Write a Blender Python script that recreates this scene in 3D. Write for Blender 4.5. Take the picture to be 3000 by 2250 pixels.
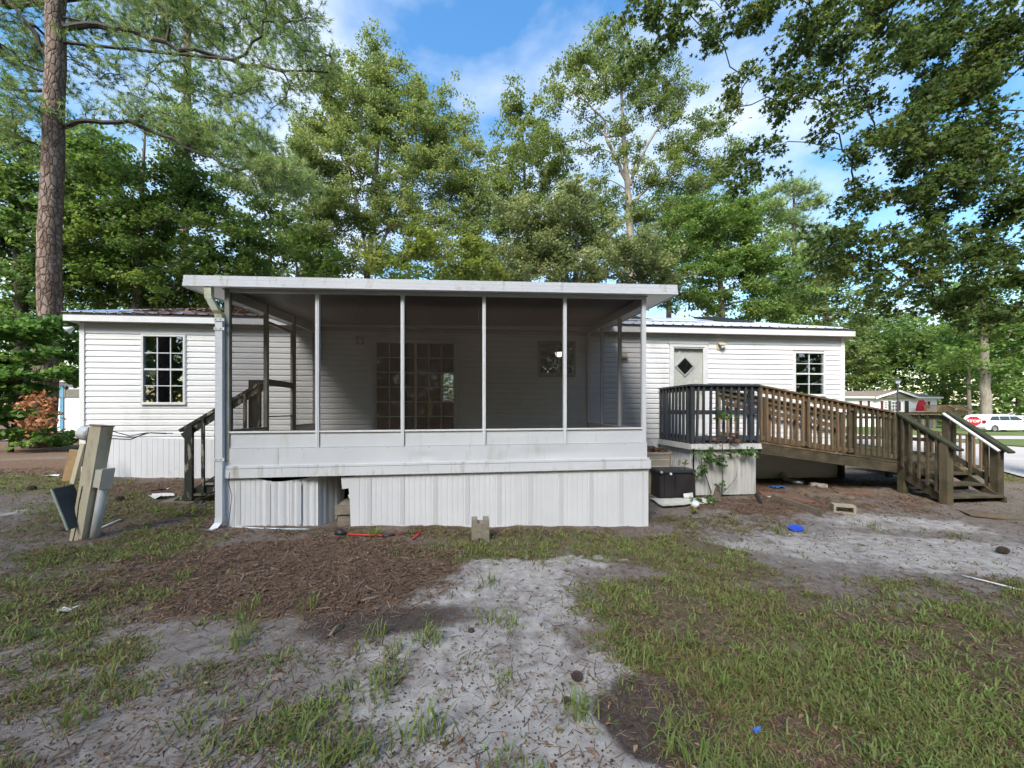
import bpy, math, random
import numpy as np
from math import sin, cos, tan, atan, radians, pi, sqrt
from mathutils import Vector, Matrix

for o in list(bpy.data.objects):
    bpy.data.objects.remove(o, do_unlink=True)
scene = bpy.context.scene
COL = scene.collection

# ---------------------------------------------------------------- camera
CAM_H = 1.69            # eye height of the photographer, metres
YAW = radians(5.4)      # turned slightly to the right of the house's normal
cam_data = bpy.data.cameras.new("camera")
cam_data.sensor_width = 36.0
cam_data.lens = 36.0 * 1127 / 3000
cam_data.shift_y = 78 / 3000
cam_data.clip_start = 0.05
cam_data.clip_end = 2000
cam = bpy.data.objects.new("camera", cam_data)
cam.location = (0, 0, CAM_H)
cam.rotation_euler = (radians(90), 0, -YAW)
COL.objects.link(cam)
scene.camera = cam

# ---------------------------------------------------------------- world, sun, exposure
SUN_EL, SUN_AZ = radians(43), radians(-150)     # azimuth from +Y clockwise: behind the camera, to the left
world = bpy.data.worlds.new("World")
scene.world = world
world.use_nodes = True
wn, wl = world.node_tree.nodes, world.node_tree.links
wn.clear()
w_out = wn.new("ShaderNodeOutputWorld")
sky = wn.new("ShaderNodeTexSky")
sky.sky_type = 'NISHITA'
sky.sun_disc = False
sky.sun_elevation = SUN_EL
sky.sun_rotation = SUN_AZ
sky.air_density = 1.4
sky.dust_density = 0.6
sky.ozone_density = 2.0
bg_sky = wn.new("ShaderNodeBackground")
bg_sky.inputs['Strength'].default_value = 0.064
hs = wn.new("ShaderNodeHueSaturation")
hs.inputs['Saturation'].default_value = 1.3
wl.new(sky.outputs[0], hs.inputs['Color'])
wl.new(hs.outputs[0], bg_sky.inputs['Color'])
# thin broken cloud: noise on a flat layer overhead, the same all round the sky
tc = wn.new("ShaderNodeTexCoord")
sep = wn.new("ShaderNodeSeparateXYZ")
wl.new(tc.outputs['Generated'], sep.inputs[0])
def wmath(op, a, b=None):
    n = wn.new("ShaderNodeMath"); n.operation = op
    for i, s in enumerate((a, b)):
        if s is None: continue
        if isinstance(s, (int, float)): n.inputs[i].default_value = s
        else: wl.new(s, n.inputs[i])
    return n.outputs[0]
den = wmath('ADD', wmath('MAXIMUM', sep.outputs[2], 0.0), 0.22)
cmb = wn.new("ShaderNodeCombineXYZ")
wl.new(wmath('DIVIDE', sep.outputs[0], den), cmb.inputs[0])
wl.new(wmath('DIVIDE', sep.outputs[1], den), cmb.inputs[1])
cmb.inputs[2].default_value = 3.7
nz = wn.new("ShaderNodeTexNoise")
nz.inputs['Scale'].default_value = 1.15
nz.inputs['Detail'].default_value = 7
nz.inputs['Roughness'].default_value = 0.56
nz.inputs['Distortion'].default_value = 0.35
wl.new(cmb.outputs[0], nz.inputs['Vector'])
nz2 = wn.new("ShaderNodeTexNoise")
nz2.inputs['Scale'].default_value = 5.5
nz2.inputs['Detail'].default_value = 4
nz2.inputs['Roughness'].default_value = 0.5
wl.new(cmb.outputs[0], nz2.inputs['Vector'])
cr = wn.new("ShaderNodeValToRGB")
cr.color_ramp.elements[0].position = 0.46
cr.color_ramp.elements[0].color = (0.0, 0.0, 0.0, 1)
cr.color_ramp.elements[1].position = 0.68
cr.color_ramp.elements[1].color = (1, 1, 1, 1)
wl.new(wmath('ADD', wmath('MULTIPLY', nz.outputs[0], 0.8), wmath('MULTIPLY', nz2.outputs[0], 0.2)), cr.inputs[0])
bg_cl = wn.new("ShaderNodeBackground")
bg_cl.inputs['Color'].default_value = (0.84, 0.90, 1.0, 1)
bg_cl.inputs['Strength'].default_value = 0.30
mixw = wn.new("ShaderNodeMixShader")
wl.new(cr.outputs[0], mixw.inputs[0])
wl.new(bg_sky.outputs[0], mixw.inputs[1])
wl.new(bg_cl.outputs[0], mixw.inputs[2])
wl.new(mixw.outputs[0], w_out.inputs[0])

sun_data = bpy.data.lights.new("sun", 'SUN')
sun_data.energy = 2.0
sun_data.angle = radians(20)
sun_data.color = (1.0, 0.95, 0.87)
sun = bpy.data.objects.new("sun", sun_data)
sd = Vector((sin(SUN_AZ) * cos(SUN_EL), cos(SUN_AZ) * cos(SUN_EL), sin(SUN_EL)))
sun.rotation_euler = (-sd).to_track_quat('-Z', 'Y').to_euler()
sun.location = (-10, -10, 30)
COL.objects.link(sun)

vs = scene.view_settings
vs.view_transform = 'Standard'
vs.look = 'None'
vs.gamma = 1
vs.use_curve_mapping = False
vs.exposure = 2.25
scene.render.engine = 'CYCLES'
scene.cycles.use_denoising = True
scene.cycles.max_bounces = 5
scene.cycles.diffuse_bounces = 3
scene.cycles.glossy_bounces = 2
scene.cycles.transparent_max_bounces = 10
scene.cycles.use_adaptive_sampling = True
scene.cycles.adaptive_threshold = 0.015
scene.cycles.caustics_reflective = False
scene.cycles.caustics_refractive = False

# ---------------------------------------------------------------- measuring helpers (photo pixel -> place at a known distance)
FPX, CXP, HYP = 1127.0, 1500.0, 1203.0
def tanpx(px): return tan(YAW + atan((px - CXP) / FPX))
def depth(X, Y): return Y * cos(YAW) + X * sin(YAW)
def at(px, py, Y):
    X = Y * tanpx(px)
    return Vector((X, Y, CAM_H - (py - HYP) * depth(X, Y) / FPX))
def ground_z(X, Y):
    return (0.017 - 0.0285 * np.clip(X, -9, 2.5) + 0.05 * np.clip(np.asarray(Y) - 5.5, 0, 3.5)
            - 0.012 * np.clip(np.asarray(X) - 20, 0, 40))
def gz(X, Y): return float(ground_z(X, Y))
def gp(px, py):
    t = tanpx(px); z = 0.0
    for i in range(25):
        d = (CAM_H - z) * FPX / (py - HYP)
        Y = d / (cos(YAW) + t * sin(YAW)); X = Y * t; z = gz(X, Y)
    return Vector((X, Y, z))

# ---------------------------------------------------------------- numpy noise
def _hash(ix, iy, seed):
    h = (ix.astype(np.int64) * 374761393 + iy.astype(np.int64) * 668265263 + seed * 974711) & 0x7fffffff
    h = ((h ^ (h >> 13)) * 1274126177) & 0x7fffffff
    return ((h ^ (h >> 16)) & 0xffff) / 65535.0
def vnoise(x, y, seed=0):
    ix, iy = np.floor(x), np.floor(y)
    fx, fy = x - ix, y - iy
    fx = fx * fx * (3 - 2 * fx); fy = fy * fy * (3 - 2 * fy)
    a = _hash(ix, iy, seed); b = _hash(ix + 1, iy, seed)
    c = _hash(ix, iy + 1, seed); d = _hash(ix + 1, iy + 1, seed)
    return (a * (1 - fx) + b * fx) * (1 - fy) + (c * (1 - fx) + d * fx) * fy
def fbm(x, y, seed=0, octv=4):
    s = 0; a = 0.5; t = 0
    for i in range(octv):
        s = s + a * vnoise(x * 2 ** i, y * 2 ** i, seed + i * 17); t += a; a *= 0.55
    return s / t

# ---------------------------------------------------------------- materials
def new_mat(name):
    m = bpy.data.materials.new(name); m.use_nodes = True
    n, l = m.node_tree.nodes, m.node_tree.links
    return m, n, l, n['Principled BSDF']

def mkmat(name, c1, c2=None, scale=4.0, stretch=(1, 1, 1), rough=0.6, spec=0.3, metal=0.0, bump=0.0, bscale=None,
          c3=None, s3=1.2, t3=(0.55, 0.7), st3=(1, 1, 1), detail=5, vary=0.0, lo=0.35, hi=0.65):
    """base colour c1..c2 by noise, an optional third colour (grime, rust, moss) in patches, optional bump"""
    m, n, l, p = new_mat(name)
    p.inputs['Roughness'].default_value = rough
    p.inputs['Specular IOR Level'].default_value = spec
    p.inputs['Metallic'].default_value = metal
    tcn = n.new('ShaderNodeTexCoord')
    mp = n.new('ShaderNodeMapping'); mp.inputs['Scale'].default_value = stretch
    l.new(tcn.outputs['Object'], mp.inputs[0])
    nz = n.new('ShaderNodeTexNoise'); nz.inputs['Scale'].default_value = scale; nz.inputs['Detail'].default_value = detail
    nz.inputs['Roughness'].default_value = 0.62
    l.new(mp.outputs[0], nz.inputs['Vector'])
    cr = n.new('ShaderNodeValToRGB')
    cr.color_ramp.elements[0].position = lo; cr.color_ramp.elements[1].position = hi
    cr.color_ramp.elements[0].color = (*c1, 1); cr.color_ramp.elements[1].color = (*(c2 or c1), 1)
    l.new(nz.outputs[0], cr.inputs[0])
    col = cr.outputs[0]
    if c3 is not None:
        mp3 = n.new('ShaderNodeMapping'); mp3.inputs['Scale'].default_value = st3
        mp3.inputs['Location'].default_value = (3.3, 7.1, 1.7)
        l.new(tcn.outputs['Object'], mp3.inputs[0])
        n3 = n.new('ShaderNodeTexNoise'); n3.inputs['Scale'].default_value = s3; n3.inputs['Detail'].default_value = 6
        n3.inputs['Roughness'].default_value = 0.65
        l.new(mp3.outputs[0], n3.inputs['Vector'])
        r3 = n.new('ShaderNodeValToRGB')
        r3.color_ramp.elements[0].position = t3[0]; r3.color_ramp.elements[1].position = t3[1]
        l.new(n3.outputs[0], r3.inputs[0])
        mx = n.new('ShaderNodeMixRGB'); mx.inputs[2].default_value = (*c3, 1)
        l.new(r3.outputs[0], mx.inputs[0]); l.new(col, mx.inputs[1]); col = mx.outputs[0]
    if vary:
        oi = n.new('ShaderNodeObjectInfo')
        hv = n.new('ShaderNodeHueSaturation')
        ma = n.new('ShaderNodeMath'); ma.operation = 'MULTIPLY_ADD'
        ma.inputs[1].default_value = 2 * vary; ma.inputs[2].default_value = 1 - vary
        l.new(oi.outputs['Random'], ma.inputs[0]); l.new(ma.outputs[0], hv.inputs['Value']); l.new(col, hv.inputs['Color'])
        col = hv.outputs[0]
    l.new(col, p.inputs['Base Color'])
    if bump:
        nb = n.new('ShaderNodeTexNoise'); nb.inputs['Scale'].default_value = bscale or scale * 4; nb.inputs['Detail'].default_value = 4
        l.new(mp.outputs[0], nb.inputs['Vector'])
        bp = n.new('ShaderNodeBump'); bp.inputs['Strength'].default_value = bump; bp.inputs['Distance'].default_value = 0.02
        l.new(nb.outputs[0], bp.inputs['Height']); l.new(bp.outputs[0], p.inputs['Normal'])
    return m

M = {}
M['siding'] = mkmat('vinyl_siding', (0.78, 0.77, 0.77), (0.72, 0.715, 0.72), 1.3, rough=0.5, spec=0.35, c3=(0.47, 0.46, 0.42), s3=1.1, t3=(0.55, 0.85), st3=(1, 1, 0.5))
M['trim'] = mkmat('white_trim', (0.77, 0.765, 0.76), (0.70, 0.695, 0.69), 1.5, rough=0.45, c3=(0.5, 0.46, 0.38), s3=2.2, t3=(0.62, 0.85))
M['alu'] = mkmat('white_aluminium', (0.66, 0.665, 0.69), (0.60, 0.605, 0.63), 0.9, rough=0.38, spec=0.45, c3=(0.46, 0.44, 0.40), s3=2.0, t3=(0.56, 0.85), st3=(2.5, 2.5, 0.6))
M['alu_fascia'] = mkmat('porch_fascia', (0.68, 0.685, 0.71), (0.62, 0.625, 0.65), 0.8, rough=0.4, spec=0.4, c3=(0.34, 0.28, 0.20), s3=2.6, t3=(0.56, 0.78), st3=(3, 3, 0.4))
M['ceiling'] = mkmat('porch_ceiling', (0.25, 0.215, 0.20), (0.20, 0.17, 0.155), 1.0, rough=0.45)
M['skirt'] = mkmat('vinyl_skirt', (0.70, 0.70, 0.725), (0.64, 0.64, 0.665), 1.0, rough=0.45, c3=(0.42, 0.38, 0.32), s3=3.0, t3=(0.66, 0.85))
M['skirt_dirty'] = mkmat('grimy_skirt', (0.54, 0.53, 0.51), (0.40, 0.39, 0.36), 2.5, stretch=(6, 6, 0.5), rough=0.6, c3=(0.20, 0.19, 0.16), s3=2.0, t3=(0.55, 0.78), st3=(7, 7, 0.8))
M['skirt_old'] = mkmat('dull_skirt', (0.74, 0.74, 0.74), (0.64, 0.65, 0.63), 1.5, rough=0.6, c3=(0.16, 0.18, 0.14), s3=1.6, t3=(0.55, 0.8))
M['brown_wood'] = mkmat('brown_wood', (0.145, 0.095, 0.050), (0.075, 0.048, 0.027), 3.5, stretch=(1, 1, 0.25), rough=0.75, bump=0.25, bscale=40, c3=(0.075, 0.075, 0.04), s3=1.8, t3=(0.5, 0.68), vary=0.25)
M['tan_wood'] = mkmat('tan_wood', (0.20, 0.135, 0.08), (0.125, 0.08, 0.047), 4.0, stretch=(1, 1, 0.25), rough=0.8, bump=0.25, bscale=40, c3=(0.10, 0.09, 0.055), s3=1.5, t3=(0.5, 0.7), vary=0.25)
M['moss_wood'] = mkmat('mossy_wood', (0.105, 0.080, 0.048), (0.042, 0.036, 0.022), 4.0, rough=0.85, bump=0.3, bscale=40, c3=(0.036, 0.042, 0.018), s3=2.4, t3=(0.5, 0.68), vary=0.2)
M['stair_post'] = mkmat('weathered_post', (0.145, 0.112, 0.07), (0.085, 0.068, 0.04), 5, stretch=(1, 1, 0.25), rough=0.85, bump=0.3, bscale=40, c3=(0.05, 0.055, 0.025), s3=2.5, t3=(0.5, 0.7))
M['moss_top'] = mkmat('mossy_rail_top', (0.05, 0.052, 0.03), (0.026, 0.03, 0.016), 5.0, rough=0.9, bump=0.3, bscale=40, c3=(0.27, 0.27, 0.22), s3=9, t3=(0.68, 0.75))
M['blue_paint'] = mkmat('dark_blue_paint', (0.05, 0.056, 0.068), (0.034, 0.039, 0.048), 3.0, rough=0.6, c3=(0.06, 0.062, 0.042), s3=2.2, t3=(0.52, 0.66), vary=0.15, bump=0.1)
M['peel'] = mkmat('peeling_black_paint', (0.035, 0.04, 0.03), (0.022, 0.024, 0.02), 5, rough=0.8, c3=(0.26, 0.23, 0.18), s3=11, t3=(0.55, 0.6), st3=(1, 1, 0.3), bump=0.3)
M['dark_panel'] = mkmat('dark_panel', (0.03, 0.028, 0.028), (0.022, 0.02, 0.02), 3, rough=0.6)
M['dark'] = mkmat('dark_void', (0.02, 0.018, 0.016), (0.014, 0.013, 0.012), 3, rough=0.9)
M['bronze'] = mkmat('weathered_frame', (0.30, 0.30, 0.27), (0.22, 0.22, 0.19), 4, rough=0.5, c3=(0.10, 0.10, 0.07), s3=3, t3=(0.55, 0.75))
M['alg_spout'] = mkmat('downspout_paint', (0.66, 0.67, 0.70), (0.60, 0.61, 0.65), 1.2, rough=0.4)
M['algae'] = mkmat('algae_stained_white', (0.42, 0.44, 0.26), (0.60, 0.60, 0.52), 9, rough=0.5, c3=(0.30, 0.34, 0.13), s3=8, t3=(0.5, 0.7))
M['roof_metal'] = mkmat('roof_metal', (0.60, 0.64, 0.74), (0.52, 0.56, 0.66), 1.2, rough=0.35, spec=0.5, c3=(0.40, 0.40, 0.42), s3=1.5, t3=(0.58, 0.8))
M['roof_rust'] = mkmat('rusty_roof_metal', (0.55, 0.56, 0.60), (0.42, 0.36, 0.31), 2.2, stretch=(0.6, 1, 1), rough=0.5, c3=(0.22, 0.10, 0.055), s3=1.4, t3=(0.48, 0.6), st3=(0.5, 1.2, 1))
M['tar'] = mkmat('tar_patch', (0.02, 0.02, 0.02), (0.04, 0.038, 0.035), 8, rough=0.8)
M['drip'] = mkmat('drip_edge', (0.10, 0.095, 0.12), (0.07, 0.065, 0.08), 4, rough=0.7)
M['soffit'] = mkmat('soffit', (0.52, 0.50, 0.47), (0.45, 0.43, 0.40), 3, rough=0.6)
M['frame_white'] = mkmat('window_frame', (0.68, 0.68, 0.68), (0.62, 0.62, 0.62), 5, rough=0.4)
M['frame_alu'] = mkmat('mill_aluminium', (0.45, 0.46, 0.48), (0.38, 0.39, 0.41), 5, rough=0.4, metal=0.3)
M['door_paint'] = mkmat('door_paint', (0.80, 0.80, 0.76), (0.76, 0.76, 0.72), 2, rough=0.35, spec=0.5)
M['interior'] = mkmat('room_wall', (0.42, 0.40, 0.37), (0.38, 0.36, 0.33), 1, rough=0.9)
M['carpet'] = mkmat('room_floor', (0.20, 0.17, 0.14), (0.15, 0.13, 0.11), 8, rough=0.95)
M['curtain'] = mkmat('curtain', (0.55, 0.50, 0.36), (0.45, 0.41, 0.30), 6, stretch=(6, 6, 0.3), rough=0.9)
M['fixture'] = mkmat('beige_fixture', (0.55, 0.48, 0.36), (0.46, 0.40, 0.30), 8, rough=0.5)
M['concrete'] = mkmat('concrete_block', (0.30, 0.265, 0.21), (0.22, 0.19, 0.15), 14, rough=0.95, bump=0.6, bscale=90)
M['concrete2'] = mkmat('dry_concrete', (0.40, 0.35, 0.27), (0.32, 0.28, 0.22), 14, rough=0.95, bump=0.6, bscale=90)
M['ac'] = mkmat('beige_metal', (0.36, 0.31, 0.245), (0.31, 0.265, 0.21), 4, rough=0.5, c3=(0.2, 0.17, 0.13), s3=4, t3=(0.6, 0.8))
M['ac_dark'] = mkmat('unit_slots', (0.09, 0.08, 0.065), (0.07, 0.06, 0.05), 4, rough=0.7)
M['black_plastic'] = mkmat('black_plastic', (0.018, 0.015, 0.018), (0.03, 0.026, 0.028), 3, rough=0.42, spec=0.4)
M['white_plastic'] = mkmat('white_plastic', (0.72, 0.74, 0.78), (0.66, 0.68, 0.72), 8, rough=0.35, spec=0.5)
M['duct'] = mkmat('galvanised', (0.62, 0.62, 0.63), (0.50, 0.50, 0.51), 10, rough=0.3, metal=0.85)
M['duct_moss'] = mkmat('stained_pipe', (0.55, 0.56, 0.44), (0.35, 0.28, 0.24), 9, rough=0.7, c3=(0.12, 0.09, 0.08), s3=14, t3=(0.5, 0.6))
M['red_brown_board'] = mkmat('red_brown_board', (0.20, 0.115, 0.075), (0.15, 0.085, 0.055), 4, stretch=(0.5, 3, 1), rough=0.85, bump=0.2, c3=(0.27, 0.24, 0.20), s3=3, t3=(0.55, 0.75))
M['grey_board'] = mkmat('grey_board', (0.20, 0.165, 0.13), (0.13, 0.105, 0.08), 4, stretch=(0.5, 3, 1), rough=0.9, bump=0.3, c3=(0.06, 0.06, 0.035), s3=4, t3=(0.5, 0.7))
M['fresh_wood'] = mkmat('fresh_wood', (0.50, 0.30, 0.13), (0.42, 0.25, 0.11), 6, rough=0.8)
M['post_paint'] = mkmat('pedestal_paint', (0.52, 0.465, 0.35), (0.44, 0.385, 0.275), 2.5, rough=0.55, c3=(0.30, 0.18, 0.09), s3=2.2, t3=(0.55, 0.75), st3=(2, 2, 0.7))
M['post_box'] = mkmat('pedestal_box', (0.52, 0.48, 0.41), (0.47, 0.43, 0.36), 5, rough=0.5)
M['post_rust'] = mkmat('rusty_cap', (0.22, 0.11, 0.07), (0.30, 0.2, 0.14), 9, rough=0.8)
M['post_tan'] = mkmat('tan_stub', (0.33, 0.22, 0.11), (0.25, 0.16, 0.075), 6, rough=0.8)
M['slate'] = mkmat('slate_cover', (0.035, 0.042, 0.05), (0.028, 0.033, 0.04), 6, rough=0.5)
M['slate_edge'] = mkmat('cover_edge', (0.36, 0.40, 0.33), (0.30, 0.34, 0.28), 9, rough=0.6)
M['pvc'] = mkmat('grey_conduit', (0.42, 0.42, 0.42), (0.36, 0.36, 0.36), 5, rough=0.5)
M['pvc_white'] = mkmat('white_pipe', (0.70, 0.68, 0.66), (0.60, 0.57, 0.55), 7, rough=0.4, c3=(0.45, 0.43, 0.36), s3=5, t3=(0.6, 0.8))
M['meter'] = mkmat('meter_housing', (0.62, 0.60, 0.58), (0.52, 0.50, 0.48), 7, rough=0.3, spec=0.5)
M['cable'] = mkmat('cable', (0.05, 0.045, 0.04), (0.035, 0.03, 0.03), 5, rough=0.6)
M['red'] = mkmat('red_rubber', (0.55, 0.05, 0.045), (0.42, 0.04, 0.035), 6, rough=0.5)
M['blue'] = mkmat('blue_plastic', (0.01, 0.08, 0.55), (0.008, 0.06, 0.45), 4, rough=0.3, spec=0.5)
M['blue_cloth'] = mkmat('blue_wrapper', (0.06, 0.16, 0.45), (0.04, 0.11, 0.33), 9, rough=0.5)
M['paper'] = mkmat('paper_scrap', (0.66, 0.64, 0.60), (0.58, 0.55, 0.50), 9, rough=0.8)
M['cream_vinyl'] = mkmat('cream_vinyl', (0.62, 0.60, 0.52), (0.55, 0.53, 0.45), 6, rough=0.5, c3=(0.3, 0.24, 0.16), s3=6, t3=(0.6, 0.75))
M['twig'] = mkmat('dry_twig', (0.26, 0.20, 0.16), (0.17, 0.13, 0.10), 12, rough=0.9)
M['cone'] = mkmat('pine_cone', (0.05, 0.04, 0.035), (0.09, 0.065, 0.05), 30, rough=0.95)

def glass_mat(name, tint, refl=0.08):
    m, n, l, p = new_mat(name)
    n.remove(p)
    out = n['Material Output']
    tr = n.new('ShaderNodeBsdfTransparent'); tr.inputs[0].default_value = (*tint, 1)
    gl = n.new('ShaderNodeBsdfGlossy'); gl.inputs['Roughness'].default_value = 0.02
    gl.inputs['Color'].default_value = (0.9, 0.93, 1.0, 1)
    fr = n.new('ShaderNodeLayerWeight'); fr.inputs[0].default_value = 0.5
    pw = n.new('ShaderNodeMath'); pw.operation = 'POWER'; pw.inputs[1].default_value = 5.0
    l.new(fr.outputs['Facing'], pw.inputs[0])
    ad = n.new('ShaderNodeMath'); ad.operation = 'MULTIPLY_ADD'; ad.inputs[1].default_value = 0.9; ad.inputs[2].default_value = refl; ad.use_clamp = True
    l.new(pw.outputs[0], ad.inputs[0])
    tcn = n.new('ShaderNodeTexCoord'); nb = n.new('ShaderNodeTexNoise'); nb.inputs['Scale'].default_value = 2.2
    l.new(tcn.outputs['Object'], nb.inputs['Vector'])
    bp = n.new('ShaderNodeBump'); bp.inputs['Strength'].default_value = 0.12; bp.inputs['Distance'].default_value = 0.03
    l.new(nb.outputs[0], bp.inputs['Height']); l.new(bp.outputs[0], gl.inputs['Normal'])
    mx = n.new('ShaderNodeMixShader')
    l.new(ad.outputs[0], mx.inputs[0]); l.new(tr.outputs[0], mx.inputs[1]); l.new(gl.outputs[0], mx.inputs[2])
    l.new(mx.outputs[0], out.inputs[0])
    return m
M['glass'] = glass_mat('window_glass', (0.62, 0.64, 0.66), 0.22)
M['storm_glass'] = glass_mat('storm_door_glass', (0.985, 0.985, 0.98), 0.12)
M['patio_glass'] = glass_mat('patio_glass', (0.55, 0.57, 0.58), 0.04)

def screen_mat(name, cover, c=(0.034, 0.026, 0.020)):
    """insect screen: the open share of the weave lets light through, the wires are dark"""
    m, n, l, p = new_mat(name)
    n.remove(p)
    tr = n.new('ShaderNodeBsdfTransparent')
    df = n.new('ShaderNodeBsdfDiffuse')
    tcn = n.new('ShaderNodeTexCoord'); nz = n.new('ShaderNodeTexNoise'); nz.inputs['Scale'].default_value = 1.6; nz.inputs['Detail'].default_value = 4
    l.new(tcn.outputs['Object'], nz.inputs['Vector'])
    cr = n.new('ShaderNodeValToRGB'); cr.color_ramp.elements[0].position = 0.35; cr.color_ramp.elements[1].position = 0.75
    cr.color_ramp.elements[0].color = (*c, 1); cr.color_ramp.elements[1].color = (c[0] * 1.5, c[1] * 1.5, c[2] * 1.5, 1)
    l.new(nz.outputs[0], cr.inputs[0]); l.new(cr.outputs[0], df.inputs[0])
    mx = n.new('ShaderNodeMixShader'); mx.inputs[0].default_value = cover
    l.new(tr.outputs[0], mx.inputs[1]); l.new(df.outputs[0], mx.inputs[2])
    l.new(mx.outputs[0], n['Material Output'].inputs[0])
    return m
M['screen'] = screen_mat('insect_screen', 0.46)
M['screen_side'] = screen_mat('insect_screen_side', 0.30)

def vent_mat():
    """perforated vent strip of a skirting panel: slanted louvre slots pressed into the vinyl"""
    m, n, l, p = new_mat('vented_vinyl')
    p.inputs['Roughness'].default_value = 0.45
    tcn = n.new('ShaderNodeTexCoord')
    mp = n.new('ShaderNodeMapping'); mp.inputs['Rotation'].default_value = (0, radians(35), 0)
    l.new(tcn.outputs['Object'], mp.inputs[0])
    wv = n.new('ShaderNodeTexWave'); wv.wave_type = 'BANDS'; wv.bands_direction = 'Z'; wv.inputs['Scale'].default_value = 24
    wv.inputs['Distortion'].default_value = 0.4
    l.new(mp.outputs[0], wv.inputs['Vector'])
    cr = n.new('ShaderNodeValToRGB'); cr.color_ramp.elements[0].position = 0.25; cr.color_ramp.elements[1].position = 0.55
    cr.color_ramp.elements[0].color = (0.45, 0.45, 0.47, 1); cr.color_ramp.elements[1].color = (0.70, 0.70, 0.725, 1)
    l.new(wv.outputs['Color'], cr.inputs[0]); l.new(cr.outputs[0], p.inputs['Base Color'])
    bp = n.new('ShaderNodeBump'); bp.inputs['Strength'].default_value = 0.5; bp.inputs['Distance'].default_value = 0.005
    l.new(wv.outputs['Color'], bp.inputs['Height']); l.new(bp.outputs[0], p.inputs['Normal'])
    return m
M['vent'] = vent_mat()

def emit_mat(name, c, s):
    m, n, l, p = new_mat(name)
    p.inputs['Emission Color'].default_value = (*c, 1); p.inputs['Emission Strength'].default_value = s
    p.inputs['Base Color'].default_value = (*c, 1)
    return m
M['lamp_glow'] = emit_mat('lit_lamp', (1.0, 0.93, 0.72), 3.0)

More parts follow.
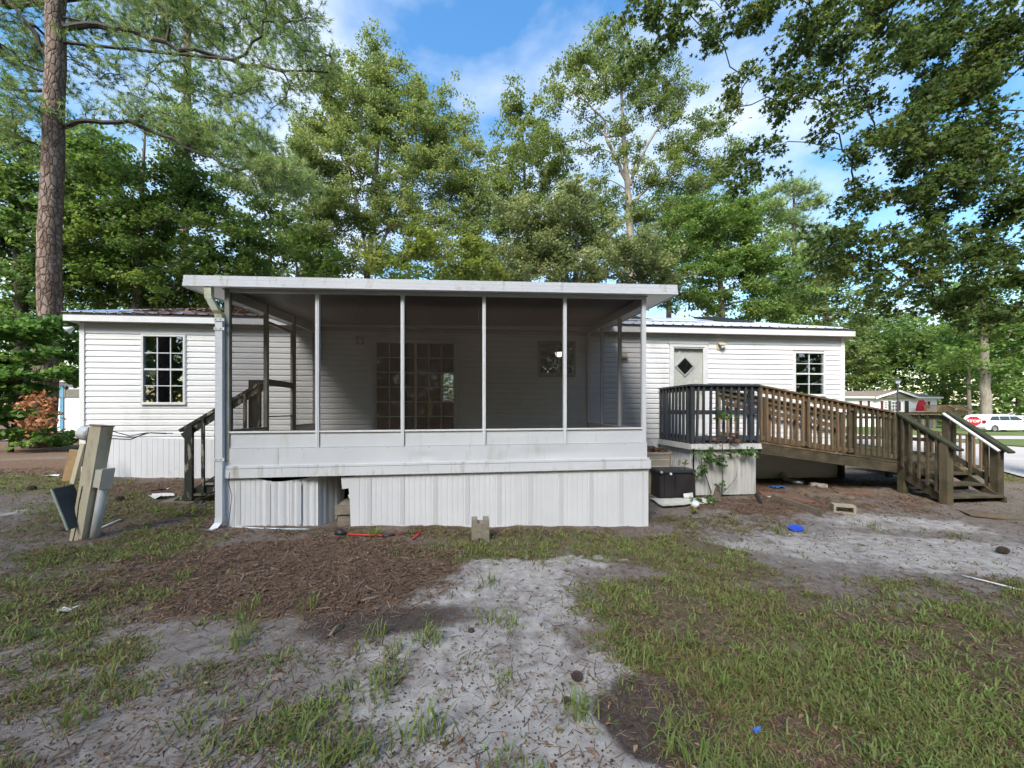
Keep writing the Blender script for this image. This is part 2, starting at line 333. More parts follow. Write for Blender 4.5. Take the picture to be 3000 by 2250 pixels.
# ---------------------------------------------------------------- mesh builder
class MB:
    def __init__(self): self.v = []; self.f = []
    def add(self, vs, fs):
        b = len(self.v)
        self.v += [tuple(v) for v in vs]
        self.f += [tuple(b + i for i in f) for f in fs]
        return self
    def box(self, x0, x1, y0, y1, z0, z1):
        return self.add([(x0, y0, z0), (x1, y0, z0), (x1, y1, z0), (x0, y1, z0), (x0, y0, z1), (x1, y0, z1), (x1, y1, z1), (x0, y1, z1)],
                        [(0, 3, 2, 1), (4, 5, 6, 7), (0, 1, 5, 4), (1, 2, 6, 5), (2, 3, 7, 6), (3, 0, 4, 7)])
    def frame_box(self, c, ax, ay, az):
        c, ax, ay, az = map(Vector, (c, ax, ay, az)); vs = []
        for k in (-1, 1):
            for i, j in ((-1, -1), (1, -1), (1, 1), (-1, 1)):
                vs.append(c + ax * i + ay * j + az * k)
        return self.add(vs, [(0, 3, 2, 1), (4, 5, 6, 7), (0, 1, 5, 4), (1, 2, 6, 5), (2, 3, 7, 6), (3, 0, 4, 7)])
    def beam(self, p0, p1, w, h, side=None):
        """a straight member from p0 to p1 on its centre line, w across, h the other way"""
        p0, p1 = Vector(p0), Vector(p1); d = p1 - p0
        ref = Vector(side) if side else (Vector((0, 0, 1)) if abs(d.normalized().z) < 0.9 else Vector((0, 1, 0)))
        s = d.cross(ref).normalized(); u = s.cross(d).normalized()
        return self.frame_box((p0 + p1) / 2, d / 2, s * (w / 2), u * (h / 2))
    def tube(self, pts, rad, n=8, cap=True, squash=1.0):
        pts = [Vector(p) for p in pts]
        if not hasattr(rad, '__len__'): rad = [rad] * len(pts)
        b = len(self.v); prev = None
        for i, p in enumerate(pts):
            d = (pts[min(i + 1, len(pts) - 1)] - pts[max(i - 1, 0)])
            if d.length < 1e-9: d = Vector((0, 0, 1))
            d.normalize()
            if prev is None:
                ref = Vector((1, 0, 0)) if abs(d.x) < 0.8 else Vector((0, 1, 0))
            else: ref = prev
            s = (ref - d * ref.dot(d)).normalized(); t = d.cross(s); prev = s
            for k in range(n):
                a = 2 * pi * k / n
                self.v.append(tuple(p + (s * cos(a) + t * sin(a) * squash) * rad[i]))
        for i in range(len(pts) - 1):
            for k in range(n):
                k2 = (k + 1) % n
                self.f.append((b + i * n + k, b + i * n + k2, b + (i + 1) * n + k2, b + (i + 1) * n + k))
        if cap:
            self.f.append(tuple(b + k for k in reversed(range(n))))
            self.f.append(tuple(b + (len(pts) - 1) * n + k for k in range(n)))
        return self
    def sweep(self, poly, path):
        """closed outline poly (list of Vectors offsets) carried along path points"""
        b = len(self.v); n = len(poly)
        for p in path:
            for q in poly: self.v.append(tuple(Vector(p) + Vector(q)))
        for i in range(len(path) - 1):
            for k in range(n):
                k2 = (k + 1) % n
                self.f.append((b + i * n + k, b + i * n + k2, b + (i + 1) * n + k2, b + (i + 1) * n + k))
        self.f.append(tuple(b + k for k in reversed(range(n))))
        self.f.append(tuple(b + (len(path) - 1) * n + k for k in range(n)))
        return self
    def lathe(self, prof, c, n=16, axis=(0, 0, 1)):
        """prof = [(r, h)...] turned about axis through c"""
        ax = Vector(axis).normalized(); ref = Vector((1, 0, 0)) if abs(ax.x) < 0.8 else Vector((0, 1, 0))
        s = (ref - ax * ref.dot(ax)).normalized(); t = ax.cross(s); c = Vector(c); b = len(self.v)
        for r, h in prof:
            for k in range(n):
                a = 2 * pi * k / n
                self.v.append(tuple(c + ax * h + (s * cos(a) + t * sin(a)) * r))
        for i in range(len(prof) - 1):
            for k in range(n):
                k2 = (k + 1) % n
                self.f.append((b + i * n + k, b + i * n + k2, b + (i + 1) * n + k2, b + (i + 1) * n + k))
        self.f.append(tuple(b + k for k in reversed(range(n))))
        self.f.append(tuple(b + (len(prof) - 1) * n + k for k in range(n)))
        return self
    def mesh(self, name, smooth=False):
        me = bpy.data.meshes.new(name); me.from_pydata(self.v, [], self.f); me.update()
        if smooth:
            me.polygons.foreach_set('use_smooth', [True] * len(me.polygons))
        return me
    def build(self, name, mat, parent=None, smooth=False):
        return link(name, self.mesh(name, smooth), mat, parent)

def link(name, me, mat, parent=None, loc=None):
    if mat is not None and not me.materials: me.materials.append(mat)
    o = bpy.data.objects.new(name, me); COL.objects.link(o)
    if loc is not None: o.location = loc
    if parent is not None:
        o.parent = parent
        o.matrix_parent_inverse = base_inv(parent)
    return o
def base_inv(p):
    m = Matrix.Identity(4)
    chain = []
    while p is not None:
        chain.append(p); p = p.parent
    for q in reversed(chain):
        m = m @ q.matrix_parent_inverse @ q.matrix_basis
    return m.inverted()
def thing(name, label, cat, loc=(0, 0, 0), group=None):
    o = bpy.data.objects.new(name, None); COL.objects.link(o)
    o.empty_display_size = 0.2; o.location = loc
    o['label'] = label; o['category'] = cat
    if group: o['group'] = group
    return o
def tag(o, label, cat, group=None):
    o['label'] = label; o['category'] = cat
    if group: o['group'] = group
    return o
def structure(o): o['kind'] = 'structure'; return o
def stuff(o, label=None, cat=None):
    o['kind'] = 'stuff'
    if label: o['label'] = label; o['category'] = cat
    return o
rnd = random.Random(11)
# ================================================================ GROUND
def smooth01(a, lo, hi):
    t = np.clip((a - lo) / (hi - lo), 0, 1); return t * t * (3 - 2 * t)
def ell(X, Y, cx, cy, rx, ry, rot=0.0, soft=0.5):
    c, s = cos(rot), sin(rot)
    u = ((X - cx) * c + (Y - cy) * s) / rx; v = (-(X - cx) * s + (Y - cy) * c) / ry
    return 1 - smooth01(np.sqrt(u * u + v * v), 1 - soft, 1 + soft)
def soil_weights(X, Y):
    """what covers the yard at a place: share of pale sand, dark wet soil, pine straw and grass"""
    X = np.asarray(X, float); Y = np.asarray(Y, float)
    n1 = fbm(X * 0.9 + 5, Y * 0.9, 3); n2 = fbm(X * 2.6, Y * 2.6 + 9, 8); n3 = fbm(X * 7, Y * 7, 21, 3)
    wob = (n1 - 0.5) * 0.9 + (n2 - 0.5) * 0.7 + (n3 - 0.5) * 0.35
    mx = np.maximum
    straw = mx.reduce([ell(X, Y, -1.75, 4.1, 1.45, 0.95, 0.0, 0.3), 0.7 * ell(X, Y, -2.9, 4.0, 0.8, 0.7, 0, 0.4),
                       0.5 * ell(X, Y, -0.6, 5.35, 3.4, 0.30, 0, 0.5), 0.4 * ell(X, Y, 3.2, 5.5, 2.0, 0.5, 0, 0.5),
                       0.6 * ell(X, Y, 5.0, 6.4, 1.6, 0.6, -0.15, 0.4), 0.6 * ell(X, Y, -4.2, 6.0, 1.5, 1.2, 0, 0.5), 0.7 * ell(X, Y, -5.6, 7.6, 1.6, 0.7, 0, 0.5),
                       0.9 * ell(X, Y, -9.0, 9.6, 3.6, 1.3, 0, 0.4), 0.45 * ell(X, Y, 7.4, 6.4, 1.4, 0.8, 0, 0.4),
                       0.55 * ell(X, Y, 6.5, 7.8, 3.0, 0.8, 0, 0.4)])
    straw = np.clip(straw + (0.9 * wob + 0.5 * (n3 - 0.5)) * (straw > 0.02), 0, 1)
    wood = smooth01(Y, 9.5, 12.0) * smooth01(-X, -11, -9)
    straw = mx(straw, wood * np.clip(0.55 + 1.2 * wob, 0, 1))
    sand = mx.reduce([ell(X, Y, 0.25, 3.5, 0.75, 0.85, -0.5, 0.5), ell(X, Y, 0.15, 2.3, 0.85, 0.75, 0, 0.4),
                      ell(X, Y, 0.62, 2.05, 0.45, 0.45, 0, 0.4), ell(X, Y, -0.35, 2.9, 0.5, 0.5, 0.3, 0.5),
                      ell(X, Y, 5.4, 4.3, 1.9, 0.75, -0.35, 0.4), ell(X, Y, 3.9, 4.45, 1.1, 0.28, -0.5, 0.5),
                      ell(X, Y, 6.4, 5.4, 1.1, 0.45, -0.2, 0.5), 0.8 * ell(X, Y, 1.2, 4.3, 0.5, 0.25, 0.2, 0.5),
                      0.7 * ell(X, Y, -0.2, 1.6, 1.6, 0.6, 0, 0.4), 0.55 * ell(X, Y, -6.3, 6.2, 0.9, 0.22, 0.3, 0.5)])
    sand = np.clip(sand * 0.9 + (1.3 * wob + 0.7 * (n3 - 0.5)) * (sand > 0.02), 0, 1)
    grey = mx.reduce([0.6 * ell(X, Y, 0.6, 3.0, 1.6, 1.6, 0, 0.5), 0.75 * ell(X, Y, 5.5, 4.6, 2.8, 1.7, -0.3, 0.5), 1.0 * ell(X, Y, -1.8, 2.2, 1.8, 0.9, -0.2, 0.5), 0.7 * ell(X, Y, -0.8, 1.7, 1.2, 0.6, 0, 0.5)])
    soil = mx(1.15 * ell(X + 0.5 * wob, Y + 0.35 * (n2 - 0.5), 1.15, 2.13, 0.36, 0.30, 0.3, 0.5), 0.3 * ell(X, Y, -1.05, 2.5, 0.35, 0.25, 0, 0.5))
    soil = mx(soil, 0.6 * ell(X, Y, -0.62, 3.1, 0.9, 0.25, 0.2, 0.5))
    soil = np.clip(soil * (0.55 + n2 * 0.9), 0, 1)
    g = mx.reduce([ell(X, Y, 2.1, 2.65, 1.15, 0.85, 0.35, 0.4), ell(X, Y, 1.75, 3.4, 0.9, 0.5, 0.1, 0.4), ell(X, Y, 3.4, 2.4, 1.6, 0.75, 0.1, 0.4),
                   ell(X, Y, 2.0, 1.75, 0.75, 0.35, 0, 0.4), 0.8 * ell(X, Y, 1.4, 4.8, 1.9, 0.6, 0, 0.45), 0.45 * ell(X, Y, -1.2, 5.3, 1.9, 0.2, 0, 0.5), 0.5 * ell(X, Y, 3.4, 5.6, 1.2, 0.5, 0, 0.5), 0.7 * ell(X, Y, 2.6, 4.4, 0.9, 0.8, 0, 0.4),
                   0.8 * ell(X, Y, -3.7, 3.6, 0.8, 0.45, -0.3, 0.5), ell(X, Y, -3.9, 4.6, 0.8, 0.45, 0.2, 0.4), 0.9 * ell(X, Y, -5.0, 6.3, 1.5, 0.8, 0, 0.5), 0.7 * ell(X, Y, -3.9, 5.3, 0.6, 0.35, 0.3, 0.5),
                   0.9 * ell(X, Y, -8.2, 7.6, 1.7, 0.75, 0, 0.5), 0.45 * ell(X, Y, -2.75, 2.9, 0.55, 0.28, -0.4, 0.5),
                   0.6 * ell(X, Y, -6.6, 4.9, 1.6, 0.9, 0, 0.5), 0.6 * ell(X, Y, -5.0, 3.2, 1.4, 0.7, 0, 0.5), 0.5 * ell(X, Y, 4.6, 5.0, 0.8, 0.2, -0.3, 0.5),
                   0.5 * ell(X, Y, 6.2, 4.9, 0.6, 0.2, -0.3, 0.5), 0.8 * ell(X, Y, 5.6, 3.0, 1.4, 0.45, -0.35, 0.5)])
    tufts = 0.5 * mx.reduce([ell(X, Y, a, b, r, r * 0.8, 0, 0.6) for a, b, r in
        ((-2.09, 2.43, .2), (-1.55, 2.52, .22), (-1.25, 2.62, .22), (-0.95, 2.72, .22), (-0.72, 2.66, .2), (-2.44, 2.37, .2), (-1.09, 2.07, .2),
         (-0.92, 2.22, .2), (-0.75, 1.9, .22), (-0.55, 2.45, .12), (0.12, 2.37, .1), (0.75, 2.5, .14), (-2.0, 3.2, .12), (-1.75, 3.15, .1),
         (-2.75, 3.5, .25), (-2.2, 1.85, .25), (-1.5, 1.7, .2), (0.9, 2.75, .18), (0.05, 1.75, .12), (0.4, 1.68, .12), (-0.1, 1.95, .1), (-2.35, 2.75, .2))])
    far = smooth01(X, 11.5, 13) * 1.0
    g = np.clip(mx(mx(g * (1 - 0.7 * ell(X, Y, -1.6, 2.1, 2.2, 0.75, 0, 0.4)), tufts) * (1 - 0.9 * np.clip(1.3 * soil, 0, 1)) + (1.1 * wob + 0.6 * (n3 - 0.5)) * (g > 0.02), far), 0, 1) * (1 - 0.75 * (sand > 0.75))
    behind = smooth01(-Y, 0.0, 2.0)
    g = mx(g, behind * 0.8)
    return sand, soil, straw, g, grey, wob

def axis_coords(lo, hi, step, out_lo, out_hi, grow=1.22):
    a = list(np.arange(lo, hi + step / 2, step)); s = step
    while a[-1] < out_hi: s *= grow; a.append(a[-1] + s)
    s = step
    while a[0] > out_lo: s *= grow; a.insert(0, a[0] - s)
    return np.array(a)
gx = axis_coords(-8, 9, 0.055, -500, 500); gy = axis_coords(1.3, 8.6, 0.055, -200, 600)
GX, GY = np.meshgrid(gx, gy)
near = ((GX > -14) & (GX < 14) & (GY > 0) & (GY < 14)).astype(float)
GZ = ground_z(GX, GY) + ((fbm(GX * 1.4, GY * 1.4, 5) - 0.5) * 0.05 + (fbm(GX * 5, GY * 5, 6) - 0.5) * 0.03) * near
sw = soil_weights(GX, GY)
GZ = GZ + 0.025 * sw[2] * near - 0.015 * sw[1]
ny_, nx_ = GX.shape
me = bpy.data.meshes.new('ground')
verts = np.stack([GX, GY, GZ], -1).reshape(-1, 3)
idx = np.arange(ny_ * nx_).reshape(ny_, nx_)
quads = np.stack([idx[:-1, :-1], idx[:-1, 1:], idx[1:, 1:], idx[1:, :-1]], -1).reshape(-1, 4)
def fast_mesh(me, verts, quads, n=4):
    nf = len(quads)
    me.vertices.add(len(verts)); me.vertices.foreach_set('co', verts.astype(np.float32).ravel())
    me.loops.add(nf * n); me.loops.foreach_set('vertex_index', quads.astype(np.int32).ravel())
    me.polygons.add(nf); me.polygons.foreach_set('loop_start', np.arange(0, nf * n, n, dtype=np.int32))
    me.update(calc_edges=True)
fast_mesh(me, verts, quads)
me.polygons.foreach_set('use_smooth', [True] * len(me.polygons))
for nm, arrs in (('cover_a', sw[:3]), ('cover_b', sw[3:6])):
    at_ = me.attributes.new(nm, 'FLOAT_COLOR', 'POINT')
    buf = np.ones((ny_ * nx_, 4), np.float32)
    for k in range(3): buf[:, k] = np.clip(arrs[k] if k < 2 or nm == 'cover_a' else arrs[k] + 0.5, 0, 1).ravel()
    at_.data.foreach_set('color', buf.ravel())

def ground_mat():
    m, n, l, p = new_mat('yard_ground')
    p.inputs['Roughness'].default_value = 0.95; p.inputs['Specular IOR Level'].default_value = 0.1
    tcn = n.new('ShaderNodeTexCoord')
    def noise(s, d=6, r=0.65, st=(1, 1, 1)):
        mp = n.new('ShaderNodeMapping'); mp.inputs['Scale'].default_value = st; l.new(tcn.outputs['Object'], mp.inputs[0])
        z = n.new('ShaderNodeTexNoise'); z.inputs['Scale'].default_value = s; z.inputs['Detail'].default_value = d; z.inputs['Roughness'].default_value = r
        l.new(mp.outputs[0], z.inputs['Vector']); return z.outputs[0]
    def ramp(f, a, b, lo=0.35, hi=0.65):
        r = n.new('ShaderNodeValToRGB'); r.color_ramp.elements[0].position = lo; r.color_ramp.elements[1].position = hi
        r.color_ramp.elements[0].color = (*a, 1); r.color_ramp.elements[1].color = (*b, 1); l.new(f, r.inputs[0]); return r.outputs[0]
    def mix(f, a, b):
        x = n.new('ShaderNodeMixRGB'); l.new(f, x.inputs[0]); l.new(a, x.inputs[1]); l.new(b, x.inputs[2]); return x.outputs[0]
    def sharpen(f, s, lo, hi):
        a = n.new('ShaderNodeMath'); a.operation = 'MULTIPLY_ADD'; a.inputs[1].default_value = 0.55; l.new(s, a.inputs[0])
        b = n.new('ShaderNodeMath'); b.operation = 'ADD'; b.inputs[1].default_value = -0.275; l.new(f, a.inputs[2]); l.new(a.outputs[0], b.inputs[0])
        r = n.new('ShaderNodeMapRange'); r.inputs[1].default_value = lo; r.inputs[2].default_value = hi; r.interpolation_type = 'SMOOTHSTEP'
        l.new(b.outputs[0], r.inputs[0]); return r.outputs[0]
    A = n.new('ShaderNodeAttribute'); A.attribute_name = 'cover_a'; SA = n.new('ShaderNodeSeparateColor'); l.new(A.outputs['Color'], SA.inputs[0])
    B = n.new('ShaderNodeAttribute'); B.attribute_name = 'cover_b'; SB = n.new('ShaderNodeSeparateColor'); l.new(B.outputs['Color'], SB.inputs[0])
    fine, mid, grit = noise(38), noise(9), noise(130, 4, 0.8)
    litter = noise(24, 5, 0.7, (1, 2.4, 1))
    dirt = mix(ramp(grit, (0, 0, 0), (1, 1, 1), 0.35, 0.7), ramp(mid, (0.114, 0.088, 0.069), (0.214, 0.175, 0.145)), ramp(fine, (0.084, 0.061, 0.048), (0.259, 0.221, 0.190)))
    sandc = mix(ramp(grit, (0, 0, 0), (0.8, 0.8, 0.8), 0.52, 0.8), ramp(mid, (0.244, 0.211, 0.187), (0.448, 0.413, 0.374), 0.28, 0.68), ramp(fine, (0.130, 0.104, 0.088), (0.320, 0.286, 0.256)))
    greyc = mix(ramp(grit, (0, 0, 0), (1, 1, 1), 0.45, 0.75), ramp(mid, (0.160, 0.132, 0.113), (0.275, 0.243, 0.218)), ramp(fine, (0.099, 0.075, 0.060), (0.259, 0.226, 0.195)))
    soilc = ramp(fine, (0.051, 0.037, 0.030), (0.106, 0.081, 0.068))
    strawc = mix(ramp(litter, (0, 0, 0), (1, 1, 1), 0.42, 0.6), ramp(fine, (0.069, 0.044, 0.033), (0.130, 0.084, 0.061)), ramp(grit, (0.130, 0.081, 0.054), (0.259, 0.175, 0.122)))
    grassc = mix(ramp(litter, (0, 0, 0), (1, 1, 1), 0.4, 0.62), ramp(fine, (0.069, 0.084, 0.030), (0.122, 0.130, 0.051)), ramp(grit, (0.114, 0.084, 0.054), (0.190, 0.152, 0.091)))
    c = dirt
    c = mix(sharpen(SB.outputs[1], mid, 0.15, 0.8), c, greyc)
    c = mix(sharpen(SA.outputs[0], mid, 0.15, 0.95), c, sandc)
    c = mix(sharpen(SA.outputs[2], fine, 0.25, 0.6), c, strawc)
    c = mix(sharpen(SB.outputs[0], fine, 0.3, 0.75), c, grassc)
    c = mix(sharpen(SA.outputs[1], fine, 0.25, 0.65), c, soilc)
    l.new(c, p.inputs['Base Color'])
    bp = n.new('ShaderNodeBump'); bp.inputs['Strength'].default_value = 0.5; bp.inputs['Distance'].default_value = 0.015
    ad = n.new('ShaderNodeMath'); ad.operation = 'ADD'; l.new(litter, ad.inputs[0]); l.new(grit, ad.inputs[1])
    l.new(ad.outputs[0], bp.inputs['Height']); l.new(bp.outputs[0], p.inputs['Normal'])
    return m
M['ground'] = ground_mat()
structure(link('ground', me, M['ground']))

# ---- road beside the lot, the street it meets, far lawns
M['road'] = mkmat('pale_concrete_road', (0.42, 0.39, 0.375), (0.36, 0.335, 0.32), 0.8, rough=0.9, c3=(0.30, 0.27, 0.25), s3=0.5, t3=(0.55, 0.75))
M['lawn'] = mkmat('far_lawn', (0.075, 0.115, 0.025), (0.10, 0.13, 0.035), 0.7, rough=0.95, bump=0.4, bscale=20, c3=(0.13, 0.11, 0.06), s3=0.35, t3=(0.6, 0.75))
def sheet(name, pts, mat, lift):
    """a thin slab that follows the lie of the ground"""
    mb = MB(); n = len(pts)
    top = [(x, y, gz(x, y) + lift) for x, y in pts]; bot = [(x, y, gz(x, y) - 0.3) for x, y in pts]
    mb.add(top + bot, [tuple(range(n))] + [(i, i + n, (i + 1) % n + n, (i + 1) % n) for i in range(n)])
    return structure(mb.build(name, mat))
def strip(name, left, right, mat, lift, sub=10):
    mb = MB()
    L, R = [], []
    for a, b in ((left, L), (right, R)):
        for i in range(len(a) - 1):
            for k in range(sub):
                t = k / sub; b.append((a[i][0] * (1 - t) + a[i + 1][0] * t, a[i][1] * (1 - t) + a[i + 1][1] * t))
        b.append(a[-1])
    rows = []
    for p, q in zip(L, R):
        row = []
        for k in range(9):
            t = k / 8; x = p[0] * (1 - t) + q[0] * t; y = p[1] * (1 - t) + q[1] * t
            row.append((x, y, gz(x, y) + lift))
        rows.append(row)
    vs = [v for r in rows for v in r]; fs = []
    for i in range(len(rows) - 1):
        for k in range(8):
            a = i * 9 + k; fs.append((a, a + 1, a + 10, a + 9))
    mb.add(vs, fs)
    return structure(mb.build(name, mat))
strip('lawn', [(20.0, -4), (24.4, 14), (26.5, 40), (30, 80)], [(70, -4), (75, 14), (80, 40), (90, 80)], M['lawn'], 0.03)
strip('road', [(9.8, -4), (13.0, 8.0), (16.7, 13.5), (22, 30), (30, 70)], [(18.5, -4), (23.3, 14.4), (24.5, 19.8), (29, 34), (38, 70)], M['road'], 0.045)
strip('street', [(23, 19.2), (36, 19.2), (60, 19)], [(23, 22.6), (36, 22.6), (60, 22.4)], M['road'], 0.06)
# ================================================================ MOBILE HOME
YW = 8.40                       # front wall plane
HX0, HX1 = -7.78, 8.73          # ends of the home
ZS0, ZEAVE = 1.06, 3.43
YB = 16.2                       # back wall
home = thing('mobile_home', 'long white vinyl sided single storey home behind the screened porch', 'house', (0.4, YW, 0.1))
COURSE = 0.1143
LW = (YW * tanpx(417), YW * tanpx(547), 2.03 + 0.0, 0)
def wz(px, py): return at(px, py, YW).z
openings = {   # x0, x1, z0, z1
    'left': (YW * tanpx(418), YW * tanpx(546), wz(480, 1184), wz(480, 981)),
    'patio': (YW * tanpx(1088), YW * tanpx(1343), 1.14, wz(1215, 990)),
    'kitchen': (YW * tanpx(1577), YW * tanpx(1684), wz(1630, 1098), wz(1630, 1002)),
    'door': (YW * tanpx(1960), YW * tanpx(2071), 1.14, wz(2015, 1009)),
    'right': (YW * tanpx(2323), YW * tanpx(2414), wz(2370, 1160), wz(2370, 1031)),
}
def board_profile(h):
    return [(0, 0.0, 0.0), (0, -0.019, 0.0), (0, -0.016, h * 0.64), (0, -0.006, h * 0.76), (0, -0.003, h), (0, 0.0, h)]
k = 0; z = ZS0
while z < ZEAVE - 0.01:
    h = min(COURSE, ZEAVE - z)
    segs = [(HX0 + 0.06, HX1 - 0.06)]
    for (a, b, z0, z1) in openings.values():
        if z + h * 0.5 > z0 and z + h * 0.5 < z1:
            new = []
            for s, e in segs:
                if a > s and b < e: new += [(s, a - 0.004), (b + 0.004, e)]
                else: new.append((s, e))
            segs = new
    for s, e in segs:
        # vinyl comes in 3.66 m lengths, lapped
        x = s; j = 0
        while x < e - 0.02:
            x2 = min(e, x + (3.66 if j else 1.2 + 2.2 * rnd.random()))
            if e - x2 < 0.5: x2 = e
            mb = MB(); pr = board_profile(h); dz = rnd.uniform(-0.0015, 0.0015)
            mb.sweep(pr, [(x, YW - 0.001 * (j % 2), z + dz), (x2, YW - 0.001 * (j % 2), z + dz)])
            mb.build('siding_board', M['siding'], home); x = x2; j += 1
    z += COURSE; k += 1
# backing wall with the openings left out
def wall_with_holes(name, x0, x1, z0, z1, y0, y1, holes, mat, parent):
    mb = MB()
    xs = sorted({x0, x1} | {v for h in holes for v in h[:2]})
    for i in range(len(xs) - 1):
        a, b = xs[i], xs[i + 1]; mid = (a + b) / 2
        cut = [h for h in holes if h[0] <= mid <= h[1]]
        if not cut: mb.box(a, b, y0, y1, z0, z1)
        for h in cut:
            if h[2] > z0: mb.box(a, b, y0, y1, z0, h[2])
            if h[3] < z1: mb.box(a, b, y0, y1, h[3], z1)
    return mb.build(name, mat, parent)
wall_with_holes('front_wall', HX0, HX1, 0.95, ZEAVE, YW + 0.001, YW + 0.12, list(openings.values()), M['interior'], home)
back_window = (-1.45, -0.72, 2.02, 3.28)
wall_with_holes('back_wall', HX0, HX1, 0.95, ZEAVE, YB - 0.12, YB, [back_window], M['interior'], home)
MB().box(HX0, HX0 + 0.12, YW + 0.12, YB - 0.12, 0.95, ZEAVE).build('end_wall', M['trim'], home)
MB().box(HX1 - 0.12, HX1, YW + 0.12, YB - 0.12, 0.95, ZEAVE).build('end_wall', M['trim'], home)
MB().box(HX0 + 0.12, HX1 - 0.12, YW + 0.12, YB - 0.12, 1.0, 1.12).build('room_floor', M['carpet'], home)
MB().box(HX0 + 0.12, HX1 - 0.12, YW + 0.12, YB - 0.12, ZEAVE - 0.06, ZEAVE - 0.01).build('room_ceiling', M['interior'], home)
MB().box(-3.0, -2.9, YW + 0.12, YB - 0.12, 1.12, ZEAVE - 0.06).build('partition_wall', M['interior'], home)
MB().box(-0.55, -0.45, YW + 2.5, YB - 0.12, 1.12, ZEAVE - 0.06).build('partition_wall', M['interior'], home)
MB().box(3.1, 3.2, YW + 0.12, YB - 0.12, 1.12, ZEAVE - 0.06).build('partition_wall', M['interior'], home)
for xa, xb in ((HX0 + 0.12, -3.0), (3.2, HX1 - 0.12)):
    MB().box(xa, xb, YW + 3.6, YW + 3.7, 1.12, ZEAVE - 0.06).build('partition_wall', M['interior'], home)
# corner posts
for a, b in ((HX0 - 0.012, HX0 + 0.075), (HX1 - 0.075, HX1 + 0.012)):
    MB().box(a, b, YW - 0.036, YW + 0.10, 1.02, ZEAVE).build('corner_trim', M['trim'], home)
# frieze board under the eave (one bowed piece hangs loose as in the photo)
MB().box(HX0 + 0.075, HX1 - 0.075, YW - 0.030, YW, ZEAVE - 0.075, ZEAVE - 0.004).build('frieze_board', M['soffit'], home)
# roof: eave trim, soffit, ribbed metal sheets front and back
OV = 0.17
MB().box(HX0 - 0.15, HX1 + 0.12, YW - OV - 0.025, YW - OV, ZEAVE, ZEAVE + 0.115).build('fascia_board', M['trim'], home)
MB().box(HX0 - 0.14, HX1 + 0.11, YW - OV, YW + 0.12, ZEAVE + 0.004, ZEAVE + 0.022).build('soffit', M['soffit'], home)
MB().box(HX0 - 0.15, HX1 + 0.12, YW - OV - 0.022, YW - OV + 0.02, ZEAVE + 0.117, ZEAVE + 0.160).build('drip_edge', M['drip'], home)
YR, ZR = 12.25, 4.72
roof = MB().box(HX0 - 0.1, HX1 + 0.08, YR - 0.03, YR + 0.03, ZR - 0.09, ZR - 0.03).build('ridge_beam', M['drip'], home)
ZE = ZEAVE + 0.172
def roof_sheet_mesh(name, w, n_rib, ya, za, yb, zb):
    """a trapezoid-ribbed sheet from the eave (ya, za) to the ridge (yb, zb), 1 mm lip"""
    mb = MB(); prof = []; step = w / n_rib
    for i in range(n_rib):
        x = i * step
        prof += [(x, 0), (x + step * 0.42, 0), (x + step * 0.47, 0.022), (x + step * 0.55, 0.022), (x + step * 0.60, 0)]
    prof.append((w + 0.03, 0))
    vs = []
    for y, zz in ((ya, za), (yb, zb)):
        vs += [(x, y, zz + dz) for x, dz in prof]
        vs += [(x, y, zz + dz - 0.004) for x, dz in prof]
    n = len(prof); fs = []
    for i in range(n - 1):
        fs.append((i, i + 1, 2 * n + i + 1, 2 * n + i)); fs.append((n + i + 1, n + i, 3 * n + i, 3 * n + i + 1))
        fs.append((i, n + i, n + i + 1, i + 1))
    mb.add(vs, fs)
    me = mb.mesh(name); return me
W_SH = 0.9205
front_me = roof_sheet_mesh('roof_sheet', W_SH, 4, YW - OV - 0.05, ZE, YR, ZR)
rust_me = front_me.copy(); front_me.materials.append(M['roof_metal']); rust_me.materials.append(M['roof_rust'])
back_me = roof_sheet_mesh('roof_sheet', W_SH, 4, YB + OV, ZE, YR, ZR); back_me.materials.append(M['roof_metal'])
for i in range(18):
    x = HX0 - 0.16 + i * W_SH
    s = link('roof_sheet', rust_me if 1 <= i <= 7 else front_me, None, home, (x, 0, 0.0012 * (i % 2)))
    link('roof_sheet', back_me, None, home, (x, 0, 0.0012 * (i % 2)))
# gable triangles
for x0, x1 in ((HX0 - 0.02, HX0 + 0.1), (HX1 - 0.1, HX1 + 0.02)):
    mb = MB(); mb.add([(x0, YW - 0.05, ZEAVE + 0.03), (x0, YB, ZEAVE + 0.03), (x0, YR, ZR - 0.03), (x1, YW - 0.05, ZEAVE + 0.03), (x1, YB, ZEAVE + 0.03), (x1, YR, ZR - 0.03)],
                      [(0, 1, 2), (5, 4, 3), (0, 3, 4, 1), (1, 4, 5, 2), (2, 5, 3, 0)])
    mb.build('gable_end', M['siding'], home)
# tar paper patches and a lifted sheet lying on the right-hand roof slope
def on_roof(x, t, lift=0.03): return Vector((x, YW - OV + (YR - YW + OV) * t, ZE + (ZR - ZE) * t + lift))
for x, w, t, dt in ((2.75, 0.75, 0.97, 0.35), (4.1, 0.72, 0.90, 0.45), (7.0, 0.9, 0.92, 0.42), (4.95, 0.14, 0.99, 0.2)):
    mb = MB(); a, b = on_roof(x, t - dt), on_roof(x, t)
    mb.add([a, a + Vector((w, 0, 0)), b + Vector((w * 1.02, 0, 0.05)), b + Vector((0.10, 0, 0.03)),
            a + Vector((0, 0, 0.02)), a + Vector((w, 0, 0.03)), b + Vector((w * 1.02, 0, 0.11)), b + Vector((0.06, 0, 0.09))],
           [(3, 2, 1, 0), (4, 5, 6, 7), (0, 1, 5, 4), (1, 2, 6, 5), (2, 3, 7, 6), (3, 0, 4, 7)])
    mb.build('tar_paper_patch', M['tar'], home)
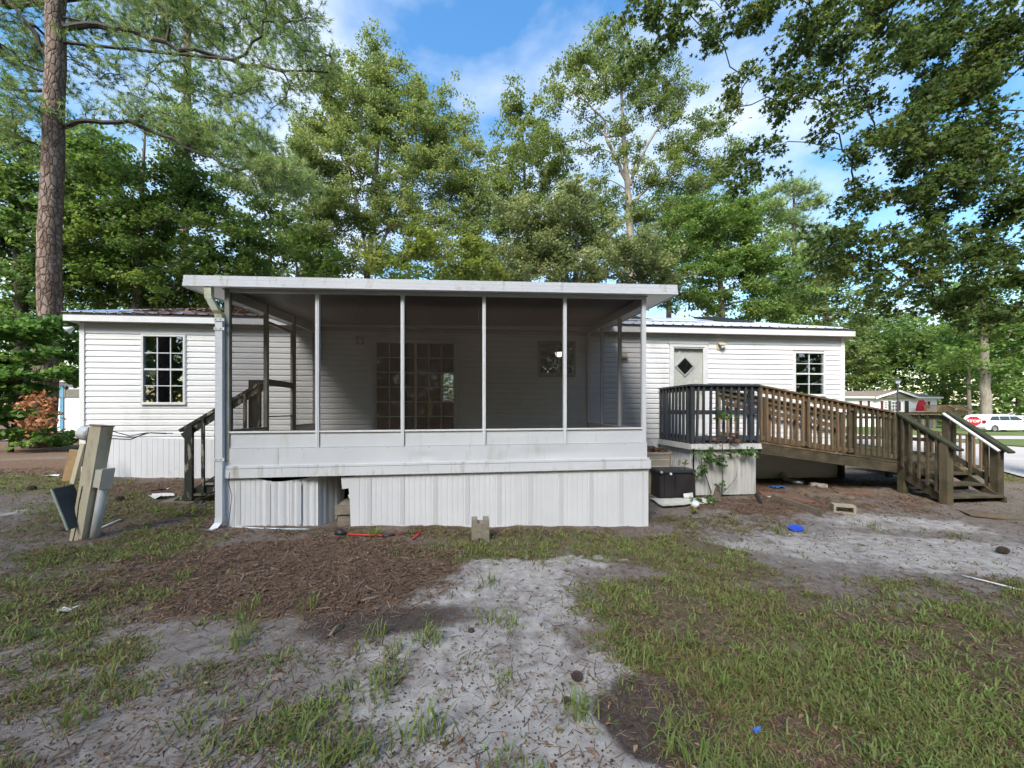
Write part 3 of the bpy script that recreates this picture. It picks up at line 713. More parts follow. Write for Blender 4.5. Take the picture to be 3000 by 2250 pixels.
for x, w, t, dt in ((3.45, 2.6, 0.62, 0.30), (-4.4, 2.2, 0.99, 0.4), (5.0, 1.9, 0.9, 0.3)):
    mb = MB(); a, b = on_roof(x, t - dt, 0.045), on_roof(x, t, 0.055)
    mb.add([a, a + Vector((w, 0, 0.0)), b + Vector((w, 0, 0)), b + Vector((-0.1, 0, 0)), a + Vector((0, 0, 0.01)), a + Vector((w, 0, 0.01)), b + Vector((w, 0, 0.01)), b + Vector((-0.1, 0, 0.01))],
           [(3, 2, 1, 0), (4, 5, 6, 7), (0, 1, 5, 4), (1, 2, 6, 5), (2, 3, 7, 6), (3, 0, 4, 7)])
    mb.build('loose_roof_sheet', M['roof_metal'] if x > 0 else M['roof_rust'], home)

# ---- windows
def make_window(op, cols, rows, label, glass, frame_m, fw=0.038, mw=0.017, proud=0.042, meet=None, curtain=None):
    x0, x1, z0, z1 = op
    fr = MB()
    y0, y1 = YW - proud, YW + 0.06
    fr.box(x0, x0 + fw, y0, y1, z0, z1); fr.box(x1 - fw, x1, y0, y1, z0, z1)
    fr.box(x0 + fw, x1 - fw, y0, y1, z1 - fw, z1); fr.box(x0 + fw, x1 - fw, y0, y1, z0, z0 + fw)
    w = fr.build('window', frame_m, home); w['label'] = label
    ix0, ix1, iz0, iz1 = x0 + fw, x1 - fw, z0 + fw, z1 - fw
    cw, ch = (ix1 - ix0) / cols, (iz1 - iz0) / rows
    yg = YW - 0.004
    for i in range(1, cols):
        MB().box(ix0 + i * cw - mw / 2, ix0 + i * cw + mw / 2, yg - 0.016, yg + 0.016, iz0, iz1).build('muntin', frame_m, w)
    for j in range(1, rows):
        t = mw * (2.1 if meet == j else 1)
        for i in range(cols):
            MB().box(ix0 + i * cw + (mw / 2 if i else 0), ix0 + (i + 1) * cw - (mw / 2 if i < cols - 1 else 0), yg - 0.014 - (0.008 if meet == j else 0), yg + 0.014,
                     iz0 + j * ch - t / 2, iz0 + j * ch + t / 2).build('meeting_rail' if meet == j else 'muntin', frame_m, w)
    for i in range(cols):
        for j in range(rows):
            MB().box(ix0 + i * cw, ix0 + (i + 1) * cw, yg - 0.003, yg + 0.003, iz0 + j * ch, iz0 + (j + 1) * ch).build('pane', glass, w)
    MB().box(x0 - 0.012, x1 + 0.012, y0 - 0.014, y0 - 0.001, z0 - 0.012, z0 + 0.02).build('sill', frame_m, w)
    MB().box(x0 - 0.015, x0 - 0.001, YW - 0.03, YW + 0.02, z0, z1).build('casing', frame_m, w)
    MB().box(x1 + 0.001, x1 + 0.015, YW - 0.03, YW + 0.02, z0, z1).build('casing', frame_m, w)
    if curtain:
        mb = MB(); xa, xb = curtain
        pts = [(xa + (xb - xa) * t / 12, YW + 0.13 + 0.02 * sin(t * 2.2), 0) for t in range(13)]
        for i in range(12):
            a, b = pts[i], pts[i + 1]
            mb.add([(a[0], a[1], z0 - 0.1), (b[0], b[1], z0 - 0.1), (b[0], b[1], z1), (a[0], a[1], z1)], [(0, 1, 2, 3)])
        mb.build('curtain', M['curtain'], w)
    return w
o = openings['left']
make_window(o, 3, 4, 'tall twelve pane sash window left of the porch', M['glass'], M['frame_white'], meet=2, curtain=(o[0] + 0.0, o[0] + 0.16))
o = openings['right']
make_window(o, 2, 4, 'eight pane sash window near the right end of the home', M['glass'], M['frame_white'], meet=2, fw=0.04, mw=0.016)
o = openings['kitchen']
make_window(o, 2, 4, 'small dark window inside the screened porch', M['glass'], M['frame_alu'], fw=0.04, mw=0.014, proud=0.03)
# a lit ceiling lamp hangs in the room behind the small window; its fitting is a thing of its own
kx = at(1637, 1040, 10.4)
lamp = thing('ceiling_lamp', 'small lit round lamp seen through the dark porch window', 'lamp', (kx.x, kx.y, kx.z))
MB().tube([(kx.x, kx.y, ZEAVE - 0.06), (kx.x, kx.y, kx.z + 0.07)], 0.012, 6).build('stem', M['frame_alu'], lamp)
MB().lathe([(0.0, 0.09), (0.13, 0.085), (0.14, 0.07), (0.05, 0.07)], kx, 14).build('canopy', M['frame_alu'], lamp)
MB().lathe([(0.02, -0.055), (0.06, -0.045), (0.085, -0.015), (0.088, 0.03), (0.08, 0.068)], kx, 14).build('shade', M['lamp_glow'], lamp, True)

# ---- sliding patio door
x0, x1, z0, z1 = openings['patio']
pd = MB()
for a, b, c, d in ((x0, x0 + 0.06, z0, z1), (x1 - 0.06, x1, z0, z1)): pd.box(a, b, YW - 0.04, YW + 0.09, c, d)
pd.box(x0 + 0.06, x1 - 0.06, YW - 0.04, YW + 0.09, z1 - 0.06, z1); pd.box(x0 + 0.06, x1 - 0.06, YW - 0.04, YW + 0.09, z0, z0 + 0.05)
pdo = pd.build('patio_door', M['frame_white'], home); pdo['label'] = 'wide sliding glass door with a white grid inside the porch'
ix0, ix1, iz0, iz1 = x0 + 0.06, x1 - 0.06, z0 + 0.05, z1 - 0.06
xm = ix0 + (ix1 - ix0) * 0.497
for (a, b, yy) in ((ix0, xm + 0.03, YW + 0.02), (xm - 0.03, ix1, YW + 0.055)):
    st = MB(); st.box(a, a + 0.045, yy - 0.015, yy + 0.015, iz0, iz1); st.box(b - 0.045, b, yy - 0.015, yy + 0.015, iz0, iz1)
    st.box(a + 0.045, b - 0.045, yy - 0.015, yy + 0.015, iz0, iz0 + 0.06); st.box(a + 0.045, b - 0.045, yy - 0.015, yy + 0.015, iz1 - 0.05, iz1)
    st.build('door_leaf', M['frame_white'], pdo)
    gx0, gx1, gz0, gz1 = a + 0.045, b - 0.045, iz0 + 0.06, iz1 - 0.05
    for i in range(1, 3):
        xx = gx0 + (gx1 - gx0) * i / 3; MB().box(xx - 0.009, xx + 0.009, yy - 0.010, yy + 0.010, gz0, gz1).build('muntin', M['frame_white'], pdo)
    for j in range(1, 6):
        zz = gz0 + (gz1 - gz0) * j / 6
        for i in range(3):
            xa = gx0 + (gx1 - gx0) * i / 3 + (0.009 if i else 0); xb = gx0 + (gx1 - gx0) * (i + 1) / 3 - (0.009 if i < 2 else 0)
            MB().box(xa, xb, yy - 0.009, yy + 0.009, zz - 0.009, zz + 0.009).build('muntin', M['frame_white'], pdo)
    for i in range(3):
        for j in range(6):
            MB().box(gx0 + (gx1 - gx0) * i / 3, gx0 + (gx1 - gx0) * (i + 1) / 3, yy - 0.002, yy + 0.002, gz0 + (gz1 - gz0) * j / 6, gz0 + (gz1 - gz0) * (j + 1) / 6).build('pane', M['patio_glass'], pdo)
# back window of the same room
bx0, bx1, bz0, bz1 = back_window
bw = MB()
for a, b, c, d in ((bx0, bx0 + 0.04, bz0, bz1), (bx1 - 0.04, bx1, bz0, bz1), (bx0 + 0.04, bx1 - 0.04, bz0, bz0 + 0.04), (bx0 + 0.04, bx1 - 0.04, bz1 - 0.04, bz1), (bx0 + 0.04, bx1 - 0.04, (bz0 + bz1) / 2 - 0.02, (bz0 + bz1) / 2 + 0.02)):
    bw.box(a, b, YB - 0.1, YB - 0.04, c, d)
bw.build('window', M['frame_white'], home)['label'] = 'far window seen through the patio door'

# ---- entry door behind the landing: storm door over a pale door with a diamond light
x0, x1, z0, z1 = openings['door']
dr = MB()
for a, b in ((x0, x0 + 0.075), (x1 - 0.075, x1)): dr.box(a, b, YW - 0.045, YW + 0.06, z0, z1)
dr.box(x0 + 0.075, x1 - 0.075, YW - 0.045, YW + 0.06, z1 - 0.065, z1)
drip_cap = MB().box(x0 - 0.02, x1 + 0.02, YW - 0.055, YW - 0.002, z1 + 0.002, z1 + 0.018)
edoor = dr.build('entry_door', M['frame_white'], home); edoor['label'] = 'pale entry door with a diamond light behind storm glass'
drip_cap.build('drip_cap', M['soffit'], edoor)
dx0, dx1 = x0 + 0.075, x1 - 0.075
MB().box(dx0 + 0.002, dx1 - 0.002, YW + 0.045, YW + 0.085, z0, z1 - 0.067).build('door_slab', M['door_paint'], edoor)
dc = Vector((dx0 + (dx1 - dx0) * 0.42, YW + 0.04, z1 - 0.50)); dr_ = 0.195
fr = MB()
pts_o = [dc + Vector((0, 0, dr_ + 0.04)), dc + Vector((dr_ + 0.04, 0, 0)), dc + Vector((0, 0, -dr_ - 0.04)), dc + Vector((-dr_ - 0.04, 0, 0))]
pts_i = [dc + Vector((0, 0, dr_)), dc + Vector((dr_, 0, 0)), dc + Vector((0, 0, -dr_)), dc + Vector((-dr_, 0, 0))]
for i in range(4):
    j = (i + 1) % 4
    f0 = [pts_o[i], pts_o[j], pts_i[j], pts_i[i]]
    fr.add([p + Vector((0, -0.02, 0)) for p in f0] + [p + Vector((0, 0.004, 0)) for p in f0], [(3, 2, 1, 0), (4, 5, 6, 7), (0, 1, 5, 4), (1, 2, 6, 5), (2, 3, 7, 6), (3, 0, 4, 7)])
fr.build('diamond_frame', M['frame_white'], edoor)
M['dark_glass'] = mkmat('dark_door_glass', (0.012, 0.013, 0.013), (0.02, 0.02, 0.02), 6, rough=0.06, spec=0.6)
MB().add([p + Vector((0, -0.008, 0)) for p in pts_i] + [p + Vector((0, 0.003, 0)) for p in pts_i], [(3, 2, 1, 0), (4, 5, 6, 7), (0, 1, 5, 4), (1, 2, 6, 5), (2, 3, 7, 6), (3, 0, 4, 7)]).build('diamond_pane', M['dark_glass'], edoor)
MB().lathe([(0.012, 0.0), (0.012, 0.03), (0.028, 0.035), (0.032, 0.055), (0.02, 0.07), (0.0, 0.072)], (dx1 - 0.075, YW + 0.045, z1 - 0.93), 12, (0, -1, 0)).build('door_knob', M['duct'], edoor, True)
sg = MB()
for a, b, c, d in ((dx0, dx0 + 0.03, z0, z1 - 0.067), (dx1 - 0.03, dx1, z0, z1 - 0.067), (dx0 + 0.03, dx1 - 0.03, z1 - 0.095, z1 - 0.067), (dx0 + 0.03, dx1 - 0.03, z0, z0 + 0.35)):
    sg.box(a, b, YW - 0.03, YW - 0.008, c, d)
sg.build('storm_door_frame', M['frame_white'], edoor)
MB().box(dx0 + 0.03, dx1 - 0.03, YW - 0.022, YW - 0.016, z0 + 0.35, z1 - 0.095).build('storm_glass', M['storm_glass'], edoor)
MB().beam((dx1 - 0.045, YW - 0.04, z1 - 1.02), (dx1 - 0.10, YW - 0.04, z1 - 1.02), 0.02, 0.02).build('latch', M['dark'], edoor)

# ---- outdoor light fittings and a dryer vent on the wall
def wall_light(c, label):
    o = MB().box(c.x - 0.085, c.x + 0.085, YW - 0.032, YW - 0.024, c.z - 0.09, c.z + 0.09).build('wall_light', M['fixture'], home); o['label'] = label
    MB().add([(c.x - 0.075, YW - 0.034, c.z + 0.085), (c.x + 0.075, YW - 0.034, c.z + 0.085), (c.x + 0.085, YW - 0.12, c.z + 0.03), (c.x - 0.065, YW - 0.12, c.z + 0.03),
              (c.x - 0.075, YW - 0.034, c.z + 0.075), (c.x + 0.075, YW - 0.034, c.z + 0.075), (c.x + 0.085, YW - 0.12, c.z + 0.0), (c.x - 0.065, YW - 0.12, c.z + 0.0)],
             [(0, 1, 2, 3), (7, 6, 5, 4), (0, 4, 5, 1), (1, 5, 6, 2), (2, 6, 7, 3), (3, 7, 4, 0)]).build('hood', M['fixture'], o)
    MB().lathe([(0.0, -0.05), (0.03, -0.04), (0.04, -0.005), (0.03, 0.025), (0.02, 0.03), (0.02, 0.05)], (c.x + 0.02, YW - 0.075, c.z - 0.02), 10).build('bulb', M['white_plastic'], o, True)
wall_light(at(2108, 1014, YW), 'beige floodlight right of the entry door')
wall_light(at(1056, 998, YW), 'porch light left of the sliding door')
c = at(1824, 1043, YW)
v = MB().box(c.x - 0.095, c.x + 0.095, YW - 0.032, YW - 0.024, c.z - 0.08, c.z + 0.065).build('dryer_vent', M['fixture'], home); v['label'] = 'tan hooded vent on the wall right of the porch'
MB().add([(c.x - 0.08, YW - 0.035, c.z + 0.05), (c.x + 0.08, YW - 0.035, c.z + 0.05), (c.x + 0.08, YW - 0.11, c.z - 0.02), (c.x - 0.08, YW - 0.11, c.z - 0.02),
          (c.x - 0.08, YW - 0.035, c.z - 0.05), (c.x + 0.08, YW - 0.035, c.z - 0.05), (c.x + 0.08, YW - 0.11, c.z - 0.05), (c.x - 0.08, YW - 0.11, c.z - 0.05)],
         [(0, 1, 2, 3), (3, 2, 6, 7), (0, 3, 7, 4), (1, 5, 6, 2), (4, 7, 6, 5), (0, 4, 5, 1)]).build('hood', M['fixture'], v)
# small lamp at the left corner
c = at(208, 955, YW + 0.1); c.x = HX0 - 0.02
fl = MB().tube([(c.x, YW + 0.1, 3.40), (c.x - 0.10, YW + 0.02, 3.36), (c.x - 0.12, YW - 0.02, 3.30)], 0.015, 6).build('corner_lamp', M['cable'], home)
fl['label'] = 'small white spotlight under the left eave'
MB().lathe([(0.025, 0.0), (0.05, 0.06), (0.08, 0.11), (0.078, 0.115), (0.02, 0.02)], (c.x - 0.11, YW - 0.02, 3.33), 12, (-0.7, -0.4, -0.6)).build('lamp_shade', M['white_plastic'], fl, True)

# ---- skirting: ribbed panels from the ground to the siding, top edge sagging as in the photo
def skirt_panel_mesh(pts, zb, zt, thick=0.006):
    """pts: plan polyline (x, y); zb, zt: bottom/top height per point"""
    mb = MB(); n = len(pts); vs = []
    for i, (x, y) in enumerate(pts):
        vs += [(x, y, zb[i]), (x, y, zt[i]), (x, y + thick, zb[i]), (x, y + thick, zt[i])]
    fs = []
    for i in range(n - 1):
        a, b = 4 * i, 4 * i + 4
        fs += [(a, b, b + 1, a + 1), (a + 2, a + 3, b + 3, b + 2), (a + 1, b + 1, b + 3, a + 3), (a, a + 2, b + 2, b)]
    fs += [(0, 1, 3, 2), (4 * n - 4, 4 * n - 2, 4 * n - 1, 4 * n - 3)]
    mb.add(vs, fs); return mb
def rib_profile(x0, w, y, nrib=5, d=0.004):
    pts = []; s = w / nrib
    for i in range(nrib):
        a = x0 + i * s
        pts += [(a, y), (a + s * 0.80, y), (a + s * 0.86, y + d), (a + s * 0.94, y + d)]
    pts.append((x0 + w, y)); return pts
def run_skirt(xa, xb, y, ztop, mat, parent, w=0.406, nrib=4, name='skirt_panel'):
    x = xa
    while x < xb - 0.02:
        x2 = min(xb, x + w)
        pts = rib_profile(x, x2 - x - 0.002, y, nrib)
        skirt_panel_mesh(pts, [gz(p[0], p[1]) - 0.06 for p in pts], [ztop(p[0]) for p in pts]).build(name, mat, parent)
        x = x2
def left_top(x): return 1.075 + 0.14 * max(0.0, min(1.0, (-4.2 - x) / 3.6)) ** 1.5
run_skirt(HX0 + 0.02, -3.30, YW - 0.035, left_top, M['skirt'], home)
run_skirt(2.6, 4.10, YW - 0.03, lambda x: 1.045, M['skirt'], home)
run_skirt(4.10, HX1 - 0.01, YW - 0.03, lambda x: 1.05, M['skirt_old'], home)
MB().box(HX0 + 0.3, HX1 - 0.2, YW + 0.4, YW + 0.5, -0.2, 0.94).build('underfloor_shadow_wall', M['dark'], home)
MB().box(HX0 + 0.02, HX0 + 0.03, YW, YB, 0.0, 1.05).build('skirt_panel', M['skirt'], home)
MB().box(HX1 - 0.03, HX1 - 0.02, YW, YB, -0.15, 1.05).build('skirt_panel', M['skirt_old'], home)
# ================================================================ SCREENED PORCH
YP = 5.55
PX = [-3.336, -2.17, -1.023, 0.12, 1.30, 2.50]
porch = thing('screened_porch', 'white aluminium screened porch with flat roof on the front of the home', 'porch', (-0.4, YP, 0.0))
def lv(x, zl, zr): return zl + (zr - zl) * (x - PX[0]) / (PX[-1] - PX[0])    # the porch leans: left lower than right
ZSILL = lambda x: lv(x, 1.408, 1.440)
ZKICK = lambda x: lv(x, 1.177, 1.212)
ZBAND = lambda x: lv(x, 0.935, 0.985)
ZTRIM = lambda x: lv(x, 0.780, 0.830)
ZHEAD = lambda x: lv(x, 3.292, 3.356)
def roof_z(x, y): return lv(x, 3.335, 3.402) + 0.045 * (y - YP)               # underside of the roof
def slab(mb, x0, x1, y0, y1, zf0, zf1):
    c = [(x0, y0), (x1, y0), (x1, y1), (x0, y1)]
    mb.add([(x, y, zf0(x, y)) for x, y in c] + [(x, y, zf1(x, y)) for x, y in c],
           [(0, 3, 2, 1), (4, 5, 6, 7), (0, 1, 5, 4), (1, 2, 6, 5), (2, 3, 7, 6), (3, 0, 4, 7)])
    return mb
RX0, RX1, RY0, RY1 = -3.80, 2.955, 5.42, 8.36
# roof of long insulated pans, each its own panel
npan = 7
for i in range(npan):
    a = RX0 + 0.03 + (RX1 - RX0 - 0.06) * i / npan; b = RX0 + 0.03 + (RX1 - RX0 - 0.06) * (i + 1) / npan
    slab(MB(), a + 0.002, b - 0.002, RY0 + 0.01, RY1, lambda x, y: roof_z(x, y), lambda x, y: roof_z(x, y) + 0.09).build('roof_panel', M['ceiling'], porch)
# gutter fascia: three stepped bands
f0 = lambda x, y: lv(x, 3.318, 3.385)
for k, (za, zb, yy) in enumerate(((0.0, 0.046, RY0 - 0.014), (0.051, 0.097, RY0 - 0.004), (0.102, 0.150, RY0 + 0.004))):
    slab(MB(), RX0, RX1, yy - 0.02, RY0 + 0.04, lambda x, y: f0(x, y) + za, lambda x, y: f0(x, y) + zb).build('gutter_band', M['alu_fascia'], porch)
slab(MB(), RX0, RX1, RY0 - 0.04, RY0 - 0.026, lambda x, y: f0(x, y) + 0.002, lambda x, y: f0(x, y) + 0.014).build('gutter_lip', M['alu'], porch)
for xa in (RX0, RX1 - 0.02):
    slab(MB(), xa, xa + 0.02, RY0 + 0.042, RY1, lambda x, y: roof_z(x, y) - 0.02, lambda x, y: roof_z(x, y) + 0.11).build('side_fascia', M['alu_fascia'], porch)
slab(MB(), RX0 + 0.02, PX[0] - 0.05, RY0 + 0.045, RY1 - 0.1, lambda x, y: roof_z(x, y) - 0.012, lambda x, y: roof_z(x, y) - 0.003).build('overhang_soffit', M['alu'], porch)
slab(MB(), PX[-1] + 0.05, RX1 - 0.02, RY0 + 0.045, RY1 - 0.1, lambda x, y: roof_z(x, y) - 0.012, lambda x, y: roof_z(x, y) - 0.003).build('overhang_soffit', M['alu'], porch)
# front frame
slab(MB(), PX[0] - 0.03, PX[-1] + 0.03, YP - 0.028, YP + 0.028, lambda x, y: ZHEAD(x), lambda x, y: roof_z(x, YP) - 0.004).build('header', M['alu'], porch)
for i, x in enumerate(PX):
    w = 0.030 if i in (0, 5) else 0.024
    if i in (0, 5):
        MB().box(x - w, x + w, YP - 0.032, YP + 0.03, 1.0, ZHEAD(x) + 0.04).build('corner_post', M['alu'] if i else M['bronze'], porch)
    else:
        MB().box(x - w, x + w, YP - 0.036, YP + 0.022, ZKICK(x) - 0.006, ZHEAD(x) - 0.001).build('mullion', M['alu'], porch)
        MB().box(x - 0.007, x + 0.007, YP - 0.041, YP - 0.0365, ZKICK(x), ZHEAD(x) - 0.01).build('cover_strip', M['trim'], porch)
for i in range(5):
    a, b = PX[i] + 0.03, PX[i + 1] - 0.025
    # screen cloth, sill, kick panel
    mb = MB()
    N = 8
    for j in range(N):
        xa, xb = a + (b - a) * j / N, a + (b - a) * (j + 1) / N
        ya = YP + 0.006 + 0.004 * sin(j * 1.3 + i); yb = YP + 0.006 + 0.004 * sin((j + 1) * 1.3 + i)
        mb.add([(xa, ya, ZSILL(xa)), (xb, yb, ZSILL(xb)), (xb, yb, ZHEAD(xb)), (xa, ya, ZHEAD(xa))], [(0, 1, 2, 3)])
    mb.build('screen_panel', M['screen'], porch)
    slab(MB(), a, b, YP - 0.034, YP + 0.022, lambda x, y: ZSILL(x) - 0.022, lambda x, y: ZSILL(x)).build('sill', M['trim'], porch)
    slab(MB(), a, b, YP - 0.012, YP + 0.012, lambda x, y: ZKICK(x) + 0.012, lambda x, y: ZSILL(x) - 0.023).build('kick_panel', M['alu'], porch)
    slab(MB(), a, b, YP - 0.022, YP + 0.020, lambda x, y: ZKICK(x), lambda x, y: ZKICK(x) + 0.011).build('kick_rail', M['alu'], porch)
# band of wide sheet metal below the screens, dented in the middle
def band(xa, xb, name):
    mb = MB(); NX, NZ = int((xb - xa) / 0.06) + 2, 6; vs = []
    for j in range(NZ + 1):
        for i in range(NX + 1):
            x = xa + (xb - xa) * i / NX; t = j / NZ
            z = ZBAND(x) + (ZKICK(x) - 0.002 - ZBAND(x)) * t
            dent = 0.014 * math.exp(-((x + 0.72) / 0.12) ** 2 - ((t - 0.35) / 0.2) ** 2) + 0.010 * math.exp(-((x - 1.1) / 0.5) ** 2 - ((t - 0.4) / 0.3) ** 2)
            vs.append((x, YP - 0.030 + dent + 0.004 * (vnoise(np.array(x * 2.0), np.array(t * 2.0), 4) - 0.5), z))
    fs = [(j * (NX + 1) + i, j * (NX + 1) + i + 1, (j + 1) * (NX + 1) + i + 1, (j + 1) * (NX + 1) + i) for j in range(NZ) for i in range(NX)]
    mb.add(vs, fs); return mb.build(name, M['alu'], porch, True)
band(PX[0] - 0.03, -2.68, 'band_sheet'); band(-2.676, PX[-1] + 0.045, 'band_sheet')
slab(MB(), PX[0] - 0.02, PX[-1] + 0.04, YP - 0.01, YP + 0.05, lambda x, y: ZTRIM(x) + 0.01, lambda x, y: ZKICK(x) - 0.004).build('rim_joist', M['tan_wood'], porch)
slab(MB(), PX[0] - 0.045, PX[-1] + 0.075, YP - 0.046, YP - 0.0305, lambda x, y: ZBAND(x) - 0.028, lambda x, y: ZBAND(x) + 0.004).build('trim_cap', M['alu_fascia'], porch)
slab(MB(), PX[0] - 0.045, PX[-1] + 0.095, YP - 0.052, YP - 0.031, lambda x, y: ZTRIM(x), lambda x, y: ZBAND(x) - 0.034).build('trim_board', M['alu_fascia'], porch)
for i in range(10):                                               # rivets
    x = PX[0] + 0.4 + i * 0.57
    MB().lathe([(0.006, 0), (0.004, 0.004), (0.0, 0.005)], (x, YP - 0.030, ZKICK(x) - 0.02), 6, (0, -1, 0)).build('rivet', M['cable'], porch)
# porch floor of boards
nb = 19
for i in range(nb):
    y0 = YP + 0.03 + (YW - 0.06 - YP - 0.03) * i / nb; y1 = YP + 0.03 + (YW - 0.06 - YP - 0.03) * (i + 1) / nb
    MB().box(PX[0] + 0.03, PX[-1] - 0.03, y0 + 0.003, y1 - 0.003, 1.07, 1.105).build('floor_board', M['grey_board'], porch)
# side walls: posts at thirds, rails, kick panels, screens
def side(x, is_left):
    ys = [YP, YP + 0.945, YP + 1.89, YW - 0.05]
    s = 1 if is_left else -1
    fm = M['bronze'] if is_left else M['alu']
    for j, y in enumerate(ys[1:]):
        MB().box(x - 0.028, x + 0.028, y - 0.025, y + 0.025, 1.08, roof_z(x, y) - 0.004).build('side_post', fm, porch)
    top = lambda y: roof_z(x, y) - 0.14
    for j in range(3):
        y0, y1 = ys[j] + 0.026, ys[j + 1] - 0.026
        MB().add([(x - 0.025, y0, top(y0)), (x + 0.025, y0, top(y0)), (x + 0.025, y1, top(y1)), (x - 0.025, y1, top(y1)),
                  (x - 0.025, y0, roof_z(x, y0) - 0.004), (x + 0.025, y0, roof_z(x, y0) - 0.004), (x + 0.025, y1, roof_z(x, y1) - 0.004), (x - 0.025, y1, roof_z(x, y1) - 0.004)],
                 [(0, 3, 2, 1), (4, 5, 6, 7), (0, 1, 5, 4), (1, 2, 6, 5), (2, 3, 7, 6), (3, 0, 4, 7)]).build('side_header', M['alu'], porch)
        if is_left and j == 1: continue                            # the doorway
        MB().box(x - 0.026, x + 0.026, y0, y1, 1.405, 1.43).build('side_rail', fm, porch)
        MB().box(x - 0.012, x + 0.012, y0, y1, 1.06, 1.404).build('side_kick_panel', M['alu'], porch)
        mb = MB(); mb.add([(x, y0, 1.43), (x, y1, 1.43), (x, y1, top(y1)), (x, y0, top(y0))], [(0, 1, 2, 3)])
        mb.build('screen_panel', M['screen_side'], porch)
side(PX[0], True); side(PX[-1], False)
# screen door frame standing in the left doorway, its cloth gone
ya, yb = YP + 0.945 + 0.03, YP + 1.89 - 0.03
sdx = PX[0] - 0.01
sdm = MB().box(sdx - 0.018, sdx + 0.018, ya, ya + 0.045, 1.11, 3.14)
sdm.box(sdx - 0.018, sdx + 0.018, yb - 0.045, yb, 1.11, 3.14).box(sdx - 0.018, sdx + 0.018, ya + 0.045, yb - 0.045, 3.095, 3.14)
sdoor = sdm.build('screen_door', M['bronze'], porch); sdoor['label'] = 'empty screen door frame with dark cross rail on the porch side'
MB().box(sdx - 0.022, sdx + 0.022, ya + 0.046, yb - 0.046, 2.10, 2.20).build('cross_rail', M['dark_panel'], sdoor)
MB().box(sdx - 0.012, sdx + 0.012, ya + 0.046, yb - 0.046, 1.585, 1.605).build('push_bar', M['dark_panel'], sdoor)
# downspout: outlet elbow under the gutter, angled neck, straight pipe, kicked-out foot
dxs, dys = -3.405, YP - 0.055
xo, zo = -3.50, lv(PX[0], 3.318, 3.385)
def rect_pipe(path, w, d, name, mat):
    poly = [(-w / 2, -d / 2, 0), (w / 2, -d / 2, 0), (w / 2, d / 2, 0), (-w / 2, d / 2, 0)]
    return MB().sweep(poly, path).build(name, mat, spout)
spout = MB().sweep([(-0.045, -0.032, 0), (0.045, -0.032, 0), (0.045, 0.032, 0), (-0.045, 0.032, 0)], [(dxs, dys, 0.24), (dxs, dys, 2.92)]).build('downspout', M['alg_spout'], porch)
el = [(xo, RY0 + 0.005, zo), (xo, RY0 + 0.005, zo - 0.10), (xo + 0.008, RY0 + 0.008, zo - 0.15), (xo + 0.03, RY0 + 0.02, zo - 0.20), (dxs - 0.025, dys - 0.035, zo - 0.30), (dxs - 0.006, dys - 0.008, zo - 0.34), (dxs, dys, zo - 0.40)]
rect_pipe(el[:5], 0.088, 0.062, 'elbow', M['algae'])
rect_pipe(el[4:], 0.092, 0.066, 'lower_elbow', M['algae'])
for zc_ in (2.90, 2.78, 1.04):
    MB().box(dxs - 0.056, dxs + 0.075, dys - 0.040, dys - 0.034, zc_ - 0.02, zc_ + 0.02).build('strap', M['alu'], spout)
    for xx in (-0.03, 0.03):
        MB().lathe([(0.007, 0), (0.005, 0.004), (0, 0.005)], (dxs + xx, dys - 0.041, zc_), 6, (0, -1, 0)).build('screw', M['cable'], spout)
rect_pipe([(dxs, dys, 0.26), (dxs - 0.002, dys - 0.005, 0.20), (dxs - 0.03, dys - 0.05, 0.14), (dxs - 0.075, dys - 0.13, 0.105)], 0.094, 0.070, 'foot', M['alg_spout'])
# ---- porch skirting
def porch_panel(x0, w, ztop, y=YP - 0.012, mat=None, zb=None):
    nr = 6; s = w / nr; pts = []
    for i in range(nr):
        a = x0 + i * s
        pts += [(a, y + 0.002), (a + s * 0.70, y + 0.002), (a + s * 0.76, y + 0.006), (a + s * 0.94, y + 0.006)]
    pts.append((x0 + w - 0.001, y + 0.002))
    o = skirt_panel_mesh(pts, [gz(p[0], p[1]) - 0.05 for p in pts], [ztop(p[0]) for p in pts]).build('skirt_panel', M['skirt'], porch)
    # vented strip over one flute
    a = x0 + 2 * s
    z0 = gz(a, y) + 0.04
    MB().box(a + 0.004, a + s * 0.70 + 0.012, y - 0.001, y + 0.0018, z0, ztop(a) - 0.004).build('vent_strip', M['vent'], o)
    return o
topz = lambda x: ZTRIM(x) - 0.006
# right of the gap: a torn first panel then whole ones
xg = -1.86
pts = [(xg, 0.76), (xg + 0.015, 0.60), (xg + 0.10, 0.61), (xg + 0.11, 0.53), (xg + 0.09, 0.51), (xg + 0.115, 0.46), (xg + 0.13, 0.05), (xg + 0.19, 0.04), (xg + 0.19, 0.775)]
mb = MB(); n = len(pts); yy = YP - 0.010
mb.add([(x, yy, z) for x, z in pts] + [(x, yy + 0.006, z) for x, z in pts], [tuple(range(n)), tuple(reversed(range(n, 2 * n)))] + [(i, i + n, (i + 1) % n + n, (i + 1) % n) for i in range(n)])
mb.build('torn_skirt_panel', M['skirt'], porch)
x = xg + 0.19; W_P = 0.4545
while x < PX[-1] + 0.07:
    w = min(W_P, PX[-1] + 0.075 - x)
    if w < 0.1: break
    porch_panel(x, w, topz); x += W_P
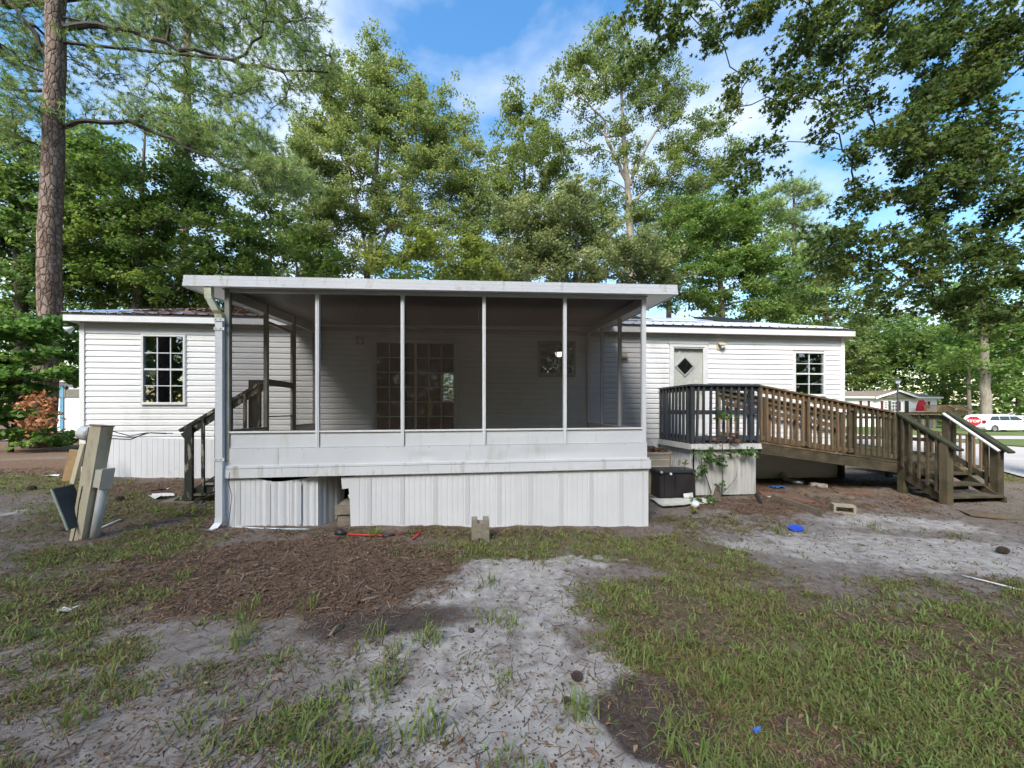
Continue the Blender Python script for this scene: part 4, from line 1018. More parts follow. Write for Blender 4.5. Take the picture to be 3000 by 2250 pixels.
# left part: two flat panels, then three buckled ones that fold back under the porch
porch_panel(PX[0] - 0.03, 0.40, topz)
def warped(path, zt, zb, name='buckled_skirt_panel'):
    p2 = []; 
    for i in range(len(path) - 1):
        (xa, ya), (xb, yb) = path[i], path[i + 1]
        for k in range(3):
            t = k / 3; p2.append((xa + (xb - xa) * t, ya + (yb - ya) * t + (0.012 if k == 2 else 0)))
    p2.append(path[-1])
    zts = [zt(i / (len(p2) - 1)) for i in range(len(p2))]; zbs = [zb(i / (len(p2) - 1), p2[i]) for i in range(len(p2))]
    return skirt_panel_mesh(p2, zbs, zts).build(name, M['skirt'], porch)
g_ = lambda t, p: gz(p[0], p[1]) - 0.03
w1 = warped([(-2.965, YP - 0.012), (-2.86, YP - 0.016), (-2.77, YP - 0.018), (-2.66, YP - 0.010), (-2.55, YP + 0.0)], lambda t: 0.768 - 0.05 * sin(t * 2.2), g_)
w2 = warped([(-2.548, YP + 0.002), (-2.46, YP + 0.01), (-2.37, YP + 0.03), (-2.27, YP + 0.045), (-2.19, YP + 0.05)], lambda t: 0.728 + 0.045 * t, g_)
w3 = warped([(-2.188, YP + 0.052), (-2.13, YP + 0.16), (-2.10, YP + 0.23), (-2.03, YP + 0.33), (-1.97, YP + 0.46)], lambda t: 0.775, g_)
for w_, a, b, yq in ((w1, -2.84, -2.785, -0.0185), (w2, -2.45, -2.395, 0.008)):
    MB().box(a, b, YP + yq - 0.003, YP + yq, gz(a, YP) + 0.03, 0.70).build('vent_strip', M['vent'], w_)
# side skirts and a dark space beneath
for xs, m_ in ((PX[0] - 0.02, M['skirt']), (PX[-1] + 0.07, M['skirt'])):
    MB().box(xs - 0.003, xs + 0.003, YP, YW - 0.05, gz(xs, 7) - 0.15, 0.80).build('side_skirt', m_, porch)
for xs in (PX[0] - 0.03, PX[-1] + 0.03):
    MB().box(xs - 0.015, xs + 0.015, YP + 0.03, YW - 0.04, 0.79, 1.07).build('side_band', M['alu'], porch)
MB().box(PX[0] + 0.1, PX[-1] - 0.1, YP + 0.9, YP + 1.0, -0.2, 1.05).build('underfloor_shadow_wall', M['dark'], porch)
# block pier in the gap: separate concrete blocks
def block_mesh(L, D, Hh, slot=True):
    """concrete block with two cores showing on top"""
    mb = MB(); t = 0.03
    if not slot:
        return mb.box(-L / 2, L / 2, -D / 2, D / 2, 0, Hh)
    mb.box(-L / 2, L / 2, -D / 2, -D / 2 + t, 0, Hh); mb.box(-L / 2, L / 2, D / 2 - t, D / 2, 0, Hh)
    for xa in (-L / 2, -t / 2, L / 2 - t): mb.box(xa, xa + t, -D / 2 + t, D / 2 - t, 0, Hh)
    return mb
for i, (dx, dy, z_, rz, h_) in enumerate(((0.0, 0.0, 0.02, 0.25, 0.095), (0.03, 0.06, 0.12, 0.02, 0.09), (0.0, 0.03, 0.225, 0.0, 0.11), (0.05, 0.08, 0.34, 0.0, 0.04))):
    o = link('pier_block', block_mesh(0.205, 0.36, h_, False).mesh('pier_block'), M['concrete'], porch, (-1.87 + dx, YP + 0.22 + dy, z_))
    o.rotation_euler = (0, 0, rz)
# cable hanging beside the downspout, with mud dauber marks
MB().tube([(-3.29, YP - 0.05, 0.86), (-3.30, YP - 0.055, 0.72), (-3.26, YP - 0.05, 0.55), (-3.28, YP - 0.05, 0.35), (-3.31, YP - 0.05, 0.15)], 0.004, 5).build('loose_wire', M['cable'], porch)
# ================================================================ LEFT STEPS
YS = 6.62
steps = thing('porch_steps', 'weathered dark wooden steps with peeling handrail at the left of the porch', 'stairs', (-4.3, YS, gz(-4.3, YS)))
ra, rb = at(530, 1262, YS), at(727, 1146, YS)
sl = (rb.z - ra.z) / (rb.x - ra.x)
rz_ = lambda x: ra.z + sl * (x - ra.x)
xt = -3.40
MB().beam((ra.x, YS, ra.z), (xt, YS, rz_(xt)), 0.085, 0.045).build('handrail', M['peel'], steps)
MB().beam((ra.x + 0.03, YS, ra.z - 0.085), (xt, YS, rz_(xt) - 0.075), 0.04, 0.085).build('upper_rail', M['peel'], steps)
px_ = at(561, 1250, YS).x
gs = gz(px_, YS)
MB().box(px_ - 0.055, px_ + 0.055, YS - 0.075, YS - 0.022, gs - 0.05, rz_(px_) - 0.02).build('newel_post', M['peel'], steps)
for x in (px_ + 0.20, px_ + 0.40, px_ + 0.62, px_ + 0.83, px_ + 1.05):
    if x < xt + 0.05:
        zb = gs + (x - px_) * sl * 0.95 + 0.02
        MB().box(x - 0.02, x + 0.02, YS - 0.058, YS - 0.022, zb, rz_(x) - 0.03).build('baluster', M['peel'], steps)
MB().beam((px_ - 0.25, YS - 0.0, gs - 0.06), (xt, YS - 0.0, gs - 0.06 + (xt - px_ + 0.25) * sl), 0.04, 0.20).build('stringer', M['peel'], steps)
MB().beam((px_ - 0.25, YS + 0.85, gs - 0.06), (xt, YS + 0.85, gs - 0.06 + (xt - px_ + 0.25) * sl), 0.04, 0.20).build('stringer', M['peel'], steps)
for i in range(5):
    x = px_ + 0.05 + i * 0.27; zt_ = gs + 0.13 + i * 0.27 * sl
    MB().box(x - 0.08, x + 0.19, YS - 0.05, YS + 0.9, zt_, zt_ + 0.035).build('tread', M['peel'] if i else M['grey_board'], steps)
MB().box(px_ - 0.42, px_ + 0.1, YS - 0.1, YS + 0.95, gs + 0.005, gs + 0.05).build('foot_board', M['grey_board'], steps)
pz0, pz1 = at(730, 1250, YS + 0.05), at(768, 1113, YS + 0.05)
MB().box(pz0.x, pz1.x - 0.02, YS + 0.03, YS + 0.07, 1.0, pz1.z).build('end_panel', M['dark_panel'], steps)

# ================================================================ ACCESS RAMP: landing, ramp, platform, steps
YR0, YR1 = 7.05, 8.28
LX0, LX1 = 4.14, 5.49
ZL = 1.06
ramp = thing('access_ramp', 'wooden wheelchair ramp with dark blue landing rail and mossy steps on the right', 'ramp', (5.5, YR0, gz(5.5, YR0)))
# landing deck boards
for i in range(9):
    x0 = LX0 + 0.04 + (LX1 - LX0 - 0.06) * i / 9; x1 = LX0 + 0.04 + (LX1 - LX0 - 0.06) * (i + 1) / 9
    MB().box(x0 + 0.003, x1 - 0.003, YR0 + 0.05, YR1 + 0.02, ZL - 0.035, ZL).build('deck_board', M['grey_board'], ramp)
# white capping strip and grimy ribbed skirt round the landing
capm = M['skirt_dirty']
def cap(p0, p1):
    d = (Vector(p1) - Vector(p0)); nrm = Vector((d.y, -d.x, 0)).normalized()
    a, b = Vector(p0), Vector(p1)
    off0, off1 = nrm * 0.035, nrm * 0.055
    mb = MB(); up = Vector((0, 0, ZL - 0.012)); lo = Vector((0, 0, ZL - 0.115))
    mb.add([a + up - nrm * 0.02, b + up - nrm * 0.02, b + up + off0, a + up + off0, a + lo + off1, b + lo + off1, b + lo + nrm * 0.01, a + lo + nrm * 0.01],
           [(0, 3, 2, 1), (3, 4, 5, 2), (4, 7, 6, 5), (7, 0, 1, 6), (0, 7, 4, 3), (1, 2, 5, 6)])
    mb.build('skirt_cap', capm, ramp)
cap((LX0, YR1 + 0.05, 0), (LX0, YR0, 0)); cap((LX0 - 0.035, YR0, 0), (LX1 + 0.06, YR0, 0))
def lskirt_front(x0, x1, y, m_):
    x = x0; i = 0
    while x < x1 - 0.01:
        x2 = min(x1, x + 0.30); s = (x2 - x) / 4; pts = []
        for j in range(4): pts += [(x + j * s, y), (x + j * s + s * 0.85, y), (x + j * s + s * 0.92, y + 0.010)]
        pts.append((x2 - 0.001, y))
        skirt_panel_mesh(pts, [gz(p[0], p[1]) - 0.03 + 0.06 for p in pts], [ZL - 0.10] * len(pts)).build('landing_skirt', m_, ramp); x = x2
lskirt_front(LX0 + 0.06, LX1 - 0.02, YR0 + 0.01, M['skirt_dirty'])
for i in range(4):
    y0 = YR0 + 0.02 + i * 0.325
    mb = MB(); pts = []
    for j in range(4): pts += [(LX0 + 0.03, y0 + j * 0.08), (LX0 + 0.03, y0 + j * 0.08 + 0.055), (LX0 + 0.045, y0 + j * 0.08 + 0.065)]
    pts.append((LX0 + 0.03, y0 + 0.324)); vs = []
    for x, y in pts: vs += [(x, y, 0.0), (x, y, ZL - 0.10), (x + 0.006, y, 0.0), (x + 0.006, y, ZL - 0.10)]
    fs = []
    for j in range(len(pts) - 1): a = 4 * j; fs += [(a, a + 1, a + 5, a + 4), (a + 2, a + 6, a + 7, a + 3), (a + 1, a + 3, a + 7, a + 5)]
    mb.add(vs, fs).build('landing_skirt', M['skirt'], ramp)
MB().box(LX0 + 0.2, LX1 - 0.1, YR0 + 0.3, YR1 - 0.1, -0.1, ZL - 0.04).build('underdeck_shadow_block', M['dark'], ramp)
# landing railing, dark blue paint
ZT = 2.165
bp = M['blue_paint']
def front_x(i, n, a, b): return a + (b - a) * i / (n - 1)
MB().box(LX0 - 0.03, LX1 + 0.02, YR0 - 0.05, YR0 + 0.075, ZT, ZT + 0.035).build('cap_rail', bp, ramp)
MB().box(LX0 - 0.035, LX0 + 0.09, YR0 + 0.077, YR1 + 0.05, ZT, ZT + 0.035).build('cap_rail', bp, ramp)
for za, zb in ((ZT - 0.095, ZT - 0.002), (1.615, 1.70), (ZL + 0.05, ZL + 0.14)):
    MB().box(LX0 + 0.05, LX1 + 0.03, YR0 + 0.012, YR0 + 0.05, za, zb).build('rail', bp, ramp)
    MB().box(LX0 + 0.012, LX0 + 0.05, YR0 + 0.052, YR1 + 0.04, za, zb).build('rail', bp, ramp)
for x in (LX0 + 0.055, LX1 - 0.06):
    MB().box(x - 0.045, x + 0.045, YR0 + 0.052, YR0 + 0.142, ZL - 0.1, ZT - 0.002).build('post', bp, ramp)
MB().box(LX0 + 0.052, LX0 + 0.14, YR1 - 0.06, YR1 + 0.03, ZL - 0.1, ZT - 0.002).build('post', bp, ramp)
bal = MB().box(-0.019, 0.019, -0.019, 0.019, 0.0, 1.115).mesh('baluster')
bal.materials.append(bp)
nbal = 10
for i in range(nbal):
    o = link('baluster', bal, None, ramp, (LX0 + 0.10 + (LX1 - LX0 - 0.10) * i / (nbal - 1), YR0 - 0.0085, ZL - 0.005))
    o.rotation_euler = (0, radians(rnd.uniform(-1.2, 1.8)), 0)
MB().box(LX0 - 0.02, LX0 + 0.035, YR0 - 0.03, YR0 + 0.012, ZL - 0.0, ZT - 0.002).build('corner_board', bp, ramp)
for i in range(9):
    o = link('baluster', bal, None, ramp, (LX0 - 0.0085, YR0 + 0.14 + (YR1 - YR0 - 0.14) * i / 8, ZL - 0.005))
# ramp proper
RXA, RXB = LX1, 8.55
ZB = 0.63                                             # deck height at the lower end
TOPB = 1.635
def rz(x): return ZL + (ZB - ZL) * (x - RXA) / (RXB - RXA)
def rt(x): return ZT + 0.02 + (TOPB - ZT - 0.02) * (x - RXA) / (RXB - RXA)
for y, m_ in ((YR0, M['moss_wood']), (YR1, M['brown_wood'])):
    MB().add([(RXA, y, rz(RXA) - 0.01), (RXB, y, rz(RXB) - 0.01), (RXB, y, rz(RXB) - 0.205), (RXA, y, rz(RXA) - 0.205),
              (RXA, y + 0.038, rz(RXA) - 0.01), (RXB, y + 0.038, rz(RXB) - 0.01), (RXB, y + 0.038, rz(RXB) - 0.205), (RXA, y + 0.038, rz(RXA) - 0.205)],
             [(3, 2, 1, 0), (4, 5, 6, 7), (0, 1, 5, 4), (1, 2, 6, 5), (2, 3, 7, 6), (3, 0, 4, 7)]).build('ramp_joist', m_, ramp)
nrb = 22
for i in range(nrb):
    xa = RXA + (RXB - RXA) * i / nrb + 0.002; xb = RXA + (RXB - RXA) * (i + 1) / nrb - 0.003
    MB().add([(xa, YR0 - 0.01, rz(xa)), (xb, YR0 - 0.01, rz(xb)), (xb, YR1 + 0.045, rz(xb)), (xa, YR1 + 0.045, rz(xa)),
              (xa, YR0 - 0.01, rz(xa) + 0.032), (xb, YR0 - 0.01, rz(xb) + 0.032), (xb, YR1 + 0.045, rz(xb) + 0.032), (xa, YR1 + 0.045, rz(xa) + 0.032)],
             [(0, 3, 2, 1), (4, 5, 6, 7), (0, 1, 5, 4), (1, 2, 6, 5), (2, 3, 7, 6), (3, 0, 4, 7)]).build('ramp_board', M['moss_wood'] if i > 12 else M['tan_wood'], ramp)
bal2 = MB().box(-0.019, 0.019, -0.019, 0.019, 0.0, 1.02).mesh('baluster'); bal2.materials.append(M['tan_wood'])
bal3 = bal2.copy(); bal3.materials.clear(); bal3.materials.append(M['moss_wood'])
for y, dy in ((YR0, -1), (YR1, 1)):
    yo = y + (0.0 if dy < 0 else 0.038)
    x0, x1 = RXA + 0.03, RXB - 0.05
    MB().beam((x0, y + 0.02, rt(x0) - 0.0), (x1, y + 0.02, rt(x1)), 0.12, 0.035).build('cap_rail', M['brown_wood'], ramp)
    MB().beam((x0, y + 0.032, rt(x0) - 0.072), (x1, y + 0.032, rt(x1) - 0.072), 0.036, 0.10).build('rail', M['brown_wood'], ramp)
    MB().beam((x0, y + 0.032, rz(x0) + 0.12), (x1, y + 0.032, rz(x1) + 0.12), 0.036, 0.085).build('rail', M['brown_wood'], ramp)
    nbl = 24 if dy < 0 else 15
    for i in range(nbl):
        x = x0 + 0.05 + (x1 - x0 - 0.08) * i / (nbl - 1)
        o = link('baluster', bal2 if x < 7.4 else bal3, None, ramp, (x, y - 0.007 if dy < 0 else y + 0.071, rz(x) + 0.06))
        o.scale = (1, 1, (rt(x) - 0.03 - rz(x) - 0.06) / 1.02); o.rotation_euler = (0, radians(rnd.uniform(-1, 1)), 0)
    for x in (6.6, 7.6):
        MB().box(x - 0.045, x + 0.045, y + 0.052 if dy < 0 else y - 0.08, y + 0.142 if dy < 0 else y + 0.01, rz(x) + 0.034, rt(x) - 0.02).build('post', M['brown_wood'], ramp)
# lower handrail boards inside the ramp
MB().beam((RXA + 0.1, YR1 - 0.03, rt(RXA) - 0.32), (RXB - 0.1, YR1 - 0.03, rt(RXB) - 0.32), 0.036, 0.10).build('rail', M['brown_wood'], ramp)
# platform at the foot of the ramp
QX0, QX1, QY0, QY1 = 8.55, 9.85, 7.05, 8.32
mw = M['moss_wood']
for i in range(9):
    y0 = QY0 + (QY1 - QY0) * i / 9
    MB().box(QX0 + 0.01, QX1, y0 + 0.003, y0 + (QY1 - QY0) / 9 - 0.003, ZB, ZB + 0.035).build('deck_board', mw, ramp)
MB().box(QX0 + 0.005, QX1, QY0 + 0.005, QY0 + 0.043, ZB - 0.19, ZB - 0.002).build('rim_joist', mw, ramp)
MB().box(QX1 - 0.04, QX1, QY0 + 0.045, QY1, ZB - 0.19, ZB - 0.002).build('rim_joist', mw, ramp)
def post(x, y, ztop, w=0.095, m_=None):
    MB().box(x - w / 2, x + w / 2, y - w / 2, y + w / 2, gz(x, y) - 0.08, ztop).build('post', m_ or mw, ramp)
post(8.60, 7.0, 1.625, 0.115); post(QX1, 7.17, 1.625, 0.12); post(QX1, QY1, 1.625); post(8.6, QY1, 1.6)
MB().beam((QX0 + 0.05, QY1, TOPB + 0.0), (QX1 + 0.06, QY1, TOPB + 0.0), 0.13, 0.035).build('cap_rail', M['moss_top'], ramp)
MB().beam((QX1, QY1 + 0.05, TOPB + 0.005), (QX1, 7.12, TOPB + 0.005), 0.13, 0.035).build('cap_rail', M['moss_top'], ramp)
for zz, hh in ((TOPB - 0.09, 0.09), (ZB + 0.42, 0.08), (ZB + 0.11, 0.08)):
    MB().beam((QX0 + 0.05, QY1, zz), (QX1 - 0.05, QY1, zz), 0.036, hh).build('rail', mw, ramp)
    MB().beam((QX1, QY1 - 0.05, zz), (QX1, 7.24, zz), 0.036, hh).build('rail', mw, ramp)
for i in range(7):
    x = QX0 + 0.18 + i * 0.165
    MB().box(x - 0.019, x + 0.019, QY1 - 0.058, QY1 - 0.02, ZB + 0.05, TOPB - 0.03).build('baluster', mw, ramp)
for i in range(5):
    y = 7.5 + i * 0.16
    MB().box(QX1 - 0.058, QX1 - 0.02, y - 0.019, y + 0.019, ZB + 0.05, TOPB - 0.03).build('baluster', mw, ramp)
# white pipe handrails
MB().tube([(8.75, QY1 - 0.10, 1.57), (QX1 - 0.1, QY1 - 0.10, 1.57)], 0.024, 8).build('pipe_handrail', M['pvc_white'], ramp)
# steps down towards the yard
SX0, SX1 = 8.58, 9.80
for i, (yy, zz) in enumerate(((6.86, 0.46), (6.62, 0.29), (6.36, 0.12))):
    MB().box(SX0 + 0.03, SX1 - 0.08, yy - 0.15, yy + 0.14, zz - 0.035, zz).build('tread', mw, ramp)
    MB().box(SX0 + 0.05, SX1 - 0.1, yy + 0.10, yy + 0.13, zz - 0.16, zz - 0.037).build('riser', M['dark_panel'], ramp)
for x in (SX0 - 0.02, SX1 - 0.06):
    MB().add([(x, 7.04, ZB), (x, 7.04, ZB - 0.27), (x, 6.22, -0.06), (x, 6.22, 0.08), (x, 6.40, 0.16),
              (x + 0.04, 7.04, ZB), (x + 0.04, 7.04, ZB - 0.27), (x + 0.04, 6.22, -0.06), (x + 0.04, 6.22, 0.08), (x + 0.04, 6.40, 0.16)],
             [(0, 1, 2, 3, 4), (9, 8, 7, 6, 5), (0, 5, 6, 1), (1, 6, 7, 2), (2, 7, 8, 3), (3, 8, 9, 4), (4, 9, 5, 0)]).build('stringer', mw, ramp)
def stair_rail(xp, y0, z0, y1, z1, ypost, nb_, pipe=False, bx=0.0):
    f = lambda y: z0 + (z1 - z0) * (y - y0) / (y1 - y0)
    MB().beam((xp, y0, z0), (xp, y1, z1), 0.135, 0.036).build('cap_rail', M['moss_top'], ramp)
    MB().beam((xp, y0 - 0.02, f(y0 - 0.02) - 0.075), (xp, y1 + 0.1, f(y1 + 0.1) - 0.075), 0.036, 0.085).build('rail', mw, ramp)
    MB().beam((xp, y0 - 0.02, f(y0) - 0.86), (xp, ypost, f(ypost) - 0.80), 0.036, 0.085).build('rail', mw, ramp)
    post(xp, ypost, f(ypost) - 0.02, 0.125, M['stair_post'] if not pipe else mw)
    for i in range(nb_):
        y = y0 - 0.12 - (y0 - 0.12 - ypost - 0.12) * i / (nb_ - 1)
        MB().box(xp - 0.055 + bx, xp - 0.019 + bx, y - 0.019, y + 0.019, f(y) - 1.0, f(y) - 0.04).build('baluster', mw, ramp)
    if pipe: MB().tube([(xp - 0.11, y0 + 0.02, f(y0) - 0.03), (xp - 0.11, y1 + 0.10, f(y1 + 0.10) - 0.06)], 0.027, 8).build('pipe_handrail', M['pvc_white'], ramp)
stair_rail(8.53, 7.04, 1.655, 6.02, 0.985, 6.23, 5)
stair_rail(9.87, 7.16, 1.66, 6.21, 0.91, 6.42, 3, True)
# second flight running off behind
for (x0, x1, y) in ((9.92, 12.6, 8.36),):
    fz = lambda x: 1.30 - 0.10 * (x - x0)
    MB().beam((x0, y, fz(x0)), (x1, y, fz(x1)), 0.10, 0.036).build('cap_rail', M['brown_wood'], ramp)
    MB().beam((x0, y, fz(x0) - 0.75), (x1, y, fz(x1) - 0.75), 0.036, 0.08).build('rail', mw, ramp)
    for i in range(14):
        x = x0 + 0.15 + i * 0.19; MB().box(x - 0.019, x + 0.019, y - 0.055, y - 0.019, fz(x) - 0.8, fz(x) - 0.02).build('baluster', M['tan_wood'], ramp)
    for x in (x0 + 1.1, x1): post(x, y + 0.06, fz(x) - 0.02)
    MB().add([(x0, 8.3, 0.50), (x1, 8.3, 0.22), (x1, 9.4, 0.22), (x0, 9.4, 0.50), (x0, 8.3, 0.46), (x1, 8.3, 0.18), (x1, 9.4, 0.18), (x0, 9.4, 0.46)],
             [(0, 1, 2, 3), (7, 6, 5, 4), (0, 4, 5, 1), (1, 5, 6, 2), (2, 6, 7, 3), (3, 7, 4, 0)]).build('ramp_deck', M['tan_wood'], ramp)

# ================================================================ POWER PEDESTAL, LEFT
pb = gp(226, 1585)
ped = thing('power_pedestal', 'leaning tan metal utility pedestal with meter and conduit on the left', 'utility pedestal', pb)
# oriented frame: up leans right and a little back
up = Vector((0.125, 0.04, 1.0)).normalized()
hd = Vector((cos(radians(-8)), sin(radians(-8)), 0)); hd = (hd - up * hd.dot(up)).normalized(); bd = up.cross(hd)
PC = pb + Vector((0.0, 0.06, 0)) - up * 0.08
def pbx(a0, a1, b0, b1, c0, c1, name, mat, parent=None):
    """box in the pedestal's own axes: a across, b depth, c up"""
    c = PC + hd * (a0 + a1) / 2 + bd * (b0 + b1) / 2 + up * (c0 + c1) / 2
    return MB().frame_box(c, hd * (a1 - a0) / 2, bd * (b1 - b0) / 2, up * (c1 - c0) / 2).build(name, mat, parent or ped)
pbx(-0.07, 0.07, -0.07, 0.07, 0, 1.44, 'column', M['post_paint'])
pbx(-0.077, 0.077, -0.077, 0.077, 1.441, 1.455, 'cap', M['post_rust'])
pbx(-0.086, -0.071, -0.064, 0.05, 0, 1.40, 'side_flange', M['post_paint'])
pbx(0.071, 0.16, -0.055, 0.06, 0.72, 0.93, 'outlet_box', M['post_box'])
lid = pbx(0.162, 0.178, -0.07, 0.075, 0.70, 0.95, 'box_lid', M['post_box']); lid.rotation_euler = (0, 0, 0)
ct = PC + hd * 0.125 + bd * 0.02
MB().tube([ct - up * 0.02, ct + up * 0.71], 0.045, 12).build('conduit', M['pvc'], ped, True)
mc = PC - hd * 0.15 + bd * 0.02 + up * 1.33
MB().lathe([(0.0, 0.135), (0.06, 0.13), (0.085, 0.10), (0.088, 0.02), (0.095, 0.0), (0.095, -0.03), (0.05, -0.035), (0.05, -0.09)], mc, 20, -hd).build('meter', M['meter'], ped, True)
w_ = [PC + hd * (-0.03) + bd * -0.074 + up * c for c in (0.05, 0.25, 0.5, 0.72)]
w_[1] += hd * 0.012; w_[2] -= hd * 0.006
MB().tube(w_, 0.004, 5).build('ground_wire', M['cable'], ped)
MB().tube([PC - hd * 0.078 + bd * -0.074 + up * c for c in (0.95, 1.1, 1.25, 1.42)], 0.004, 5).build('ground_wire', M['cable'], ped)
for c in (0.09, 0.24, 0.58, 0.67): 
    q = PC + hd * (-0.03) - bd * 0.072 + up * c
    MB().lathe([(0.008, 0), (0.006, 0.005), (0, 0.006)], q, 6, -bd).build('staple', M['cable'], ped)
q = PC + hd * 0.09 + bd * 0.05 + up * 1.36
for dz, dx, dy in ((0.03, 0.30, 0.25), (-0.02, 0.33, 0.3), (-0.06, 0.28, 0.28)):
    MB().tube([q + up * dz, q + Vector((dx * 0.4, dy * 0.4, dz * 0.5 - 0.05)), q + Vector((dx * 0.75, dy * 0.8, 0.0)), q + Vector((dx * 1.3, dy * 1.2, -0.02))], 0.006, 5).build('loose_cable', M['cable'], ped)
# dark cover leaning against it
cb = at(201, 1552, 4.92); ctp = at(153, 1433, 4.92)
mb = MB(); dv = (ctp - cb); sd_ = Vector((0.035, 0.15, 0.012)); nn = dv.cross(sd_).normalized() * 0.012
mb.frame_box((cb + ctp) / 2 + sd_ * 0.62, dv / 2, sd_ * 0.62, nn)
cov = mb.build('cover_panel', M['slate'], None); tag(cov, 'dark slate cover panel leaning on the tan utility pedestal', 'panel')
MB().beam(cb - sd_ * 0.02, ctp - sd_ * 0.02, 0.02, 0.026).build('edge_strip', M['slate_edge'], cov)
# timber stubs standing behind
for i, (px, py, h_, w_, t_, m_, lb) in enumerate(((213, 1411, 0.60, 0.15, 0.14, M['post_tan'], 'short tan timber stub standing behind the utility pedestal'),
                                           (229, 1417, 0.74, 0.07, 0.16, M['post_paint'], 'thin cream board standing between the pedestal and the stub'))):
    b = gp(px - 15, py); d_ = Vector((t_ * 0.95, 0.1, 1)).normalized()
    mb = MB().beam(b - d_ * 0.05, b + d_ * h_, w_, 0.06)
    tag(mb.build('timber_stub' if i == 0 else 'leaning_board', m_), lb, 'post' if i == 0 else 'board')

# ================================================================ THINGS BY THE LANDING
# cooling unit
ac0 = at(1893, 1330, 7.35); ax0, ax1, ay0, ay1 = 3.12, 3.93, 7.38, 8.15; zt_ = 0.86; zb_ = gz(3.5, 7.5)
acu = thing('air_conditioner', 'beige outdoor air conditioning unit with leaves on top beside the landing', 'air conditioner', (3.5, 7.75, zb_))
r_ = 0.07
def rrect(x0, x1, y0, y1, r, n=4):
    out = []
    for cx, cy, a0 in ((x1 - r, y1 - r, 0), (x0 + r, y1 - r, 90), (x0 + r, y0 + r, 180), (x1 - r, y0 + r, 270)):
        for k in range(n + 1): a = radians(a0 + 90 * k / n); out.append((cx + r * cos(a), cy + r * sin(a), 0))
    return out
MB().sweep(rrect(ax0, ax1, ay0, ay1, r_), [(0, 0, zb_ - 0.02), (0, 0, zt_ - 0.05)]).build('cabinet', M['ac'], acu)
MB().sweep(rrect(ax0 - 0.015, ax1 + 0.015, ay0 - 0.015, ay1 + 0.015, r_ + 0.01), [(0, 0, zt_ - 0.049), (0, 0, zt_)]).build('top_pan', M['ac'], acu)
for i in range(5):
    z = zb_ + 0.12 + i * 0.135
    MB().box(ax0 + 0.08, ax1 - 0.07, ay0 - 0.006, ay0 - 0.001, z, z + 0.008).build('cabinet_rib', M['trim'] if i > 2 else M['ac'], acu)
for i in range(14):
    x = ax0 + 0.09 + i * 0.012
    MB().box(x, x + 0.005, ay0 - 0.0045, ay0 - 0.0005, zb_ + 0.1, zt_ - 0.08).build('louvre_slot', M['ac_dark'], acu)
# black tote
tb = gp(1975, 1462)
bx0, bx1 = at(1932, 1450, 6.95).x, at(2040, 1450, 6.95).x
tote = thing('storage_tote', 'upturned black plastic storage tote in front of the air conditioner', 'storage bin', (tb.x, 7.0, gz(tb.x, 7.0)))
zt2 = at(1980, 1376, 7.0).z; zg = gz(tb.x, 7.0) - 0.01
tp = lambda z, k: rrect(bx0 - k, bx1 + k * 0.3, 6.93 - k, 7.36 + k, 0.06)
mbt = MB(); P0, P1 = tp(0, 0.0), tp(1, -0.012); n = len(P0)
mbt.add([(x, y, zg) for x, y, _ in P0] + [(x, y, zt2 - 0.04) for x, y, _ in P1], [tuple(reversed(range(n))), tuple(range(n, 2 * n))] + [(i, (i + 1) % n, (i + 1) % n + n, i + n) for i in range(n)])
mbt.build('bin', M['black_plastic'], tote)
mbt = MB(); P0, P1 = tp(0, 0.02), tp(1, 0.0)
mbt.add([(x, y, zt2 - 0.042) for x, y, _ in P0] + [(x, y, zt2) for x, y, _ in P1], [tuple(reversed(range(n))), tuple(range(n, 2 * n))] + [(i, (i + 1) % n, (i + 1) % n + n, i + n) for i in range(n)])
mbt.build('rim', M['black_plastic'], tote)
for x in (bx0 + 0.02, bx0 + 0.20):
    MB().lathe([(0.026, 0), (0.024, 0.02), (0.012, 0.03), (0, 0.031)], (x, 6.912, zt2 - 0.035 - 0.03 * (x > bx0 + 0.1)), 10, (0, -1, 0)).build('wheel_plug', M['white_plastic'] if x > bx0 + 0.1 else M['pvc'], tote, True)
for x in (bx0 + 0.09, bx0 + 0.30):
    MB().box(x, x + 0.02, 6.916, 6.9285, zg + 0.04, zt2 - 0.06).build('side_rib', M['black_plastic'], tote)
# fallen cream siding sheet with scallops, cups
s0, s1, s2, s3 = gp(1905, 1470), gp(2085, 1478), gp(2030, 1492), gp(1950, 1492)
mb = MB(); N = 10; vs = []
fa, fb, na, nb2 = gp(1903, 1466), gp(2060, 1466), gp(1942, 1493), gp(2088, 1481)
for j in range(4):
    for i in range(N + 1):
        t, u = i / N, j / 3
        p = (fa * (1 - t) + fb * t) * (1 - u) + (na * (1 - t) + nb2 * t) * u
        vs.append((p.x, p.y, p.z + 0.035 + (0.012 if j % 2 else 0) + 0.015 * rnd.random()))
nv = len(vs); vs += [(x, y, z - 0.006) for x, y, z in vs]; fs = []
for j in range(3):
    for i in range(N):
        a = j * (N + 1) + i; fs += [(a, a + 1, a + N + 2, a + N + 1)[::-1], (a + nv, a + 1 + nv, a + N + 2 + nv, a + N + 1 + nv)]
mb.add(vs, fs); tag(mb.build('siding_scrap', M['cream_vinyl']), 'cream vinyl siding scrap lying on the ground before the black tote', 'siding')
def cup(p, axis, r, L, name, label, cat):
    mb = MB(); n = 16
    mb.lathe([(0.0, 0.0), (r * 0.72, 0.0), (r * 0.75, 0.004), (r * 0.98, L), (r * 1.05, L), (r * 1.05, L + 0.006), (r * 0.93, L + 0.006), (r * 0.7, 0.02), (0, 0.02)], p, n, axis)
    return tag(mb.build(name, M['white_plastic'], None, True), label, cat)
p = gp(2003, 1467); p.z += 0.085
